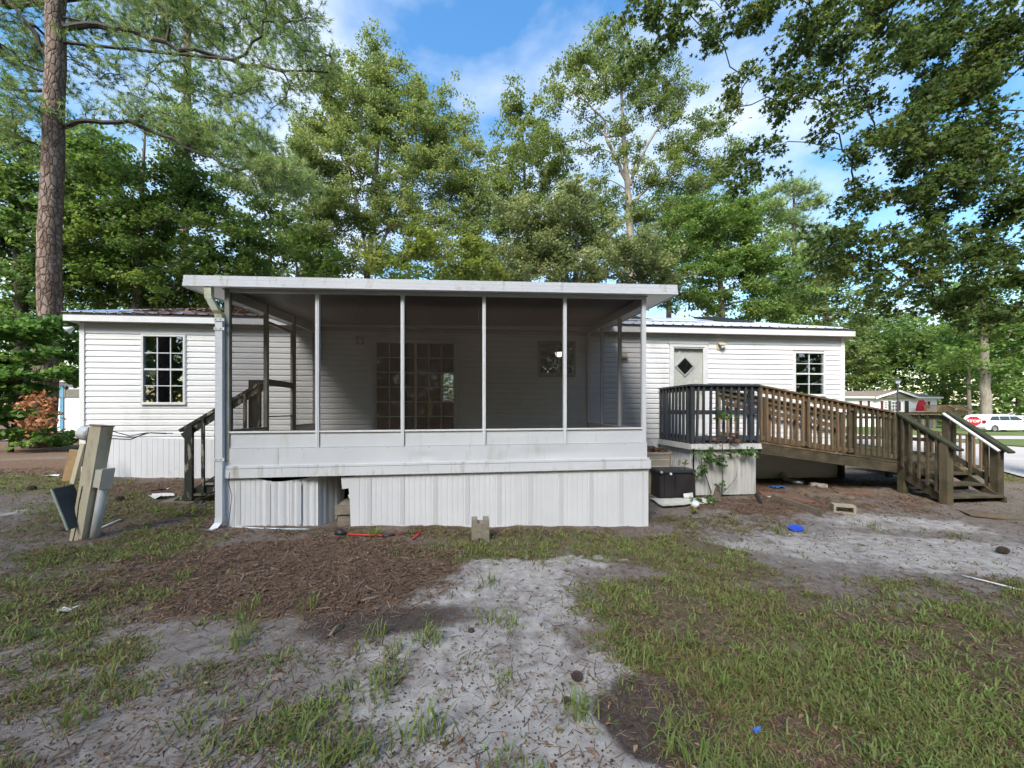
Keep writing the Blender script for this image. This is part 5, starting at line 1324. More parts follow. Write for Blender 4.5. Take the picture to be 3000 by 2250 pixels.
cup(p, (0.9, -0.45, 0.12), 0.062, 0.15, 'foam_cup', 'white foam cup lying on the cream siding scrap', 'cup')
p = gp(2037, 1494); p.z += 0.055
mb = MB().lathe([(0.0, -0.01), (0.03, -0.008), (0.055, 0.01), (0.062, 0.05), (0.06, 0.09), (0.048, 0.11), (0.044, 0.108), (0.0, 0.10)], p + Vector((0, 0.05, -0.015)), 14, (0.1, -0.55, 0.8))
jug = tag(mb.build('plastic_jug', M['white_plastic'], None, True), 'crumpled white plastic container on the ground nearest the porch corner', 'container')
for dx in (-0.022, 0.022):
    MB().lathe([(0.014, 0), (0.010, 0.006), (0, 0.007)], p + Vector((dx, -0.012, 0.055)), 8, (0.1, -0.6, 0.75)).build('dent_hole', M['black_plastic'], jug)
# duct pieces
a, b, c = gp(2352, 1424), gp(2303, 1415), gp(2335, 1404)
r_ = 0.055
pa, pb2 = a + Vector((0.0, 0, r_)), b + Vector((0.02, 0, r_))
pts = [pa, pb2 + (pa - pb2) * 0.15, pb2 + Vector((0.0, 0.03, 0.01)), pb2 + Vector((0.06, 0.13, 0.035)), pb2 + Vector((0.26, 0.42, 0.10))]
tag(MB().tube(pts, [r_, r_, r_, r_, r_ * 1.02], 14).build('duct_elbow', M['duct'], None, True), 'bent shiny metal duct elbow on the ground under the ramp', 'duct')
a, b = gp(2372, 1428), gp(2422, 1432)
mb = MB(); d = (b - a).normalized(); n = 14
pts = [a + Vector((0, 0, 0.06)), a + d * 0.08 + Vector((0, 0, 0.06)), a + d * 0.16 + Vector((0, 0, 0.055)), b + Vector((0, 0, 0.05))]
mb.tube(pts, [0.05, 0.062, 0.055, 0.056], n, cap=False); mb.tube([pts[3], pts[2], pts[1]], [0.046, 0.045, 0.045], n, cap=False)
tag(mb.build('drain_pipe', M['duct_moss'], None, True), 'short open stained pipe lying right of the metal duct', 'pipe')
# boards on the ground
def board(pa, pb, w, t, name, m, label, roll=0.0, lift=0.0):
    a, b = pa.copy(), pb.copy(); a.z += t / 2 + lift; b.z += t / 2 + lift
    o = MB().beam(a, b, w, t).build(name, m); return tag(o, label, 'board')
board(gp(2262, 1466), gp(2407, 1516), 0.04, 0.12, 'edge_board', M['grey_board'], 'long grey board standing on edge in front of the landing')
board(gp(2225, 1448), gp(2330, 1458), 0.30, 0.04, 'plank', M['red_brown_board'], 'reddish brown plank lying against the foot of the landing skirt')
board(gp(2290, 1462), gp(2385, 1482), 0.22, 0.045, 'plank', M['red_brown_board'], 'reddish plank with orange mark behind the grey edge board', lift=0.03)
board(gp(2335, 1446), gp(2500, 1458), 0.34, 0.03, 'plank', M['tan_wood'], 'wide pale plank lying in front of the stained pipe')
board(gp(2360, 1457), gp(2500, 1463), 0.06, 0.06, 'plank', M['grey_board'], 'narrow grey timber at the front edge of the pale plank', lift=0.01)
board(gp(2450, 1444), gp(2560, 1452), 0.22, 0.03, 'plank', M['red_brown_board'], 'brown plank under the ramp post at the right')
board(gp(2215, 1450), gp(2228, 1478), 0.05, 0.05, 'stake', M['dark_panel'], 'dark stake lying against the corner of the landing skirt')
board(gp(2250, 1461), gp(2265, 1459), 0.03, 0.012, 'slat', M['paper'], 'short white slat beside the grey edge board', lift=0.03)
board(gp(2820, 1502), gp(3000, 1520), 0.45, 0.02, 'plywood_sheet', M['tan_wood'], 'weathered plywood sheet on the ground below the ramp steps')
board(gp(588, 1502), gp(640, 1488), 0.07, 0.03, 'plank', M['fresh_wood'], 'fresh orange plank end beside the porch downspout')
# concrete blocks
def hollow_block(loc, rz, L, D, Hh, label, m, tilt=(0, 0)):
    """two-core block lying on its side so that a core shows at the front"""
    mb = MB(); t = 0.035
    mb.box(-L / 2, L / 2, -D / 2, D / 2, 0, t); mb.box(-L / 2, L / 2, -D / 2, D / 2, Hh - t, Hh)
    for xa in (-L / 2, L / 2 - t): mb.box(xa, xa + t, -D / 2, D / 2, t, Hh - t)
    mb.box(-L / 2 + t, L / 2 - t, D / 2 - t, D / 2, t, Hh - t)
    o = mb.build('concrete_block', m); o.location = loc; o.rotation_euler = (tilt[0], tilt[1], rz); return tag(o, label, 'block', 'concrete blocks in the yard')
p = gp(2478, 1505)
hollow_block(p + Vector((0, 0.05, -0.01)), radians(-28), 0.30, 0.16, 0.155, 'concrete block with a slot lying beside the pale plank', M['concrete2'])
# two stacked split blocks before the porch skirt
def fork_block(z, notch, label, yoff=0.0):
    p = gp(1407, 1583); L, D, Hh = 0.225, 0.18, 0.135; t = 0.075
    mb = MB()
    if notch == 'top':
        mb.box(-L / 2, L / 2, -D / 2, D / 2, 0, Hh - 0.05)
        mb.box(-L / 2, -L / 2 + t, -D / 2, D / 2, Hh - 0.05, Hh); mb.box(L / 2 - t, L / 2, -D / 2, D / 2, Hh - 0.05, Hh)
    else:
        mb.box(-L / 2, L / 2, -D / 2, D / 2, 0.04, Hh)
        mb.box(-L / 2, -0.025, -D / 2, D / 2, 0, 0.04); mb.box(0.025, L / 2, -D / 2, D / 2, 0, 0.04)
    o = mb.build('concrete_block', M['concrete'])
    o.location = p + Vector((0.0, 0.05 + yoff, z)); o.rotation_euler = (0, 0, radians(1.5)); return tag(o, label, 'block', 'concrete blocks in the yard')
fork_block(0.0, 'bottom', 'lower concrete block of the small stack before the porch skirt')
fork_block(0.136, 'top', 'upper forked concrete block of the small stack before the porch skirt', 0.01)
# red and black tool lying along the skirt
tool = thing('bolt_cutter', 'red handled tool with black grips lying in the grass before the porch', 'tool', gp(1120, 1574))
def gpt(px, py, h=0.03): q = gp(px, py); q.z += h; return q
MB().tube([gpt(1015, 1572), gpt(1120, 1576), gpt(1180, 1571)], 0.014, 8).build('handle', M['red'], tool, True)
MB().tube([gpt(1120, 1577), gpt(1140, 1576), gpt(1155, 1574)], 0.024, 8).build('grip', M['black_plastic'], tool, True)
MB().tube([gpt(1215, 1568), gpt(1238, 1565, 0.05), gpt(1208, 1586)], 0.012, 8).build('handle', M['red'], tool, True)
MB().tube([gpt(1155, 1573), gpt(1215, 1568)], 0.010, 8).build('handle', M['black_plastic'], tool, True)
MB().tube([gpt(988, 1570, 0.05), gpt(1002, 1574, 0.05), gpt(1016, 1572, 0.04)], [0.05, 0.055, 0.02], 8).build('head', M['black_plastic'], tool, True)
# blue lid
p = gp(2332, 1554); n = 24; mb = MB()
prof = [(0.0, 0.010), (0.085, 0.012), (0.105, 0.016), (0.112, 0.010), (0.11, 0.0), (0.0, 0.004)]
mb.lathe(prof, (0, 0, 0), n); lidb = mb.build('bucket_lid', M['blue'], None, True); lidb.location = p + Vector((0, 0, 0.03)); lidb.rotation_euler = (radians(8), radians(-6), 0.3)
lidb.scale = (1, 0.8, 1); tag(lidb, 'bright blue plastic lid lying on the pale sand', 'lid')
p = gp(2277, 1432)
mb = MB(); N = 6; vs = []
for j in range(N):
    for i in range(N): vs.append((p.x - 0.13 + 0.26 * i / (N - 1), p.y + 0.10 - 0.2 * j / (N - 1), p.z + 0.02 + 0.045 * rnd.random()))
mb.add(vs, [(j * N + i, (j + 1) * N + i, (j + 1) * N + i + 1, j * N + i + 1) for j in range(N - 1) for i in range(N - 1)])
tag(mb.build('blue_wrapper', M['blue_cloth'], None, True), 'crumpled blue wrapper under the ramp beside the landing', 'wrapper')
# pipes and rods on the ground
tag(MB().tube([gpt(285, 1556, 0.02), gpt(352, 1529, 0.03)], 0.014, 8).build('plastic_pipe', M['pvc_white'], None, True), 'short white plastic pipe on the ground behind the pedestal', 'pipe')
tag(MB().tube([gpt(2818, 1690, 0.015), gpt(2900, 1711, 0.02), gpt(3010, 1738, 0.015)], 0.008, 8).build('white_rod', M['pvc_white'], None, True), 'thin white rod on the sand at the right edge', 'rod')
tag(MB().tube([gpt(680, 1547, 0.02), gpt(760, 1553, 0.02), gpt(905, 1555, 0.02)], 0.012, 6).build('skirt_track', M['white_plastic'], None, True), 'loose white track strip lying before the buckled skirt', 'strip')
# scraps
def scrap(px, py, s, m, name, label, cat):
    p = gp(px, py); mb = MB(); N = 4; vs = []
    for j in range(N):
        for i in range(N): vs.append((p.x + s * (i / 3 - 0.5) + rnd.uniform(-.2, .2) * s, p.y + s * 0.7 * (j / 3 - 0.5) + rnd.uniform(-.15, .15) * s, p.z + 0.012 + s * 0.28 * rnd.random()))
    mb.add(vs, [(j * N + i, j * N + i + 1, (j + 1) * N + i + 1, (j + 1) * N + i) for j in range(N - 1) for i in range(N - 1)])
    tag(mb.build(name, m, None, True), label, cat)
scrap(585, 1473, 0.12, M['white_plastic'], 'white_rag', 'crumpled white rag by the foot of the porch steps', 'rag')
scrap(590, 1485, 0.10, M['blue_cloth'], 'blue_rag', 'small blue rag just below the white rag', 'rag')
scrap(470, 1460, 0.25, M['paper'], 'torn_paper', 'torn white paper on the ground left of the porch steps', 'paper')
scrap(478, 1437, 0.14, M['paper'], 'white_scrap', 'small white scrap on the straw beyond the torn paper', 'paper')
scrap(152, 1397, 0.16, M['paper'], 'white_scrap', 'white scrap on the grass near the left edge', 'paper')
scrap(920, 1702, 0.055, M['blue'], 'blue_tag', 'tiny blue tag on the mulch bed', 'tag')
scrap(1042, 1652, 0.05, M['red'], 'red_tag', 'tiny red tag on the mulch bed near the porch', 'tag')
scrap(2222, 2150, 0.05, M['blue_cloth'], 'blue_scrap', 'small pale blue scrap in the grass at the lower right', 'paper')
scrap(690, 1585, 0.08, M['paper'], 'white_chip', 'white chip on the straw below the downspout', 'paper')
scrap(190, 1795, 0.10, M['cream_vinyl'], 'pale_chip', 'pale wood chip among the grass tufts on the left', 'wood chip')
# twigs
def twig(pxs, r, label):
    pts = [gpt(x, y, 0.015 + 0.02 * (i % 2)) for i, (x, y) in enumerate(pxs)]
    tag(MB().tube(pts, [r * (1 - 0.5 * i / len(pts)) for i in range(len(pts))], 5).build('twig', M['twig'], None, True), label, 'twig', 'twigs on the mulch bed')
twig([(1052, 1768), (1090, 1764), (1120, 1750), (1140, 1730), (1155, 1700)], 0.012, 'long curved twig at the right of the mulch bed')
twig([(1010, 1706), (1020, 1692), (1045, 1680)], 0.012, 'short bent twig in the middle of the mulch bed')
twig([(1160, 1640), (1185, 1643), (1215, 1647), (1195, 1670)], 0.010, 'forked twig near the far right corner of the mulch bed')
twig([(690, 1680), (715, 1695), (700, 1720)], 0.010, 'small pale twig at the left of the mulch bed')
twig([(965, 1870), (985, 1850), (1005, 1832)], 0.010, 'straight dark twig on the sand below the mulch bed')
# pine cones
def cone(px, py, r, label):
    p = gp(px, py); mb = MB(); rr = random.Random(px)
    for i in range(60):
        t = i / 60; a = i * 2.4; z = (t - 0.5) * 2 * r; q = r * 0.75 * sqrt(max(0.05, 1 - (2 * t - 1) ** 2))
        d = Vector((cos(a), sin(a), 0.35)); c = p + Vector((z, 0, r * 0.7)) + Vector((0.2 * d.z, d.x, d.y)) * q
        s = r * 0.22; mb.frame_box(c, Vector((s, 0, 0)), Vector((0, s, 0)), Vector((0, 0, s * 0.5)))
    tag(mb.build('pine_cone', M['cone']), label, 'pine cone', 'pine cones in the yard')
cone(92, 1437, 0.055, 'dark pine cone on the grass left of the pedestal'); cone(350, 1467, 0.05, 'dark pine cone between the pedestal and the porch steps')
cone(2938, 1620, 0.05, 'dark pine cone on the sand near the right edge'); cone(1660, 2060, 0.022, 'small dark cone on the pale sand near the lower middle')
cone(1690, 1990, 0.03, 'dark cone at the edge of the sand patch'); cone(1380, 1852, 0.02, 'small round brown cone on the sand path')
# ================================================================ BACKGROUND: neighbour house, lamp, sign, cars, left trailer
M['nsiding'] = mkmat('neighbour_siding', (0.78, 0.77, 0.76), (0.72, 0.71, 0.70), 2, rough=0.6)
M['shingle'] = mkmat('brown_shingles', (0.20, 0.155, 0.125), (0.15, 0.115, 0.095), 5, rough=0.9, bump=0.4)
M['maroon'] = mkmat('maroon_shutter', (0.10, 0.03, 0.03), (0.08, 0.025, 0.025), 5, rough=0.6)
M['umbrella'] = mkmat('red_canvas', (0.40, 0.02, 0.03), (0.32, 0.015, 0.025), 5, rough=0.8)
M['win_dark'] = mkmat('far_glass', (0.10, 0.11, 0.12), (0.07, 0.08, 0.09), 3, rough=0.1, spec=0.6)
YN = 40.0
gN = gz(46, YN)
nh = thing('neighbour_house', 'pale manufactured house with brown gabled roof across the street', 'house', (47, YN, gN))
nz = lambda py, px=2600: at(px, py, YN).z
nx = lambda px: YN * tanpx(px)
e_l, e_r = nx(2440), nx(2745)
z_e = nz(1163)
xpk, zpk = nx(2621), nz(1143.5)
gl, gr_ = nx(2562), nx(2672)
wb = MB().box(e_l, e_r, YN, YN + 7, gN - 0.2, z_e)
wb.build('wall', M['nsiding'], nh)
mbx = MB().add([(gl, YN - 0.02, z_e - 0.05), (gr_, YN - 0.02, z_e - 0.05), (xpk, YN - 0.02, zpk - 0.1), (gl, YN + 3, z_e - 0.05), (gr_, YN + 3, z_e - 0.05), (xpk, YN + 3, zpk - 0.1)], [(0, 1, 2), (5, 4, 3), (0, 3, 4, 1), (1, 4, 5, 2), (2, 5, 3, 0)])
mbx.build('gable_wall', M['nsiding'], nh)
rf = MB().add([(e_l - 0.3, YN - 0.35, z_e), (e_r + 0.3, YN - 0.35, z_e), (e_r + 0.3, YN + 3.6, zpk + 0.1), (e_l - 0.3, YN + 3.6, zpk + 0.1), (e_r + 0.3, YN + 7.4, z_e), (e_l - 0.3, YN + 7.4, z_e),
               (e_l - 0.3, YN - 0.35, z_e - 0.12), (e_r + 0.3, YN - 0.35, z_e - 0.12), (e_r + 0.3, YN + 7.4, z_e - 0.12), (e_l - 0.3, YN + 7.4, z_e - 0.12)],
              [(0, 1, 2, 3), (3, 2, 4, 5), (0, 6, 7, 1), (6, 9, 8, 7), (1, 7, 8, 4, 2), (0, 3, 5, 9, 6)]).build('roof', M['shingle'], nh)
for a, za, b, zb in ((gl - 0.4, z_e - 0.08, xpk, zpk), (xpk, zpk, gr_ + 0.4, z_e - 0.08)):
    mb = MB(); mb.add([(a, YN - 0.5, za + 0.02), (b, YN - 0.5, zb + 0.02), (b, YN + 3.5, zb + 0.12), (a, YN + 3.5, za + 0.12), (a, YN - 0.5, za - 0.05), (b, YN - 0.5, zb - 0.05), (b, YN + 3.5, zb + 0.02), (a, YN + 3.5, za + 0.02)],
           [(0, 1, 2, 3), (7, 6, 5, 4), (0, 4, 5, 1), (1, 5, 6, 2), (2, 6, 7, 3), (3, 7, 4, 0)]).build('gable_roof', M['shingle'], nh)
    MB().beam((a, YN - 0.52, za - 0.06), (b, YN - 0.52, zb - 0.06), 0.05, 0.20).build('rake_trim', M['trim'], nh)
MB().beam((e_l - 0.3, YN - 0.38, z_e - 0.07), (gl - 0.4, YN - 0.38, z_e - 0.07), 0.05, 0.18).build('eave_trim', M['trim'], nh)
MB().beam((gr_ + 0.4, YN - 0.38, z_e - 0.07), (e_r + 0.3, YN - 0.38, z_e - 0.07), 0.05, 0.18).build('eave_trim', M['trim'], nh)
def nwin(p0, p1, q0, q1, cols, rows, shut=True):
    x0, x1, z1, z0 = nx(p0), nx(p1), nz(q0), nz(q1)
    w = MB().box(x0 - 0.07, x1 + 0.07, YN - 0.06, YN - 0.021, z0 - 0.07, z1 + 0.07).build('window', M['trim'], nh)
    cw, ch = (x1 - x0) / cols, (z1 - z0) / rows
    for i in range(cols):
        for j in range(rows):
            MB().box(x0 + i * cw + 0.035, x0 + (i + 1) * cw - 0.035, YN - 0.07, YN - 0.061, z0 + j * ch + 0.035, z0 + (j + 1) * ch - 0.035).build('pane', M['win_dark'], w)
    if shut:
        for a, b in ((x0 - 0.42, x0 - 0.1), (x1 + 0.1, x1 + 0.42)): MB().box(a, b, YN - 0.06, YN - 0.022, z0 - 0.05, z1 + 0.05).build('shutter', M['maroon'], w)
nwin(2527, 2538, 1176, 1191, 2, 3); nwin(2589, 2599, 1176, 1203, 2, 4); nwin(2603, 2628, 1176, 1205, 3, 3, False); nwin(2703, 2714, 1177, 1196, 2, 3)
MB().box(nx(2634) - 0.15, nx(2634) + 0.15, YN - 0.06, YN - 0.022, nz(1203), nz(1176)).build('shutter', M['maroon'], nh)
dd = MB().box(nx(2646), nx(2663), YN - 0.07, YN - 0.022, gN + 0.6, nz(1170)).build('front_door', M['trim'], nh)
MB().box(nx(2648), nx(2660), YN - 0.09, YN - 0.071, gN + 0.6, nz(1174)).build('door_opening', M['slate'], dd)
M['deck_wood'] = mkmat('pine_deck', (0.42, 0.27, 0.16), (0.34, 0.21, 0.12), 3, rough=0.8, vary=0.15)
d0, d1 = nx(2642), nx(2765)
dk = thing('neighbour_deck', 'tan wooden deck with railing in front of the neighbouring house', 'deck', (d0, YN - 1.5, gN))
zd = nz(1211)
YD = YN - 2.2
MB().box(d0, d1, YD, YN - 0.03, zd - 0.15, zd).build('deck_floor', M['deck_wood'], dk)
MB().box(d0, d1, YD - 0.05, YD + 0.05, zd + 0.85, zd + 0.95).build('rail', M['deck_wood'], dk)
for i in range(36):
    x = d0 + 0.1 + (d1 - d0 - 0.2) * i / 35; MB().box(x - 0.025, x + 0.025, YD - 0.02, YD + 0.02, zd, zd + 0.849).build('baluster', M['deck_wood'], dk)
for i in range(5):
    x = d0 + 0.06 + (d1 - d0 - 0.12) * i / 4; MB().box(x - 0.06, x + 0.06, YD + 0.06, YD + 0.18, gN - 0.2, zd - 0.151).build('post', M['deck_wood'], dk)
MB().beam((d0 + 2.8, YD - 0.1, zd + 0.9), (d0 + 4.6, YD - 0.9, zd + 0.2), 0.08, 0.12).build('stair_rail', M['deck_wood'], dk)
MB().beam((d0 + 3.6, YD - 0.1, zd + 0.9), (d0 + 5.4, YD - 0.9, zd + 0.2), 0.08, 0.12).build('stair_rail', M['deck_wood'], dk)
ux = nx(2692) - 1.2
uz = nz(1171)
um = thing('patio_umbrella', 'closed red patio umbrella on the neighbouring deck', 'umbrella', (ux, YN - 1.2, zd))
MB().tube([(ux, YN - 1.2, zd), (ux, YN - 1.2, uz + 0.1)], 0.03, 6).build('pole', M['frame_alu'], um)
MB().lathe([(0.50, zd + 0.25), (0.42, zd + 0.9), (0.22, zd + 1.5), (0.12, uz - 0.25), (0.02, uz)], (ux, YN - 1.2, 0), 10).build('canopy', M['umbrella'], um)
# lamp post
YL = 24.7
lx = YL * tanpx(2630); gl_ = gz(lx, YL)
lp = thing('street_lamp', 'dark lamp post with lantern in front of the neighbouring house', 'street lamp', (lx, YL, gl_))
ztop = at(2630, 1112, YL).z; zl0 = at(2630, 1124, YL).z
MB().lathe([(0.16, gl_), (0.15, gl_ + 0.3), (0.075, gl_ + 0.5), (0.065, gl_ + 1.6), (0.05, zl0 - 0.05), (0.07, zl0)], (lx, YL, 0), 10).build('pole', M['slate'], lp)
M['lantern'] = mkmat('lantern_glass', (0.45, 0.50, 0.52), (0.40, 0.45, 0.47), 4, rough=0.15, spec=0.6)
MB().lathe([(0.10, zl0 + 0.01), (0.19, zl0 + 0.24)], (lx, YL, 0), 6).build('lantern', M['lantern'], lp)
MB().lathe([(0.24, zl0 + 0.241), (0.22, zl0 + 0.27), (0.08, zl0 + 0.36), (0.03, zl0 + 0.42)], (lx, YL, 0), 6).build('lantern_cap', M['slate'], lp)
# stop sign
YT = 16.3
sx = YT * tanpx(2852); c = at(2852, 1234, YT); gS = gz(sx, YT)
ss = thing('stop_sign', 'red octagonal STOP sign on a low post by the road', 'road sign', (sx, YT, gS))
fc = Vector((0, 0, 0)) - Vector((sx, YT, 0)); fc.z = 0; fc.normalize(); rt_ = Vector((-fc.y, fc.x, 0))
M['sign_red'] = mkmat('sign_red', (0.50, 0.02, 0.03), (0.44, 0.018, 0.025), 4, rough=0.4)
M['sign_white'] = mkmat('sign_white', (0.8, 0.8, 0.8), (0.74, 0.74, 0.74), 4, rough=0.4)
def octo(r, off, th, m, name):
    mb = MB(); v = []
    for k in range(8):
        a = radians(22.5 + 45 * k); v.append(c + rt_ * (r * cos(a)) + Vector((0, 0, r * sin(a))) + fc * off)
    w = [p - fc * th for p in v]
    mb.add(v + w, [tuple(range(8)), tuple(reversed(range(8, 16)))] + [(i, i + 8, (i + 1) % 8 + 8, (i + 1) % 8) for i in range(8)])
    return mb.build(name, m, ss)
R8 = 0.265
octo(R8, 0.0, 0.004, M['sign_white'], 'plate'); octo(R8 * 0.93, 0.003, 0.0025, M['sign_red'], 'face')
MB().box(sx - 0.03 - fc.x * 0.04, sx + 0.03 - fc.x * 0.04, YT - 0.03 - fc.y * 0.04, YT + 0.03 - fc.y * 0.04, gS - 0.1, c.z + 0.2).build('post', M['pvc'], ss)
fcu = bpy.data.curves.new('lettering', 'FONT'); fcu.body = 'STOP'; fcu.size = 0.17; fcu.align_x = 'CENTER'; fcu.align_y = 'CENTER'; fcu.extrude = 0.001; fcu.offset = 0.004; fcu.space_character = 1.02
fcu.materials.append(M['sign_white'])
to = bpy.data.objects.new('lettering', fcu); COL.objects.link(to)
to.parent = ss; to.matrix_parent_inverse = base_inv(ss)
mw_ = Matrix((( -rt_.x * -1, 0, fc.x, 0), (-rt_.y * -1, 0, fc.y, 0), (0, 1, 0, 0), (0, 0, 0, 1)))
bpy.context.view_layer.update()
lme = bpy.data.meshes.new_from_object(to.evaluated_get(bpy.context.evaluated_depsgraph_get()))
bpy.data.objects.remove(to, do_unlink=True)
to = link('lettering', lme, M['sign_white'], ss)
to.matrix_basis = Matrix.Translation(c + fc * 0.0055) @ mw_
# cars
M['car_white'] = mkmat('white_car_paint', (0.75, 0.76, 0.78), (0.72, 0.73, 0.75), 1, rough=0.25, spec=0.6)
M['car_glass'] = mkmat('car_glass', (0.02, 0.022, 0.025), (0.025, 0.027, 0.03), 1, rough=0.06, spec=0.7)
M['tyre'] = mkmat('tyre', (0.02, 0.02, 0.02), (0.03, 0.03, 0.03), 8, rough=0.9)
M['rim'] = mkmat('wheel_rim', (0.35, 0.36, 0.38), (0.28, 0.29, 0.30), 8, rough=0.3, metal=0.7)
M['lamp_red'] = mkmat('tail_lamp', (0.35, 0.02, 0.02), (0.3, 0.02, 0.02), 4, rough=0.2)
M['lamp_clear'] = mkmat('head_lamp', (0.6, 0.62, 0.64), (0.5, 0.52, 0.54), 4, rough=0.15)
def car(loc, rz, label, L=4.85, Wd=1.85, Hc=1.56, m=None, z=None):
    g = gz(loc[0], loc[1]) if z is None else z
    t = thing('parked_car', label, 'car', (loc[0], loc[1], g), 'cars parked across the street')
    parts = []
    # lower body: side outline in x (length) and z, widened at the waist
    def hull(outline, w0, w1, zmid, name, mat):
        mb = MB(); n = len(outline); v = []
        for s in (-1, 1):
            for x, z in outline:
                w = w0 + (w1 - w0) * max(0, (z - zmid)) ; v.append((x, s * w, z))
        mb.add(v, [tuple(range(n)), tuple(reversed(range(n, 2 * n)))] + [(i, i + n, (i + 1) % n + n, (i + 1) % n) for i in range(n)])
        o = link(name, mb.mesh(name), mat, None); o.parent = t; parts.append(o); return o
    h = L / 2; w = Wd / 2
    body = [(-h, 0.45), (-h + 0.05, 0.85), (-h + 0.12, 0.98), (h - 1.35, 1.0), (h - 0.45, 0.86), (h - 0.12, 0.72), (h, 0.5), (h - 0.05, 0.28),
            (h - 0.55, 0.22), (h - 0.58, 0.42), (h - 0.72, 0.60), (h - 0.92, 0.66), (h - 1.12, 0.60), (h - 1.26, 0.42), (h - 1.29, 0.22),
            (-h + 1.24, 0.22), (-h + 1.21, 0.42), (-h + 1.07, 0.60), (-h + 0.87, 0.66), (-h + 0.67, 0.60), (-h + 0.53, 0.42), (-h + 0.50, 0.22), (-h + 0.06, 0.28)]
    hull(body, w, w - 0.1, 0.6, 'body', m or M['car_white'])
    hull([(-h + 0.10, 0.985), (-h + 0.42, Hc - 0.12), (-h + 0.8, Hc - 0.03), (-0.3, Hc), (0.30, Hc - 0.07), (0.75, Hc - 0.22), (h - 0.95, 1.0)], w - 0.02, w - 0.25, 0.95, 'cabin', m or M['car_white'])
    for s in (-1, 1):
        for (xa, xb, xc, xd) in ((-h + 0.42, -h + 1.35, -h + 1.35, -h + 0.75), (-h + 1.39, -0.15, -0.15, -h + 1.39), (-0.11, h - 1.30, 0.50, -0.11)):
            z0, z1 = 1.03, Hc - 0.16
            mb = MB(); ww = lambda z: w - 0.018 - (0.25 - 0.02) * (z - 0.95)
            a = [(xa, z0), (xb, z0), (xc, z1), (xd, z1)]
            v = [(x, s * (ww(z) + 0.004), z) for x, z in a] + [(x, s * (ww(z) - 0.02), z) for x, z in a]
            mb.add(v, [(0, 1, 2, 3), (7, 6, 5, 4), (0, 4, 5, 1), (1, 5, 6, 2), (2, 6, 7, 3), (3, 7, 4, 0)])
            o = link('side_window', mb.mesh('side_window'), M['car_glass'], None); o.parent = t
        for xw in (h - 0.92, -h + 0.87):
            mb = MB().lathe([(0.20, -0.1), (0.31, -0.11), (0.33, -0.07), (0.33, 0.07), (0.31, 0.11), (0.20, 0.1)], (xw, s * (w - 0.13), 0.33), 18, (0, 1, 0))
            o = link('wheel', mb.mesh('wheel', True), M['tyre'], None); o.parent = t
            mb = MB().lathe([(0.20, 0.0), (0.19, 0.02), (0.05, 0.01), (0.0, 0.03)], (xw, s * (w - 0.025), 0.33), 14, (0, s, 0))
            r = link('rim', mb.mesh('rim'), M['rim'], None); r.parent = o
        mb = MB().box(h - 1.5, h - 1.32, s * (w + 0.02) - 0.09, s * (w + 0.02) + 0.09, 1.0, 1.12)
        o = link('mirror', mb.mesh('mirror'), m or M['car_white'], None); o.parent = t
        for xx in (-h + 1.9, 0.35):
            mb = MB().box(xx, xx + 0.16, s * (w - 0.02) - 0.012, s * (w - 0.02) + 0.012, 0.86, 0.885)
            o = link('door_handle', mb.mesh('door_handle'), M['rim'], None); o.parent = t
        mb = MB().box(h - 0.35, h - 0.09, s * (w - 0.28) - 0.16, s * (w - 0.28) + 0.16, 0.62, 0.73)
        o = link('headlight', mb.mesh('headlight'), M['lamp_clear'], None); o.parent = t
        mb = MB().box(-h + 0.01, -h + 0.12, s * (w - 0.12) - 0.1, s * (w - 0.12) + 0.1, 0.8, 1.05)
        o = link('tail_light', mb.mesh('tail_light'), M['lamp_red'], None); o.parent = t
    mb = MB().add([(h - 1.02, -w + 0.18, 1.02), (h - 1.02, w - 0.18, 1.02), (0.78, w - 0.3, Hc - 0.17), (0.78, -w + 0.3, Hc - 0.17),
                   (h - 1.06, -w + 0.18, 1.0), (h - 1.06, w - 0.18, 1.0), (0.74, w - 0.3, Hc - 0.19), (0.74, -w + 0.3, Hc - 0.19)], [(0, 1, 2, 3), (7, 6, 5, 4), (0, 4, 5, 1), (1, 5, 6, 2), (2, 6, 7, 3), (3, 7, 4, 0)])
    for v in mb.v: pass
    o = link('windscreen', mb.mesh('windscreen'), M['car_glass'], None); o.parent = t; o.location = (0.035, 0, 0.03)
    t.rotation_euler = (0, 0, rz)
    return t
YC = 30.0
xc = YC * tanpx(2926); zcar = at(2926, 1266, YC).z
car((xc, YC), radians(-4), 'white minivan parked behind the stop sign', z=gz(xc, YC) + 0.0)
xc2 = 33.5 * tanpx(3005)
car((xc2, 33.5), radians(-4), 'second white car half hidden beyond the white minivan', L=4.6, Hc=1.5)
xc3 = 44 * tanpx(2962)
car((xc3, 44), radians(178), 'far white car glimpsed above the parked minivan roof', L=4.8, Hc=1.75)
# trailer glimpsed behind the shrubs on the left
YQ = 22.0
qx0, qx1 = YQ * tanpx(40), YQ * tanpx(300)
lt = thing('left_trailer', 'white trailer glimpsed between the pine and the home on the left', 'house', ((qx0 + qx1) / 2, YQ, gz(qx1, YQ)))
M['nblue'] = mkmat('blue_trim', (0.10, 0.24, 0.35), (0.08, 0.2, 0.3), 3, rough=0.5)
q = lambda px, py: at(px, py, YQ)
MB().box(qx0, qx1, YQ, YQ + 4, gz(qx1, YQ) + 0.2, q(200, 1120).z).build('wall', M['siding'], lt)
MB().box(qx0 - 0.2, qx1 + 0.2, YQ - 0.3, YQ + 4.2, q(200, 1120).z + 0.002, q(200, 1110).z).build('roof', M['roof_metal'], lt)
MB().box(q(178, 1150).x, q(188, 1150).x, YQ - 0.05, YQ - 0.005, gz(qx1, YQ) + 0.3, q(180, 1130).z).build('corner_post', M['nblue'], lt)
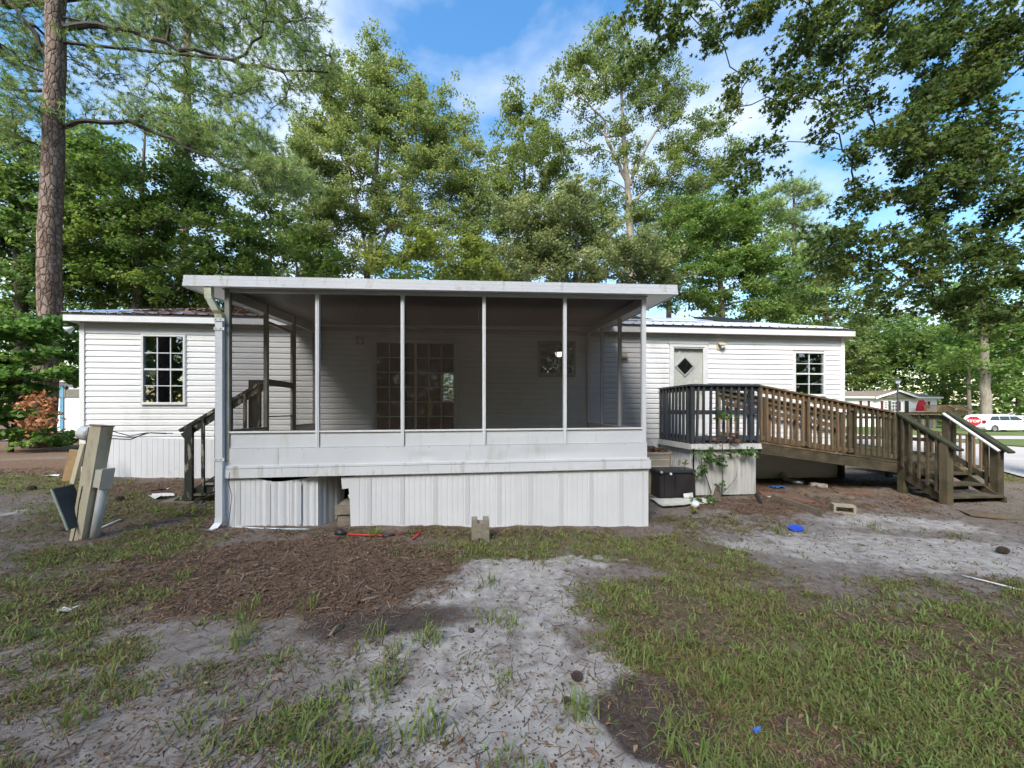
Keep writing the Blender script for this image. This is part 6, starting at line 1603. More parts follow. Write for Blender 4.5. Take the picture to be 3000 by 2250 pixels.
for i in range(3):
    xw = q(150 + 45 * i, 1150).x
    MB().box(xw, xw + 0.7, YQ - 0.04, YQ - 0.005, q(200, 1165).z, q(200, 1140).z).build('window', M['win_dark'], lt)
lane = [gp(100, 1256), gp(240, 1256), gp(240, 1236), gp(100, 1236)]
strip('lane', [(-40, 17.0), (-22, 17.0), (-12, 18.0)], [(-40, 19.5), (-22, 19.5), (-12, 20.5)], M['road'], 0.05)
# ================================================================ TREES
def leaf_mat(name, dark, mid, light, trans=0.5, rough=0.5, spec=0.25):
    m, n, l, p = new_mat(name)
    at_ = n.new('ShaderNodeAttribute'); at_.attribute_name = 'tint'
    cr = n.new('ShaderNodeValToRGB'); e = cr.color_ramp.elements
    e[0].position = 0.0; e[0].color = (*dark, 1); e[1].position = 1.0; e[1].color = (*light, 1)
    k = e.new(0.5); k.color = (*mid, 1)
    l.new(at_.outputs['Fac'], cr.inputs[0])
    l.new(cr.outputs[0], p.inputs['Base Color'])
    p.inputs['Roughness'].default_value = rough; p.inputs['Specular IOR Level'].default_value = spec
    tr = n.new('ShaderNodeBsdfTranslucent')
    hv = n.new('ShaderNodeHueSaturation'); hv.inputs['Value'].default_value = 1.25; hv.inputs['Saturation'].default_value = 1.1; hv.inputs['Hue'].default_value = 0.49
    l.new(cr.outputs[0], hv.inputs['Color']); l.new(hv.outputs[0], tr.inputs[0])
    mx = n.new('ShaderNodeMixShader'); mx.inputs[0].default_value = trans
    l.new(p.outputs[0], mx.inputs[1]); l.new(tr.outputs[0], mx.inputs[2]); l.new(mx.outputs[0], n['Material Output'].inputs[0])
    return m
L = {}
L['maple'] = leaf_mat('maple_leaf', (0.067, 0.120, 0.033), (0.122, 0.201, 0.052), (0.233, 0.288, 0.070))
L['light'] = leaf_mat('light_leaf', (0.126, 0.181, 0.060), (0.201, 0.261, 0.087), (0.311, 0.355, 0.127))
L['yellow'] = leaf_mat('yellow_green_leaf', (0.112, 0.163, 0.031), (0.188, 0.237, 0.048), (0.288, 0.300, 0.075))
L['grey'] = leaf_mat('grey_green_leaf', (0.135, 0.167, 0.067), (0.215, 0.253, 0.103), (0.336, 0.366, 0.154))
L['oak'] = leaf_mat('oak_leaf', (0.082, 0.130, 0.036), (0.153, 0.207, 0.063), (0.253, 0.298, 0.090))
L['mid'] = leaf_mat('mid_green_leaf', (0.079, 0.143, 0.036), (0.133, 0.216, 0.052), (0.233, 0.305, 0.083))
L['near'] = leaf_mat('sweetgum_leaf', (0.064, 0.105, 0.034), (0.116, 0.171, 0.047), (0.231, 0.249, 0.075), trans=0.62)
L['pine'] = leaf_mat('pine_needle', (0.089, 0.165, 0.051), (0.191, 0.283, 0.092), (0.358, 0.425, 0.162), trans=0.25)
L['dead'] = leaf_mat('dead_leaf', (0.20, 0.09, 0.04), (0.36, 0.17, 0.08), (0.50, 0.27, 0.14), trans=0.25)
L['shrub'] = leaf_mat('shrub_leaf', (0.048, 0.113, 0.026), (0.093, 0.187, 0.045), (0.179, 0.284, 0.075))
M['bark_pine'] = mkmat('pine_bark', (0.22, 0.155, 0.125), (0.11, 0.075, 0.06), 5, stretch=(1, 1, 0.28), rough=0.95, bump=1.0, bscale=14, c3=(0.24, 0.21, 0.19), s3=3.0, t3=(0.52, 0.7), st3=(1, 1, 0.4))
def plated_bark():
    """long-leaf pine bark: flat plates parted by dark cracks"""
    m, n, l, p = new_mat('plated_pine_bark'); p.inputs['Roughness'].default_value = 0.95; p.inputs['Specular IOR Level'].default_value = 0.1
    t = n.new('ShaderNodeTexCoord'); mp = n.new('ShaderNodeMapping'); mp.inputs['Scale'].default_value = (1, 1, 0.42); l.new(t.outputs['Object'], mp.inputs[0])
    nz_ = n.new('ShaderNodeTexNoise'); nz_.inputs['Scale'].default_value = 6; nz_.inputs['Detail'].default_value = 5; l.new(mp.outputs[0], nz_.inputs['Vector'])
    av = n.new('ShaderNodeMixRGB'); av.inputs[0].default_value = 0.12; l.new(mp.outputs[0], av.inputs[1]); l.new(nz_.outputs['Color'], av.inputs[2])
    vo = n.new('ShaderNodeTexVoronoi'); vo.feature = 'DISTANCE_TO_EDGE'; vo.inputs['Scale'].default_value = 9.5; l.new(av.outputs[0], vo.inputs['Vector'])
    vc = n.new('ShaderNodeTexVoronoi'); vc.inputs['Scale'].default_value = 9.5; l.new(av.outputs[0], vc.inputs['Vector'])
    r1 = n.new('ShaderNodeValToRGB'); r1.color_ramp.elements[0].position = 0.0; r1.color_ramp.elements[1].position = 0.16
    r1.color_ramp.elements[0].color = (0.045, 0.03, 0.024, 1); r1.color_ramp.elements[1].color = (1, 1, 1, 1); l.new(vo.outputs['Distance'], r1.inputs[0])
    r2 = n.new('ShaderNodeValToRGB'); r2.color_ramp.elements[0].position = 0.25; r2.color_ramp.elements[1].position = 0.8
    r2.color_ramp.elements[0].color = (0.13, 0.088, 0.068, 1); r2.color_ramp.elements[1].color = (0.25, 0.195, 0.165, 1)
    ad_ = n.new('ShaderNodeMixRGB'); ad_.inputs[0].default_value = 0.5; l.new(vc.outputs['Color'], ad_.inputs[1]); l.new(nz_.outputs['Color'], ad_.inputs[2])
    l.new(ad_.outputs[0], r2.inputs[0])
    mu = n.new('ShaderNodeMixRGB'); mu.blend_type = 'MULTIPLY'; mu.inputs[0].default_value = 0.45; l.new(r2.outputs[0], mu.inputs[1]); l.new(r1.outputs[0], mu.inputs[2])
    l.new(mu.outputs[0], p.inputs['Base Color'])
    b_ = n.new('ShaderNodeBump'); b_.inputs['Strength'].default_value = 1.0; b_.inputs['Distance'].default_value = 0.03; l.new(r1.outputs[0], b_.inputs['Height']); l.new(b_.outputs[0], p.inputs['Normal'])
    return m
M['bark_pine'] = plated_bark()
M['bark'] = mkmat('grey_bark', (0.15, 0.125, 0.10), (0.085, 0.068, 0.055), 7, stretch=(1, 1, 0.3), rough=0.95, bump=0.7, bscale=18)
M['bark_pale'] = mkmat('pale_bark', (0.26, 0.23, 0.185), (0.16, 0.135, 0.105), 6, stretch=(1, 1, 0.3), rough=0.95, bump=0.6, bscale=18)
M['bark_dark'] = mkmat('dark_bark', (0.06, 0.048, 0.04), (0.04, 0.032, 0.027), 7, stretch=(1, 1, 0.3), rough=0.95, bump=0.5, bscale=18)

def unit(a): return a / np.maximum(np.linalg.norm(a, axis=1, keepdims=True), 1e-9)
def leaf_quads(C, size, asp, rng, up=0.5):
    n = len(C)
    nrm = rng.normal(size=(n, 3)); nrm[:, 2] = np.abs(nrm[:, 2]) + up; nrm = unit(nrm)
    a = unit(np.cross(nrm, rng.normal(size=(n, 3)))); b = np.cross(nrm, a)
    Ls = (size * (0.6 + 0.8 * rng.random(n)))[:, None]; Ws = Ls * asp
    a = a * Ls * 0.5; b = b * Ws * 0.5
    V = np.stack([C - a, C + b - 0.1 * a, C + a, C - b - 0.1 * a], 1)
    return V.reshape(-1, 3), 4
def leaf_stars(C, size, rng, up=0.3):
    """five-lobed leaves: five narrow lobes round the stalk end"""
    n = len(C)
    nrm = rng.normal(size=(n, 3)); nrm[:, 2] = np.abs(nrm[:, 2]) + up; nrm = unit(nrm)
    a = unit(np.cross(nrm, rng.normal(size=(n, 3)))); b = np.cross(nrm, a)
    Ls = (size * (0.65 + 0.7 * rng.random(n)))[:, None]
    tris = []
    for ang, ln in ((-108, 0.62), (-54, 0.85), (0, 1.0), (54, 0.85), (108, 0.62)):
        t = radians(ang); d = a * cos(t) + b * sin(t); s = -a * sin(t) + b * cos(t)
        tris.append(np.stack([C - s * Ls * 0.16, C + s * Ls * 0.16, C + d * Ls * 0.58 * ln - nrm * Ls * 0.08], 1))
    V = np.stack(tris, 1)
    return V.reshape(-1, 3), 3
def needle_tufts(C, D, length, width, per, rng):
    """tufts of needles: thin triangles fanning from each centre about direction D"""
    n = len(C); Cc = np.repeat(C, per, 0); Dd = np.repeat(D, per, 0)
    d = unit(Dd * 0.55 + rng.normal(size=(n * per, 3)) * 0.75)
    s = unit(np.cross(d, rng.normal(size=(n * per, 3))))
    ln = (length * (0.65 + 0.6 * rng.random(n * per)))[:, None]
    base = Cc - Dd * (0.12 * rng.random(n * per)[:, None])
    V = np.stack([base - s * width / 2, base + s * width / 2, base + d * ln], 1)
    return V.reshape(-1, 3), 3
def cloud_mesh(name, V, k, tint, per_face=1):
    me = bpy.data.meshes.new(name)
    nf = len(V) // k
    fast_mesh(me, V, np.arange(nf * k).reshape(nf, k), k)
    a = me.attributes.new('tint', 'FLOAT', 'FACE')
    a.data.foreach_set('value', np.clip(np.repeat(tint, per_face)[:nf], 0, 1).astype(np.float32))
    return me

def make_tree(name, label, Y, trunk, blobs, leaf, leaf_size, per_cluster, cr=0.6, dens=0.35, seed=1, bark='bark', limbs=(), depthf=0.8,
              kind='leaf', asp=0.6, group=None, r_tip=0.012, flat=0.6, cat='tree', star=False, rise=0.25, base_world=None, twigs=3, yoff=0.0, tint_c=0.5, extra=None):
    rng = np.random.default_rng(seed)
    if kind == 'leaf' and not star: leaf_size *= 1.15; per_cluster = int(per_cluster * 1.12)
    def P(px, py, dy=0.0): return np.array(at(px, py, Y + dy))
    nodes, parent, rad, cnt = [], [], [], []
    tr_pts = [np.array(p[:3]) if len(p) == 4 else P(p[0], p[1], 0) for p in trunk]
    tr_r = [p[-1] for p in trunk]
    b0 = tr_pts[0].copy()
    if len(trunk[0]) == 3:                             # sink the foot to the ground
        g = gz(b0[0], b0[1]); tr_pts[0][2] = g - 0.15
    pts, rs = [], []
    for i in range(len(tr_pts) - 1):
        m_ = 5
        for k_ in range(m_):
            t = k_ / m_; pts.append(tr_pts[i] * (1 - t) + tr_pts[i + 1] * t); rs.append(tr_r[i] * (1 - t) + tr_r[i + 1] * t)
    pts.append(tr_pts[-1]); rs.append(tr_r[-1])
    for i, p in enumerate(pts):
        wob = np.array([rng.normal(), rng.normal(), 0]) * 0.10 * rs[i] if 0 < i < len(pts) - 1 else 0
        pts[i] = p + wob
        nodes.append(pts[i]); parent.append(i - 1); rad.append(rs[i])
    ntrunk = len(nodes)
    branches = []
    root = thing(name, label, cat, (float(tr_pts[0][0]), float(tr_pts[0][1]), float(tr_pts[0][2]) + 0.15), group)
    tm = MB(); 
    fl = list(rs); 
    if fl[0] > 0.05: fl[0] *= 1.25
    tm.tube(pts, fl, 12, True); tm.build('trunk', M[bark], root, True)
    # given limbs
    bm = MB()
    for lm in limbs:
        lp = [np.array(q[:3]) if len(q) == 4 else P(q[0], q[1], q[2] if len(q) > 2 else 0.0) for q in lm['pts']]
        d = [np.linalg.norm(lp[0] - q) for q in nodes[:ntrunk]]; j = int(np.argmin(d)); 
        prev = j; path = [nodes[j]]; r0, r1 = lm['r']
        full = []
        for a_, b_ in zip(lp[:-1], lp[1:]):
            for t in (0.0, 0.33, 0.66): full.append(a_ * (1 - t) + b_ * t + rng.normal(size=3) * 0.04)
        full.append(lp[-1])
        rr = [r0]
        for i, q in enumerate(full):
            nodes.append(q); parent.append(prev); r = r0 + (r1 - r0) * (i + 1) / len(full); rad.append(r); prev = len(nodes) - 1; path.append(q); rr.append(r)
        bm.tube(path, rr, 7)
    # clusters
    cl = []
    for b in blobs:
        px, py, rx, ry = b[:4]; dy = b[4] if len(b) > 4 else 0.0; wgt = b[5] if len(b) > 5 else 1.0
        c = P(px, py, dy); sc = depth(c[0], c[1]) / FPX
        rxm, rym = rx * sc, ry * sc; rd = max(0.8, min(rxm, 1.3 * rym + 0.6) * depthf)
        nc = max(2, int(wgt * dens * (4.7 if kind == 'leaf' else 11.0) * rxm * rym / (cr * cr) + 0.5))
        u = unit(rng.normal(size=(nc, 3))) * (rng.random(nc) ** 0.42)[:, None]
        # camera-plane axes are close to world x/z; depth along y
        cl.append(c + u * np.array([rxm, rd, rym]))
    cl = np.concatenate(cl)
    cl = cl[cl[:, 2] > gz(b0[0], b0[1]) + 0.3]
    N0 = np.array(nodes)
    order = np.argsort(np.array([np.min(np.linalg.norm(N0 - c, axis=1)) for c in cl]))
    cl = cl[order]
    tips = []
    NA = np.zeros((len(nodes) + 5 * len(cl) + 10, 3)); NA[:len(nodes)] = nodes; nn = len(nodes)
    for c in cl:
        d = c - NA[:nn]; dist = np.linalg.norm(d, axis=1); hd_ = np.hypot(d[:, 0], d[:, 1])
        pen = np.maximum(0, (rise * hd_ - d[:, 2])) * 0.9
        if kind == 'pine': pen = np.abs(d[:, 2] - 0.05 * hd_) * 1.0
        j = int(np.argmin(dist + pen)); p = NA[j]
        ln = dist[j]
        m1 = p * 0.67 + c * 0.33 + np.array([0, 0, 0.10 * ln]) + rng.normal(size=3) * 0.06 * ln
        m2 = p * 0.33 + c * 0.67 + np.array([0, 0, 0.09 * ln]) + rng.normal(size=3) * 0.06 * ln
        prev = j; ids = [j]
        for q in (m1, m2, c):
            NA[nn] = q; parent.append(prev); rad.append(0); prev = nn; ids.append(nn); nn += 1
        branches.append(ids); tips.append(nn - 1)
    count = np.zeros(nn)
    for t in tips: count[t] += 1
    for i in range(nn - 1, -1, -1):
        if parent[i] >= 0: count[parent[i]] += count[i]
    for i in range(nn):
        if rad[i] == 0: rad[i] = r_tip * max(1, count[i]) ** (0.38 if star else 0.45)
    for ids in branches:
        r0 = min(rad[ids[1]] * 1.1, rad[ids[0]] if rad[ids[0]] > 0 else 1)
        bm.tube([NA[i] for i in ids], [r0] + [rad[i] for i in ids[1:]], 5, False)
    # leaves
    nc = len(cl)
    ctint = np.clip(rng.normal(tint_c, 0.17, nc), 0.05, 0.95)
    if kind == 'pine':
        per = per_cluster; tc_ = np.repeat(np.arange(nc), per)
        C = cl[tc_] + rng.normal(size=(nc * per, 3)) * np.array([cr, cr, cr * flat]) * 0.5
        par = NA[[branches[i][0] for i in range(nc)]]
        D = unit(unit(cl - par)[tc_] * 0.5 + unit(C - cl[tc_]) * 0.5 + np.array([0, 0, 0.35]))
        per_n = 24
        V, k = needle_tufts(C, D, leaf_size, leaf_size * asp, per_n, rng)
        tint = np.repeat(np.clip(ctint[tc_] + rng.normal(0, 0.15, nc * per), 0, 1), per_n)
        me = cloud_mesh('crown', V, k, tint)
        # short shoots carrying the tufts
        for i in range(0, nc * per, 3):
            q = cl[tc_[i]]; bm.tube([q, C[i]], [r_tip * 0.8, r_tip * 0.4], 3, False)
    else:
        tc_ = np.repeat(np.arange(nc), per_cluster); nl = len(tc_)
        off = rng.normal(size=(nl, 3)) * 0.52 
        # each clump is a few sprays rather than one puff
        nsp = 6; spray = rng.normal(size=(nc, nsp, 3)) * (0.55 if star else 0.62)
        off = spray[tc_, rng.integers(0, nsp, nl)] + rng.normal(size=(nl, 3)) * (0.25 if star else 0.30)
        C = cl[tc_] + off * np.array([cr, cr, cr * flat])
        for i in range(nc):
            for s_ in range(min(twigs, nsp)):
                bm.tube([cl[i] * 0.9 + NA[branches[i][2]] * 0.1, cl[i] + spray[i, s_] * np.array([cr, cr, cr * flat])], [r_tip * 0.8, r_tip * 0.35], 3, False)
        if star: V, k = leaf_stars(C, leaf_size, rng, 0.2); pf = 5
        else: V, k = leaf_quads(C, leaf_size, asp, rng, 0.45); pf = 1
        tint = np.clip(ctint[tc_] + rng.normal(0, 0.16, nl), 0, 1)
        me = cloud_mesh('crown', V, k, tint, pf)
    bm.build('branches', M['bark_dark' if bark == 'bark_pine' else bark], root)['kind'] = 'stuff'
    link('crown', me, L[leaf], root)
    return root

# --- left: tall near pine, second pine, maples, shrub
make_tree('pine_tree', 'tall pine with bare reddish trunk at the left edge', 14.4,
    [(118, 1290, 0.36), (144, 963, 0.31), (152, 500, 0.28), (162, 120, 0.25), (170, -250, 0.21), (178, -700, 0.1)],
    [(620, 385, 150, 32, -0.5, 3.2), (740, 455, 120, 42, -1.0, 3.4), (840, 530, 75, 42, -1.2, 3.4), (420, 345, 130, 22, 0, 2.0), (780, 520, 60, 25, -1.1, 3.0), (250, 300, 50, 30, 0, 0.5),
     (600, 40, 280, 80, 0.3), (860, 60, 130, 100, 0.2), (700, 255, 220, 60, 0.2), (430, 200, 150, 90, 0.5, 0.7), (900, 190, 90, 70, 0),
     (50, 150, 110, 90, 0.5), (40, 300, 90, 110, -0.5), (40, 40, 130, 80, 0.3), (90, 440, 60, 50, 0.3, 0.7), (240, 200, 70, 80, 0.8, 0.6), (260, 30, 110, 60, 0.5, 0.8),
     (200, -220, 260, 150, 0, 0.6), (180, -480, 180, 120, 0, 0.5)],
    'pine', 0.19, 17, cr=0.58, dens=0.40, seed=3, bark='bark_pine', kind='pine', asp=0.085, r_tip=0.012, flat=0.5,
    limbs=[{'pts': [(190, 78), (300, 75), (420, 95), (520, 145), (680, 175), (820, 205), (960, 212)], 'r': (0.11, 0.03)},
           {'pts': [(420, 95, 0), (470, 170, -0.2), (500, 175, -0.4)], 'r': (0.03, 0.015)},
           {'pts': [(690, 178), (760, 100), (800, 10), (830, -60)], 'r': (0.05, 0.02)},
           {'pts': [(185, 368), (260, 352), (380, 362), (480, 400), (560, 440, -0.5), (650, 480, -0.8), (760, 540, -1.0)], 'r': (0.085, 0.02)},
           {'pts': [(140, 160), (90, 80), (30, 0)], 'r': (0.07, 0.03)}, {'pts': [(130, 270), (60, 262), (-40, 255)], 'r': (0.06, 0.03)},
           {'pts': [(128, 440), (60, 400), (-30, 370)], 'r': (0.05, 0.02)}],
    group=None, tint_c=0.58)
make_tree('pine_tree', 'slender vine wrapped pine behind the left half of the home', 26.0,
    [(528, 1180, 0.27), (536, 800, 0.24), (546, 500, 0.22), (550, 200, 0.2), (552, -150, 0.16), (554, -420, 0.06)],
    [(540, 60, 150, 80), (640, 10, 160, 70), (420, 60, 140, 70), (560, -120, 220, 90), (560, -280, 160, 90), (780, 140, 90, 50, 0, 0.7)],
    'pine', 0.30, 16, cr=0.8, dens=0.30, seed=5, bark='bark_pine', kind='pine', asp=0.085, flat=0.5, tint_c=0.4)
make_tree('maple_tree', 'dense dark green maple behind the left end of the home', 19.0,
    [(395, 1230, 0.20), (400, 900, 0.17), (410, 700, 0.13), (420, 500, 0.07), (425, 380, 0.03)],
    [(300, 520, 110, 110), (430, 600, 170, 130), (600, 560, 120, 90), (620, 700, 170, 130), (300, 700, 130, 130), (480, 800, 230, 90), (690, 790, 100, 80),
     (250, 430, 70, 60), (350, 850, 150, 60), (230, 850, 90, 70), (420, 885, 230, 35, 1.0), (620, 880, 160, 35, 1.0), (560, 420, 70, 90, 2.0), (560, 300, 50, 90, 6.0, 0.7)],
    'maple', 0.135, 300, cr=0.62, dens=0.42, seed=7, tint_c=0.42)
make_tree('maple_tree', 'dark forked tree at the far left behind the tall pine', 18.0,
    [(62, 1240, 0.24), (60, 1000, 0.21), (62, 860, 0.19), (50, 700, 0.12), (40, 560, 0.05)],
    [(60, 560, 110, 110), (10, 720, 100, 110), (140, 740, 90, 110), (60, 860, 130, 70), (200, 620, 70, 90), (-80, 620, 120, 150), (220, 930, 60, 60), (60, 960, 140, 50), (20, 420, 80, 60)],
    'maple', 0.14, 270, cr=0.6, dens=0.40, seed=9, bark='bark_dark', limbs=[{'pts': [(62, 860), (90, 780), (110, 690)], 'r': (0.14, 0.05)}], tint_c=0.35)
sh = make_tree('leafy_shrub', 'leafy green understory bush before the pine at the left edge', 12.6,
    [(30, 1290, 0.06), (50, 1150, 0.05), (80, 1040, 0.03), (90, 980, 0.015)],
    [(60, 990, 110, 45), (180, 1000, 60, 55), (20, 1060, 80, 45), (150, 1075, 60, 40), (30, 1140, 80, 40), (10, 1225, 70, 35), (205, 1080, 28, 40), (60, 1275, 60, 14), (190, 945, 50, 35), (-60, 1120, 70, 140), (175, 1290, 40, 8), (0, 960, 60, 30)],
    'shrub', 0.14, 220, cr=0.42, dens=0.55, seed=13, bark='bark_dark', cat='shrub', flat=0.35, tint_c=0.55)
rng = np.random.default_rng(4)
dc_ = np.array([np.array(at(px, py, 12.0)) for px, py in ((70, 1180), (95, 1172), (120, 1168), (140, 1180), (150, 1205), (125, 1222), (140, 1238), (60, 1236), (85, 1245), (105, 1165), (150, 1190), (75, 1188), (95, 1240))])
C_ = np.repeat(dc_, 26, 0) + rng.normal(size=(len(dc_) * 26, 3)) * 0.10
V_, k_ = leaf_quads(C_, 0.13, 0.5, rng, 0.1)
deadm = link('dead_leaves', cloud_mesh('dead_leaves', V_, k_, rng.random(len(C_)), 1), L['dead'], sh)
deadm['label'] = 'clump of dry orange leaves on the bush'

# --- centre
make_tree('birch_like_tree', 'tall pale green multi stemmed tree behind the porch roof', 23.0,
    [(1072, 1180, 0.22), (1075, 830, 0.19), (1092, 640, 0.14), (1105, 480, 0.11), (1112, 330, 0.07), (1085, 180, 0.03)],
    [(1090, 180, 60, 60), (1000, 260, 90, 70), (1180, 240, 80, 70), (1090, 320, 120, 80), (1250, 330, 80, 80), (960, 380, 100, 80), (1320, 400, 70, 80), (1190, 420, 130, 80),
     (1020, 500, 150, 90), (1370, 500, 70, 80), (1260, 540, 120, 90), (930, 560, 90, 70), (1120, 620, 160, 80), (1400, 620, 80, 90), (980, 680, 110, 80), (1280, 680, 120, 80), (1150, 760, 180, 50), (1400, 740, 70, 60), (920, 470, 80, 60)],
    'light', 0.115, 340, cr=0.60, dens=0.50, seed=17, bark='bark', tint_c=0.5,
    limbs=[{'pts': [(1078, 790), (1060, 660), (1032, 540), (1010, 420), (1000, 300)], 'r': (0.10, 0.03)}, {'pts': [(1080, 800), (1130, 690), (1170, 600), (1240, 480), (1290, 380)], 'r': (0.09, 0.03)},
           {'pts': [(1085, 700), (1180, 640), (1300, 600), (1370, 520)], 'r': (0.07, 0.02)}])
make_tree('yellow_green_tree', 'bright yellow green low tree just above the porch roof', 17.5,
    [(1290, 1200, 0.09), (1295, 900, 0.07), (1300, 800, 0.04)],
    [(1330, 780, 100, 28), (1230, 730, 80, 45), (1130, 775, 60, 25), (1370, 740, 50, 40), (1420, 790, 70, 20)],
    'yellow', 0.13, 260, cr=0.5, dens=0.40, seed=19, tint_c=0.55)
make_tree('slim_tree', 'slim sparse tree rising between the pale tree and the oak', 28.0,
    [(1548, 1180, 0.2), (1546, 820, 0.17), (1540, 600, 0.12), (1534, 420, 0.07), (1512, 300, 0.03)],
    [(1525, 300, 50, 45), (1575, 350, 35, 55), (1490, 330, 22, 35), (1540, 420, 100, 55), (1470, 470, 50, 45), (1600, 500, 100, 60), (1510, 560, 90, 70), (1480, 660, 70, 70), (1570, 640, 110, 90), (1440, 560, 50, 60), (1450, 720, 70, 60), (1560, 760, 100, 50)],
    'oak', 0.16, 210, cr=0.66, dens=0.38, seed=23, tint_c=0.55)
make_tree('grey_green_tree', 'grey green broad tree right of centre above the porch roof', 20.0,
    [(1680, 1180, 0.18), (1685, 850, 0.15), (1690, 700, 0.09), (1670, 560, 0.04)],
    [(1660, 570, 90, 60), (1610, 650, 120, 70), (1740, 640, 90, 70), (1560, 740, 110, 60), (1700, 740, 150, 70), (1850, 780, 120, 45), (1480, 800, 90, 30), (1950, 800, 70, 40), (1610, 810, 160, 30), (1840, 700, 70, 45, -1.0), (1900, 750, 110, 50, -1.0), (1520, 600, 60, 80), (1780, 830, 180, 25)],
    'grey', 0.14, 270, cr=0.6, dens=0.42, seed=29, tint_c=0.5)
make_tree('oak_tree', 'open branched oak with pale forked trunk right of centre', 25.0,
    [(1852, 1180, 0.32), (1850, 850, 0.27), (1844, 640, 0.23), (1838, 540, 0.19), (1828, 420, 0.14), (1822, 300, 0.09), (1815, 180, 0.03)],
    [(1630, 245, 40, 24), (1690, 190, 70, 50), (1790, 120, 70, 60), (1800, 230, 70, 50), (1890, 190, 80, 60), (1690, 300, 70, 26), (1620, 300, 30, 25), (1650, 420, 80, 40), (1560, 440, 50, 30), (1780, 460, 50, 26), (1900, 300, 60, 45),
     (1990, 420, 70, 60), (2080, 370, 60, 45), (2000, 530, 100, 45), (2110, 470, 70, 60), (1960, 640, 110, 50), (1740, 540, 45, 25), (1830, 370, 45, 40), (1900, 620, 50, 30), (1760, 640, 60, 50), (1990, 260, 60, 50), (2060, 600, 80, 60), (1730, 370, 40, 20), (1860, 450, 45, 30), (1800, 580, 60, 40), (1900, 510, 60, 35), (1940, 320, 50, 40), (1760, 240, 50, 40)],
    'oak', 0.125, 230, cr=0.58, dens=0.46, seed=31, bark='bark_pale', tint_c=0.55,
    limbs=[{'pts': [(1836, 530), (1800, 460), (1775, 400), (1772, 355), (1720, 300), (1640, 245)], 'r': (0.13, 0.03)}, {'pts': [(1776, 400), (1720, 350), (1650, 310)], 'r': (0.06, 0.02)},
           {'pts': [(1846, 540), (1872, 470), (1920, 390), (1955, 345), (1990, 322)], 'r': (0.12, 0.04)}, {'pts': [(1848, 600), (1900, 550), (1960, 525), (2000, 470), (2060, 400)], 'r': (0.10, 0.03)},
           {'pts': [(1848, 620), (1920, 590), (1980, 592)], 'r': (0.06, 0.02)}, {'pts': [(1834, 555), (1790, 530), (1750, 515)], 'r': (0.05, 0.02)}])
make_tree('green_tree', 'rounded mid green tree above the right end of the home', 21.0,
    [(2120, 1200, 0.2), (2115, 900, 0.17), (2105, 760, 0.11), (2100, 640, 0.05)],
    [(2070, 640, 110, 60), (2000, 710, 90, 60), (2160, 660, 90, 60), (2150, 750, 110, 70), (2050, 800, 120, 60), (2230, 820, 100, 80), (2260, 730, 50, 50), (2200, 900, 120, 50), (2320, 880, 60, 60), (1960, 850, 60, 40), (2050, 890, 120, 30), (2250, 930, 140, 25)],
    'mid', 0.14, 280, cr=0.6, dens=0.42, seed=37, tint_c=0.5, limbs=[{'pts': [(2110, 820), (2180, 720), (2260, 640)], 'r': (0.09, 0.03)}, {'pts': [(2110, 780), (2030, 740), (1960, 760)], 'r': (0.06, 0.02)}])
make_tree('pine_tree', 'small sunlit pine with layered boughs right of the home', 30.0,
    [(2322, 1200, 0.22), (2324, 900, 0.2), (2327, 700, 0.15), (2326, 600, 0.1), (2326, 535, 0.03)],
    [(2330, 555, 70, 24), (2370, 595, 60, 18), (2265, 610, 50, 20), (2365, 680, 70, 24), (2280, 700, 55, 24), (2350, 755, 80, 30), (2285, 800, 60, 30), (2395, 730, 50, 20), (2330, 850, 90, 40), (2310, 640, 60, 16)],
    'pine', 0.34, 18, cr=0.75, dens=0.5, seed=41, bark='bark_pine', kind='pine', asp=0.085, flat=0.45, tint_c=0.62)

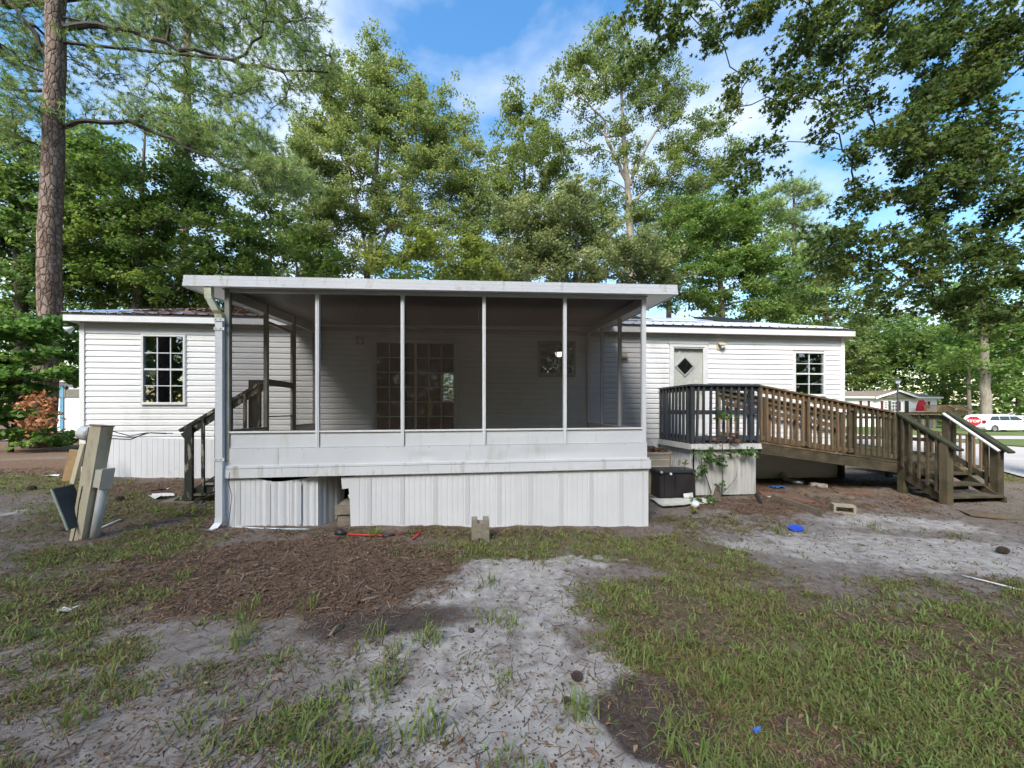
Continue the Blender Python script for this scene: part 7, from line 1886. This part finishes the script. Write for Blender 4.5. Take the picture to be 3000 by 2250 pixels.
# --- right: big sweetgum leaning over from outside the frame
def PW(px, py, Y): v = at(px, py, Y); return (v.x, v.y, v.z)
make_tree('sweetgum_tree', 'large dark sweetgum whose boughs overhang the right side of the yard', 8.3,
    [(13.3, 7.2, -0.1, 0.34), (13.3, 7.25, 2.5, 0.30), (13.3, 7.4, 6.0, 0.26), (13.2, 7.6, 10.0, 0.2), (13.2, 7.8, 14.0, 0.08)],
    [(1930, 45, 90, 35, -0.6), (2010, 110, 90, 45, -0.6), (1860, 130, 45, 30, -0.4, 0.8), (2110, 20, 120, 40), (2260, 60, 110, 60), (2400, 70, 110, 70), (2330, 150, 90, 40), (2540, 60, 110, 70), (2450, 170, 80, 40), (2180, 250, 60, 50, -0.3, 0.8),
     (2240, 440, 70, 50, 0, 0.9), (2180, 500, 45, 35, 0, 0.7), (2340, 300, 80, 45), (2420, 360, 60, 40), (2500, 270, 90, 50), (2600, 210, 90, 60), (2570, 400, 110, 55), (2680, 320, 90, 70), (2660, 460, 90, 50), (2540, 480, 80, 40), (2480, 570, 70, 40, 0, 0.9),
     (2620, 570, 80, 40), (2700, 80, 120, 80), (2820, 60, 130, 90), (2930, 120, 120, 120), (2790, 220, 100, 80), (2900, 300, 130, 110), (2780, 400, 100, 80), (2900, 480, 140, 110), (2760, 560, 110, 70), (2880, 640, 150, 100), (2740, 680, 110, 60),
     (2550, 700, 110, 45), (2460, 760, 100, 50), (2600, 780, 110, 50), (2740, 790, 120, 60), (2900, 800, 140, 80), (2480, 850, 70, 40), (2820, 900, 110, 50), (2960, 920, 90, 70), (2640, 860, 90, 40), (2420, 690, 60, 30, 0, 0.8)],
    'near', 0.145, 185, cr=0.40, dens=0.40, seed=43, bark='bark_dark', star=True, flat=0.75, rise=-0.1, r_tip=0.006, twigs=4, tint_c=0.4,
    limbs=[{'pts': [PW(3060, -150, 8.0), PW(2900, -60, 8.2), PW(2730, 10, 8.2), PW(2520, 105, 8.2), PW(2380, 160, 8.2), PW(2250, 185, 8.1), PW(2130, 192, 8.0), PW(2030, 225, 7.8)], 'r': (0.13, 0.025)},
           {'pts': [PW(2130, 192, 8.0), PW(2040, 110, 7.8), PW(1980, 60, 7.6)], 'r': (0.03, 0.012)},
           {'pts': [PW(3060, 40, 8.0), PW(2860, 100, 8.3), PW(2700, 200, 8.3), PW(2560, 290, 8.3), PW(2440, 370, 8.2), PW(2340, 430, 8.1)], 'r': (0.09, 0.02)},
           {'pts': [PW(3060, 300, 8.0), PW(2900, 360, 8.4), PW(2760, 410, 8.5), PW(2640, 490, 8.4), PW(2520, 590, 8.3)], 'r': (0.08, 0.02)},
           {'pts': [PW(3060, 560, 8.0), PW(2900, 620, 8.6), PW(2760, 690, 8.6), PW(2600, 740, 8.5), PW(2500, 770, 8.4), PW(2430, 790, 8.4)], 'r': (0.07, 0.015)}, {'pts': [PW(2640, 490, 8.4), PW(2520, 610, 8.3), PW(2440, 690, 8.3)], 'r': (0.03, 0.012)}])

# --- far right, beyond the street
specs = [('pale trunked tree standing behind the parked minivan', 33.0, [(2892, 1262, 0.42), (2886, 1100, 0.36), (2880, 980, 0.3), (2878, 850, 0.15)], [(2860, 960, 110, 60), (2950, 1000, 90, 60), (2880, 880, 130, 60), (2800, 1030, 60, 50), (2960, 1090, 70, 50)], 'mid', 'bark_pale', 51),
         ('dark green tree behind the neighbouring deck', 51.0, [(2765, 1240, 0.3), (2765, 1100, 0.25), (2765, 980, 0.12)], [(2760, 1080, 60, 60), (2720, 1000, 90, 60), (2790, 1010, 70, 70), (2800, 1120, 50, 50), (2770, 1170, 40, 25)], 'maple', 'bark', 52),
         ('leafy tree right behind the neighbouring house', 58.0, [(2620, 1230, 0.35), (2620, 1080, 0.28), (2620, 960, 0.12)], [(2620, 1080, 110, 50), (2560, 1030, 90, 60), (2680, 1010, 100, 60), (2600, 970, 110, 50)], 'mid', 'bark', 53),
         ('dark bushy tree behind the right corner of the home', 54.0, [(2510, 1240, 0.3), (2510, 1100, 0.25), (2510, 980, 0.1)], [(2520, 1080, 60, 60), (2500, 1000, 70, 60), (2560, 1110, 40, 35)], 'oak', 'bark_dark', 54),
         ('broad tree at the far right edge beyond the cars', 46.0, [(2990, 1250, 0.35), (2985, 1120, 0.3), (2980, 980, 0.15)], [(2990, 1080, 80, 60), (3040, 980, 90, 80), (2940, 1130, 50, 40)], 'mid', 'bark', 55),
         ('thin trunked tree between the deck and the stop sign', 44.0, [(2842, 1250, 0.22), (2838, 1120, 0.2), (2836, 1000, 0.1)], [(2830, 1090, 50, 40), (2850, 1020, 60, 50), (2800, 1060, 40, 40)], 'maple', 'bark', 56)]
for lb, Y_, tr_, bl_, lf_, bk_, sd_ in specs:
    make_tree('street_tree', lb, Y_, tr_, bl_, lf_, 0.27, 260, cr=1.2, dens=0.42, seed=sd_, bark=bk_, group='trees beyond the street', r_tip=0.03, tint_c=0.5)
# --- extra trees filling the wood behind the home
specs = [('tall maple standing between the two pines on the left', 30.0, [(330, 1200, 0.3), (330, 800, 0.22), (330, 560, 0.08)], [(330, 620, 130, 110), (250, 740, 110, 90), (430, 760, 120, 90), (330, 480, 90, 80), (200, 520, 80, 90)], 'maple', 61, 0.3),
         ('dark tree in shade left of the pale multi stemmed tree', 29.0, [(790, 1200, 0.28), (790, 850, 0.2), (790, 650, 0.06)], [(800, 760, 110, 60), (740, 680, 80, 60), (860, 700, 80, 60), (790, 620, 70, 60), (900, 800, 80, 30), (700, 560, 50, 60)], 'oak', 62, 0.4),
         ('full round tree low behind the left part of the porch roof', 22.0, [(870, 1200, 0.2), (870, 880, 0.16), (870, 780, 0.06)], [(860, 770, 120, 45), (950, 790, 80, 30), (790, 800, 70, 30), (870, 700, 80, 40), (760, 850, 140, 30), (1050, 830, 150, 25), (1450, 840, 150, 20), (1180, 815, 130, 25), (1320, 820, 120, 25)], 'mid', 63, 0.5),
         ('shaded tree behind the oak on the right of the porch', 34.0, [(1960, 1200, 0.3), (1960, 850, 0.22), (1960, 600, 0.08)], [(1960, 700, 120, 80), (2060, 760, 90, 80), (1880, 760, 90, 60), (1980, 600, 80, 60), (2180, 600, 70, 70), (2130, 680, 100, 60), (1780, 700, 90, 60), (2260, 640, 60, 50)], 'mid', 64, 0.45),
         ('leafy tree behind the far right end of the home', 27.0, [(2420, 1200, 0.25), (2420, 950, 0.2), (2415, 820, 0.07)], [(2420, 880, 80, 60), (2360, 940, 90, 40), (2460, 960, 60, 60), (2420, 800, 60, 50), (2500, 900, 50, 50)], 'oak', 65, 0.4),
         ('low dark tree behind the yellow green tree', 31.0, [(1480, 1200, 0.22), (1480, 880, 0.16), (1480, 780, 0.06)], [(1480, 800, 90, 40), (1400, 820, 80, 25), (1540, 780, 60, 40)], 'maple', 66, 0.5)]
for lb, Y_, tr_, bl_, lf_, sd_, tc2 in specs:
    make_tree('wood_tree', lb, Y_, tr_, bl_, lf_, 0.20, 230, cr=0.85, dens=0.40, seed=sd_, group='trees in the wood behind the home', r_tip=0.02, tint_c=tc2)
# far wood: one mass of leaves all round behind
rng = np.random.default_rng(77)
n = 120000
ang = rng.uniform(-1.4, 1.4, n); R = rng.uniform(78, 98, n)
Xf, Yf = np.sin(ang) * R, np.cos(ang) * R
hh = 14 + 12 * fbm(Xf * 0.08, Yf * 0.08, 4)
Zf = rng.random(n) ** 1.6 * hh - 0.4
V_, k_ = leaf_quads(np.stack([Xf, Yf, Zf], 1), 0.62, 0.7, rng, 0.3)
fw = link('far_wood', cloud_mesh('far_wood', V_, k_, np.clip(0.25 + 0.5 * fbm(Xf * 0.2, Zf * 0.3, 9) + rng.normal(0, 0.12, n), 0, 1)), L['maple'])
stuff(fw, 'far dark green wood behind everything', 'wood')

# wood behind the viewer: it keeps the low sky and much of the sun off the yard, and shows in the glass
n = 42000
ang = rng.uniform(1.62, 2 * pi - 1.62, n); R = rng.uniform(22, 36, n)
Xf, Yf = np.sin(ang) * R, np.cos(ang) * R
hh = 11 + 9 * fbm(Xf * 0.16, Yf * 0.16, 14)
Zf = rng.random(n) ** 0.75 * hh + 0.3
C1 = np.stack([Xf, Yf, Zf], 1)
nc = 165  # unseen leaf clumps added across the sun's path to dapple house and yard
ang = SUN_AZ + rng.uniform(-0.75, 0.65, nc); R = rng.uniform(13, 24, nc)
cc = np.stack([np.sin(ang) * R, np.cos(ang) * R, 7 + 21 * rng.random(nc)], 1)
C2 = np.repeat(cc, 70, 0) + rng.normal(size=(nc * 70, 3)) * np.array([1.0, 1.0, 0.7])
V_, k_ = leaf_quads(C1, 0.75, 0.7, rng, 0.3)
V2_, k_ = leaf_quads(C2, 0.42, 0.7, rng, 0.3)
fw = link('rear_shade_wood', cloud_mesh('rear_shade_wood', np.concatenate([V_, V2_]), k_, np.clip(rng.normal(0.5, 0.2, len(C1) + len(C2)), 0, 1)), L['mid'])
stuff(fw, 'unseen green wood on the near side of the yard with added shade clumps', 'wood')
mb = MB()  # trunks added to stand under the shading clumps
for i in range(9):
    a = SUN_AZ + (i - 4) * 0.17 + rng.normal() * 0.03; r = 15 + 7 * rng.random(); x, y = sin(a) * r, cos(a) * r
    mb.tube([(x, y, -0.3), (x + 0.2, y, 9), (x, y + 0.3, 18), (x, y, 26)], [0.34, 0.28, 0.2, 0.05], 8)
stuff(mb.build('rear_shade_trunks', M['bark_pine'], None, True), 'unseen trunks added under the shade clumps on the near side of the yard', 'wood')
# ================================================================ GRASS, STRAW, LITTER
L['grass'] = leaf_mat('grass_blade', (0.27, 0.205, 0.10), (0.17, 0.215, 0.058), (0.26, 0.34, 0.105), trans=0.4, rough=0.6)
L['straw'] = leaf_mat('pine_straw', (0.055, 0.034, 0.023), (0.145, 0.088, 0.054), (0.29, 0.205, 0.14), trans=0.0, rough=0.8)
L['litter'] = leaf_mat('fallen_leaf', (0.08, 0.046, 0.03), (0.19, 0.10, 0.056), (0.33, 0.22, 0.14), trans=0.1, rough=0.7)
def ground_at(X, Y):
    """height of the finished ground sheet, bumps included"""
    nr = ((X > -14) & (X < 14) & (Y > 0) & (Y < 14)).astype(float)
    w = soil_weights(X, Y)
    return ground_z(X, Y) + ((fbm(X * 1.4, Y * 1.4, 5) - 0.5) * 0.05 + (fbm(X * 5, Y * 5, 6) - 0.5) * 0.03) * nr + 0.025 * w[2] * nr - 0.015 * w[1]
rng = np.random.default_rng(101)
def sample_yard(n, x0=-9.5, x1=9.5, y0=1.45, y1=9.0, power=1.0):
    """points over the yard, denser close to the camera"""
    u = rng.random(n); Y = (y0 ** (1 - power) + u * (y1 ** (1 - power) - y0 ** (1 - power))) ** (1 / (1 - power)) if power != 1.0 else y0 * (y1 / y0) ** u
    half = 1.45 * Y + 0.6
    X = Y * 0.095 + rng.uniform(-1, 1, n) * half
    return X, Y
def outside_buildings(X, Y):
    ok = ~((X > -3.4) & (X < 2.6) & (Y > YP - 0.06))
    ok &= ~((X > -7.9) & (X < 8.8) & (Y > YW - 0.06))
    ok &= ~((X > LX0) & (X < LX1 + 0.1) & (Y > YR0))
    return ok
# grass clumps
X, Y = sample_yard(40000, power=1.3)
g = soil_weights(X, Y)[3]
patch = fbm(X * 1.7, Y * 1.7, 31)
keep = (rng.random(len(X)) < np.clip(g * 0.80 * np.clip(3.0 * patch - 1.0, 0.04, 1), 0.012, 1)) & outside_buildings(X, Y)
X, Y = X[keep], Y[keep]; g = g[keep]
per = 11
Xc = np.repeat(X, per); Yc = np.repeat(Y, per); n = len(Xc)
fade = np.repeat(np.clip((Y - 1.4) / 5.0, 0, 1), per)
r = 0.035 * rng.random(n) ** 0.5 * (1 + fade); a = rng.random(n) * 2 * pi
bx, by = Xc + r * np.cos(a), Yc + r * np.sin(a); bz = ground_at(bx, by) - 0.004
hgt = (0.014 + 0.036 * rng.random(n) ** 1.8) * (0.75 + 0.55 * np.repeat(g, per)) * np.repeat(0.7 + 0.7 * rng.random(len(X)), per)
lean = 0.35 + 0.9 * rng.random(n); ld = a + rng.normal(0, 0.6, n)
dx, dy = np.cos(ld) * hgt * lean, np.sin(ld) * hgt * lean
wd = (0.0022 + 0.0022 * rng.random(n)) * (1 + 1.2 * fade)
sa = rng.random(n) * pi; sx_, sy_ = np.cos(sa) * wd, np.sin(sa) * wd
B = np.stack([bx, by, bz], 1); S = np.stack([sx_, sy_, np.zeros(n)], 1)
Mi = B + np.stack([dx * 0.35, dy * 0.35, hgt * 0.62], 1); T = B + np.stack([dx, dy, hgt * (1.0 - 0.35 * np.clip(lean - 0.6, 0, 1))], 1)
V = np.stack([B - S, B + S, Mi + S * 0.8, Mi - S * 0.8, T + S * 0.12, T - S * 0.12], 1).reshape(-1, 3)
q = np.arange(n)[:, None] * 6
F = np.concatenate([q + np.array([0, 1, 2, 3]), q + np.array([3, 2, 4, 5])], 1).reshape(-1, 4)
me = bpy.data.meshes.new('grass'); fast_mesh(me, V, F)
at_ = me.attributes.new('tint', 'FLOAT', 'FACE')
tn = np.clip(np.repeat(np.clip(0.22 + 0.75 * fbm(X * 1.6, Y * 1.6, 41) + rng.normal(0, 0.18, len(X)), 0, 1), per) + rng.normal(0, 0.15, n), 0, 1)
tn = np.where(rng.random(n) < 0.24, rng.random(n) * 0.18, tn)
at_.data.foreach_set('value', np.repeat(tn, 2).astype(np.float32))
stuff(link('grass', me, L['grass']), 'short patchy grass growing over the sandy yard', 'grass')
# loose bits of bark and dirt everywhere
X2, Y2 = sample_yard(26000, power=1.5); ok2 = outside_buildings(X2, Y2) & (rng.random(len(X2)) < np.clip(4.0 * fbm(X2 * 1.5, Y2 * 1.5, 53) - 1.5, 0.05, 1)); X2, Y2 = X2[ok2], Y2[ok2]; n2_ = len(X2)
C2 = np.stack([X2, Y2, ground_at(X2, Y2) + 0.004], 1)
a2 = rng.random(n2_) * 2 * pi; l2 = 0.003 + 0.008 * rng.random(n2_) ** 2; w2_ = l2 * (0.3 + 0.6 * rng.random(n2_))
d2 = np.stack([np.cos(a2) * l2, np.sin(a2) * l2, rng.normal(0, 0.001, n2_)], 1); s2_ = np.stack([-np.sin(a2) * w2_, np.cos(a2) * w2_, 0.002 + 0 * a2], 1)
V2 = np.stack([C2 - d2, C2 + s2_, C2 + d2, C2 - s2_], 1).reshape(-1, 3)
stuff(link('bark_crumbs', cloud_mesh('bark_crumbs', V2, 4, np.clip(rng.normal(0.2, 0.25, n2_), 0, 1)), L['straw']), 'dark crumbs of bark and dirt scattered over the ground', 'debris')
# bigger weed tufts with long arching blades
tuft_px = [(540, 1700), (740, 1790), (900, 1790), (730, 1860), (1100, 1870), (1250, 1870), (700, 1900), (1160, 1925), (1250, 1890), (330, 1990), (400, 2030), (560, 2135), (880, 2160), (1050, 2020), (1130, 2030), (1080, 2210), (1020, 2230), (1020, 2160),
           (1700, 2090), (1705, 2085), (2000, 2200), (2080, 2230), (1970, 2130), (2040, 2250), (1440, 1710), (1430, 1820), (1150, 1980), (140, 1940), (60, 1870), (1490, 1835), (1180, 2170), (200, 2130), (1280, 2130), (1090, 1573), (1100, 1575), (2560, 1545), (2270, 1560), (1900, 1950), (2010, 1890), (1810, 1850), (2120, 2010)]
VV, TT = [], []
spots = [(gp(px, py).x, gp(px, py).y, 24, 0.55) for px, py in tuft_px]
Xt, Yt = sample_yard(6000, power=1.5); gt = soil_weights(Xt, Yt)[3]
kt = (rng.random(6000) < np.clip(gt * 0.30 * (fbm(Xt * 1.3, Yt * 1.3, 88) > 0.42), 0, 1)) & outside_buildings(Xt, Yt)
spots += [(x, y, 11, 0.72) for x, y in zip(Xt[kt], Yt[kt])]
sp = np.array(spots); rep = sp[:, 2].astype(int); cx_ = np.repeat(sp[:, 0], rep); cy_ = np.repeat(sp[:, 1], rep); nb_ = len(cx_)
big = np.repeat(sp[:, 2] > 20, rep)
a = rng.random(nb_) * 2 * pi; ln = (0.07 + 0.10 * rng.random(nb_)) * np.where(big, 0.85, 0.42); le = 0.3 + 0.9 * rng.random(nb_)
bx = cx_ + rng.normal(size=nb_) * 0.05; by = cy_ + rng.normal(size=nb_) * 0.05
b = np.stack([bx, by, ground_at(bx, by)], 1)
d = np.stack([np.cos(a), np.sin(a), 0 * a], 1); s = np.stack([-np.sin(a), np.cos(a), 0 * a], 1) * (0.0030 + 0.002 * rng.random(nb_))[:, None]
z1 = np.stack([0 * a, 0 * a, ln * 0.6], 1); z2 = np.stack([0 * a, 0 * a, ln * (0.9 - 0.4 * np.maximum(0, le - 0.6))], 1)
p1 = b + d * (ln * le * 0.35)[:, None] + z1; p2 = b + d * (ln * le)[:, None] + z2
VV = np.stack([b - s, b + s, p1 + s, p1 - s, p1 - s, p1 + s, p2 + s * 0.15, p2 - s * 0.15], 1).reshape(-1, 3)
TT = np.repeat(np.repeat(sp[:, 3], rep) + rng.normal(0, 0.18, nb_), 2)
me = cloud_mesh('weed_tufts', np.array(VV), 4, np.array(TT))
stuff(link('weed_tufts', me, L['grass']), 'longer grass tufts scattered over the bare sand', 'grass')
# pine straw needles
X, Y = sample_yard(230000, power=1.2)
w = soil_weights(X, Y); st = w[2]
keep = (rng.random(len(X)) < np.clip(st * 0.75 + 0.06 + 0.42 * w[3] - 0.03 * w[0], 0.01, 1)) & outside_buildings(X, Y)
X, Y = X[keep], Y[keep]; n = len(X)
Z = ground_at(X, Y) + 0.004 + 0.016 * rng.random(n) * st[keep]
a = rng.random(n) * pi; ln = 0.018 + 0.042 * rng.random(n) ** 1.5; wd = (0.0012 + 0.001 * rng.random(n)) * (1 + 0.35 * np.clip(Y - 2, 0, 6))
d = np.stack([np.cos(a) * ln, np.sin(a) * ln, rng.normal(0, 0.008, n)], 1); s = np.stack([-np.sin(a) * wd, np.cos(a) * wd, rng.normal(0, 0.0006, n)], 1)
C = np.stack([X, Y, Z], 1)
V = np.stack([C - d - s, C + d - s, C + d + s, C - d + s], 1).reshape(-1, 3)
stuff(link('pine_straw', cloud_mesh('pine_straw', V, 4, np.clip(rng.normal(0.45, 0.25, n), 0, 1)), L['straw']), 'brown pine straw and chips covering the bed before the porch', 'pine straw')
# dead leaves, curled: two quads each
X, Y = sample_yard(24000, power=1.15)
w = soil_weights(X, Y)
keep = (rng.random(len(X)) < np.clip(0.55 * w[2] + 0.10 + 0.12 * w[3], 0, 1)) & outside_buildings(X, Y)
X, Y = X[keep], Y[keep]; n = len(X)
C = np.stack([X, Y, ground_at(X, Y) + 0.008 + 0.012 * rng.random(n)], 1)
a = rng.random(n) * 2 * pi; ln = (0.007 + 0.017 * rng.random(n) ** 1.5) * (1 + 0.12 * np.clip(Y - 2, 0, 5)); wd = ln * (0.35 + 0.3 * rng.random(n))
d = np.stack([np.cos(a) * ln, np.sin(a) * ln, rng.normal(0, 0.004, n)], 1); s = np.stack([-np.sin(a) * wd, np.cos(a) * wd, 0 * a], 1)
upv = np.stack([0 * a, 0 * a, 0.004 + 0.010 * rng.random(n)], 1)
V = np.stack([C - d, C + s + upv, C + d, C, C - d, C, C + d, C - s + upv], 1).reshape(-1, 3)
stuff(link('leaf_litter', cloud_mesh('leaf_litter', V, 4, np.repeat(np.clip(rng.normal(0.5, 0.25, n), 0, 1), 2)), L['litter']), 'dead brown leaves scattered over the yard', 'leaves')
# leaves heaped on the cooling unit, straw on roofs
def heap(name, xs, ys, zf, n, ln, mat, label, cat):
    X = rng.uniform(*xs, n); Y = rng.uniform(*ys, n); Z = np.array([zf(x, y) for x, y in zip(X, Y)])
    a = rng.random(n) * 2 * pi; l_ = ln * (0.5 + rng.random(n)); w_ = l_ * 0.45
    C = np.stack([X, Y, Z], 1); d = np.stack([np.cos(a) * l_, np.sin(a) * l_, rng.normal(0, 0.3, n) * l_], 1); s = np.stack([-np.sin(a) * w_, np.cos(a) * w_, rng.normal(0, 0.2, n) * l_], 1)
    V = np.stack([C - d, C + s, C + d, C - s], 1).reshape(-1, 3)
    return stuff(link(name, cloud_mesh(name, V, 4, np.clip(rng.normal(0.5, 0.25, n), 0, 1)), mat), label, cat)
heap('leaf_heap', (ax0 + 0.02, ax1 - 0.02), (ay0 + 0.0, ay1), lambda x, y: zt_ + 0.01 + 0.07 * random.random() * sin(pi * (x - ax0) / (ax1 - ax0)), 420, 0.05, L['litter'], 'brown leaves heaped on top of the air conditioner', 'leaves')
heap('roof_litter', (HX0 + 0.6, -1.0), (YW + 0.3, YR - 0.2), lambda x, y: ZE + (ZR - ZE) * (y - YW + OV) / (YR - YW + OV) + 0.02 + 0.015 * random.random(), 5000, 0.07, L['straw'], 'pine straw lying on the left slope of the home roof', 'pine straw')
heap('porch_roof_litter', (RX0 + 0.05, RX1 - 0.1), (RY0 + 0.06, RY0 + 0.8), lambda x, y: roof_z(x, y) + 0.13 + 0.02 * random.random(), 700, 0.035, L['straw'], 'pine straw along the front edge of the porch roof', 'pine straw')
heap('deck_litter', (LX0 + 0.1, LX1), (YR0 + 0.06, YR0 + 0.5), lambda x, y: ZL + 0.01 + 0.05 * random.random(), 160, 0.05, L['litter'], 'dead leaves caught on the landing behind the blue rail', 'leaves')

# ---- sapling and weeds against the landing skirt
def sapling(label, stems, leaf_spots, size, seed, name='sapling', leafm='shrub', cat='sapling', nper=9, star=True):
    r2 = np.random.default_rng(seed)
    t = thing(name, label, cat, stems[0][0][0])
    for pts, r in stems:
        MB().tube(pts, [r * (1 - 0.6 * i / max(1, len(pts) - 1)) for i in range(len(pts))], 6).build('stem', M['bark'], t, True)
    C = np.array([p for p in leaf_spots]); C = np.repeat(C, nper, 0) + r2.normal(size=(len(C) * nper, 3)) * np.array([0.05, 0.04, 0.04])
    if star: V, k = leaf_stars(C, size, r2, 0.1); pf = 5
    else: V, k = leaf_quads(C, size, 0.6, r2, 0.2); pf = 1
    link('leaves', cloud_mesh('leaves', V, k, np.clip(r2.normal(0.5, 0.25, len(C)), 0, 1), pf), L[leafm], t)
    return t
YF = YR0 - 0.10
A_ = lambda px, py, dy=0.0: at(px, py, YF + dy)
sapling('leafy sapling climbing the white landing skirt', [([A_(2115, 1452), A_(2117, 1400), A_(2115, 1340), A_(2118, 1280), A_(2112, 1220)], 0.012), ([A_(2084, 1445), A_(2070, 1400), A_(2058, 1370), A_(2052, 1330), A_(2055, 1318)], 0.012),
         ([A_(2117, 1330), A_(2150, 1328), A_(2190, 1325)], 0.005), ([A_(2055, 1325), A_(2066, 1318), A_(2078, 1315)], 0.004), ([A_(2120, 1442), A_(2145, 1415), A_(2158, 1395), A_(2160, 1368)], 0.007), ([A_(2070, 1400), A_(2045, 1385), A_(2035, 1380)], 0.004)],
        [A_(2040, 1322), A_(2072, 1322), A_(2142, 1330), A_(2163, 1331), A_(2178, 1324), A_(2195, 1318), A_(2200, 1326), A_(2070, 1346), A_(2085, 1345), A_(2098, 1343), A_(2080, 1352), A_(2113, 1350), A_(2118, 1360), A_(2060, 1370), A_(2056, 1380), A_(2115, 1225), A_(2100, 1220), A_(2125, 1215), A_(2148, 1222), A_(2036, 1388), A_(2110, 1418)],
        0.12, 201)
stump = MB().tube([gp(2095, 1452) + Vector((0, -0.02, -0.03)), gp(2095, 1452) + Vector((0.0, 0, 0.12)), gp(2095, 1452) + Vector((0.05, 0.02, 0.27))], [0.11, 0.085, 0.075], 9).build('stump', M['bark'])
tag(stump, 'short dark tree stump at the foot of the white landing skirt', 'stump')
sapling('pale weed with dead leaves on the front edge of the landing', [([A_(2085, 1305), A_(2100, 1290), A_(2160, 1290)], 0.004)], [A_(2090, 1288), A_(2105, 1298), A_(2140, 1285), A_(2155, 1278), A_(2165, 1290), A_(2150, 1298)], 0.10, 205, 'weed', 'litter', 'weed', 5)
p = gp(2075, 1480)
sapling('low green ground weed between the foam cup and the landing', [([p, p + Vector((0.02, 0, 0.06))], 0.006)], [p + Vector((dx, dy, 0.04)) for dx, dy in ((-.22, .1), (-.12, .05), (0, 0), (.1, .06), (.18, .12), (-.05, .14), (.06, .18), (-.16, .2), (.22, .2))], 0.085, 207, 'ground_weed', 'shrub', 'weed', 12)
p = gp(2025, 1506)
sapling('single bright yellow green weed in front of the porch corner', [([p, p + Vector((0, 0, 0.05))], 0.004)], [p + Vector((0, 0, 0.05)), p + Vector((0.03, 0.02, 0.06))], 0.09, 209, 'yellow_weed', 'yellow', 'weed', 6)
q_ = Vector((3.97, 7.0, zt2))
sapling('small seedling growing on the lid of the black tote', [([q_, q_ + Vector((0.0, 0, 0.10))], 0.005)], [q_ + Vector((0, 0, 0.10)), q_ + Vector((-0.06, 0, 0.13)), q_ + Vector((0.05, 0.02, 0.15))], 0.10, 211, 'seedling', 'grey', 'weed', 6)
sap2 = at(2100, 1215, 7.4)
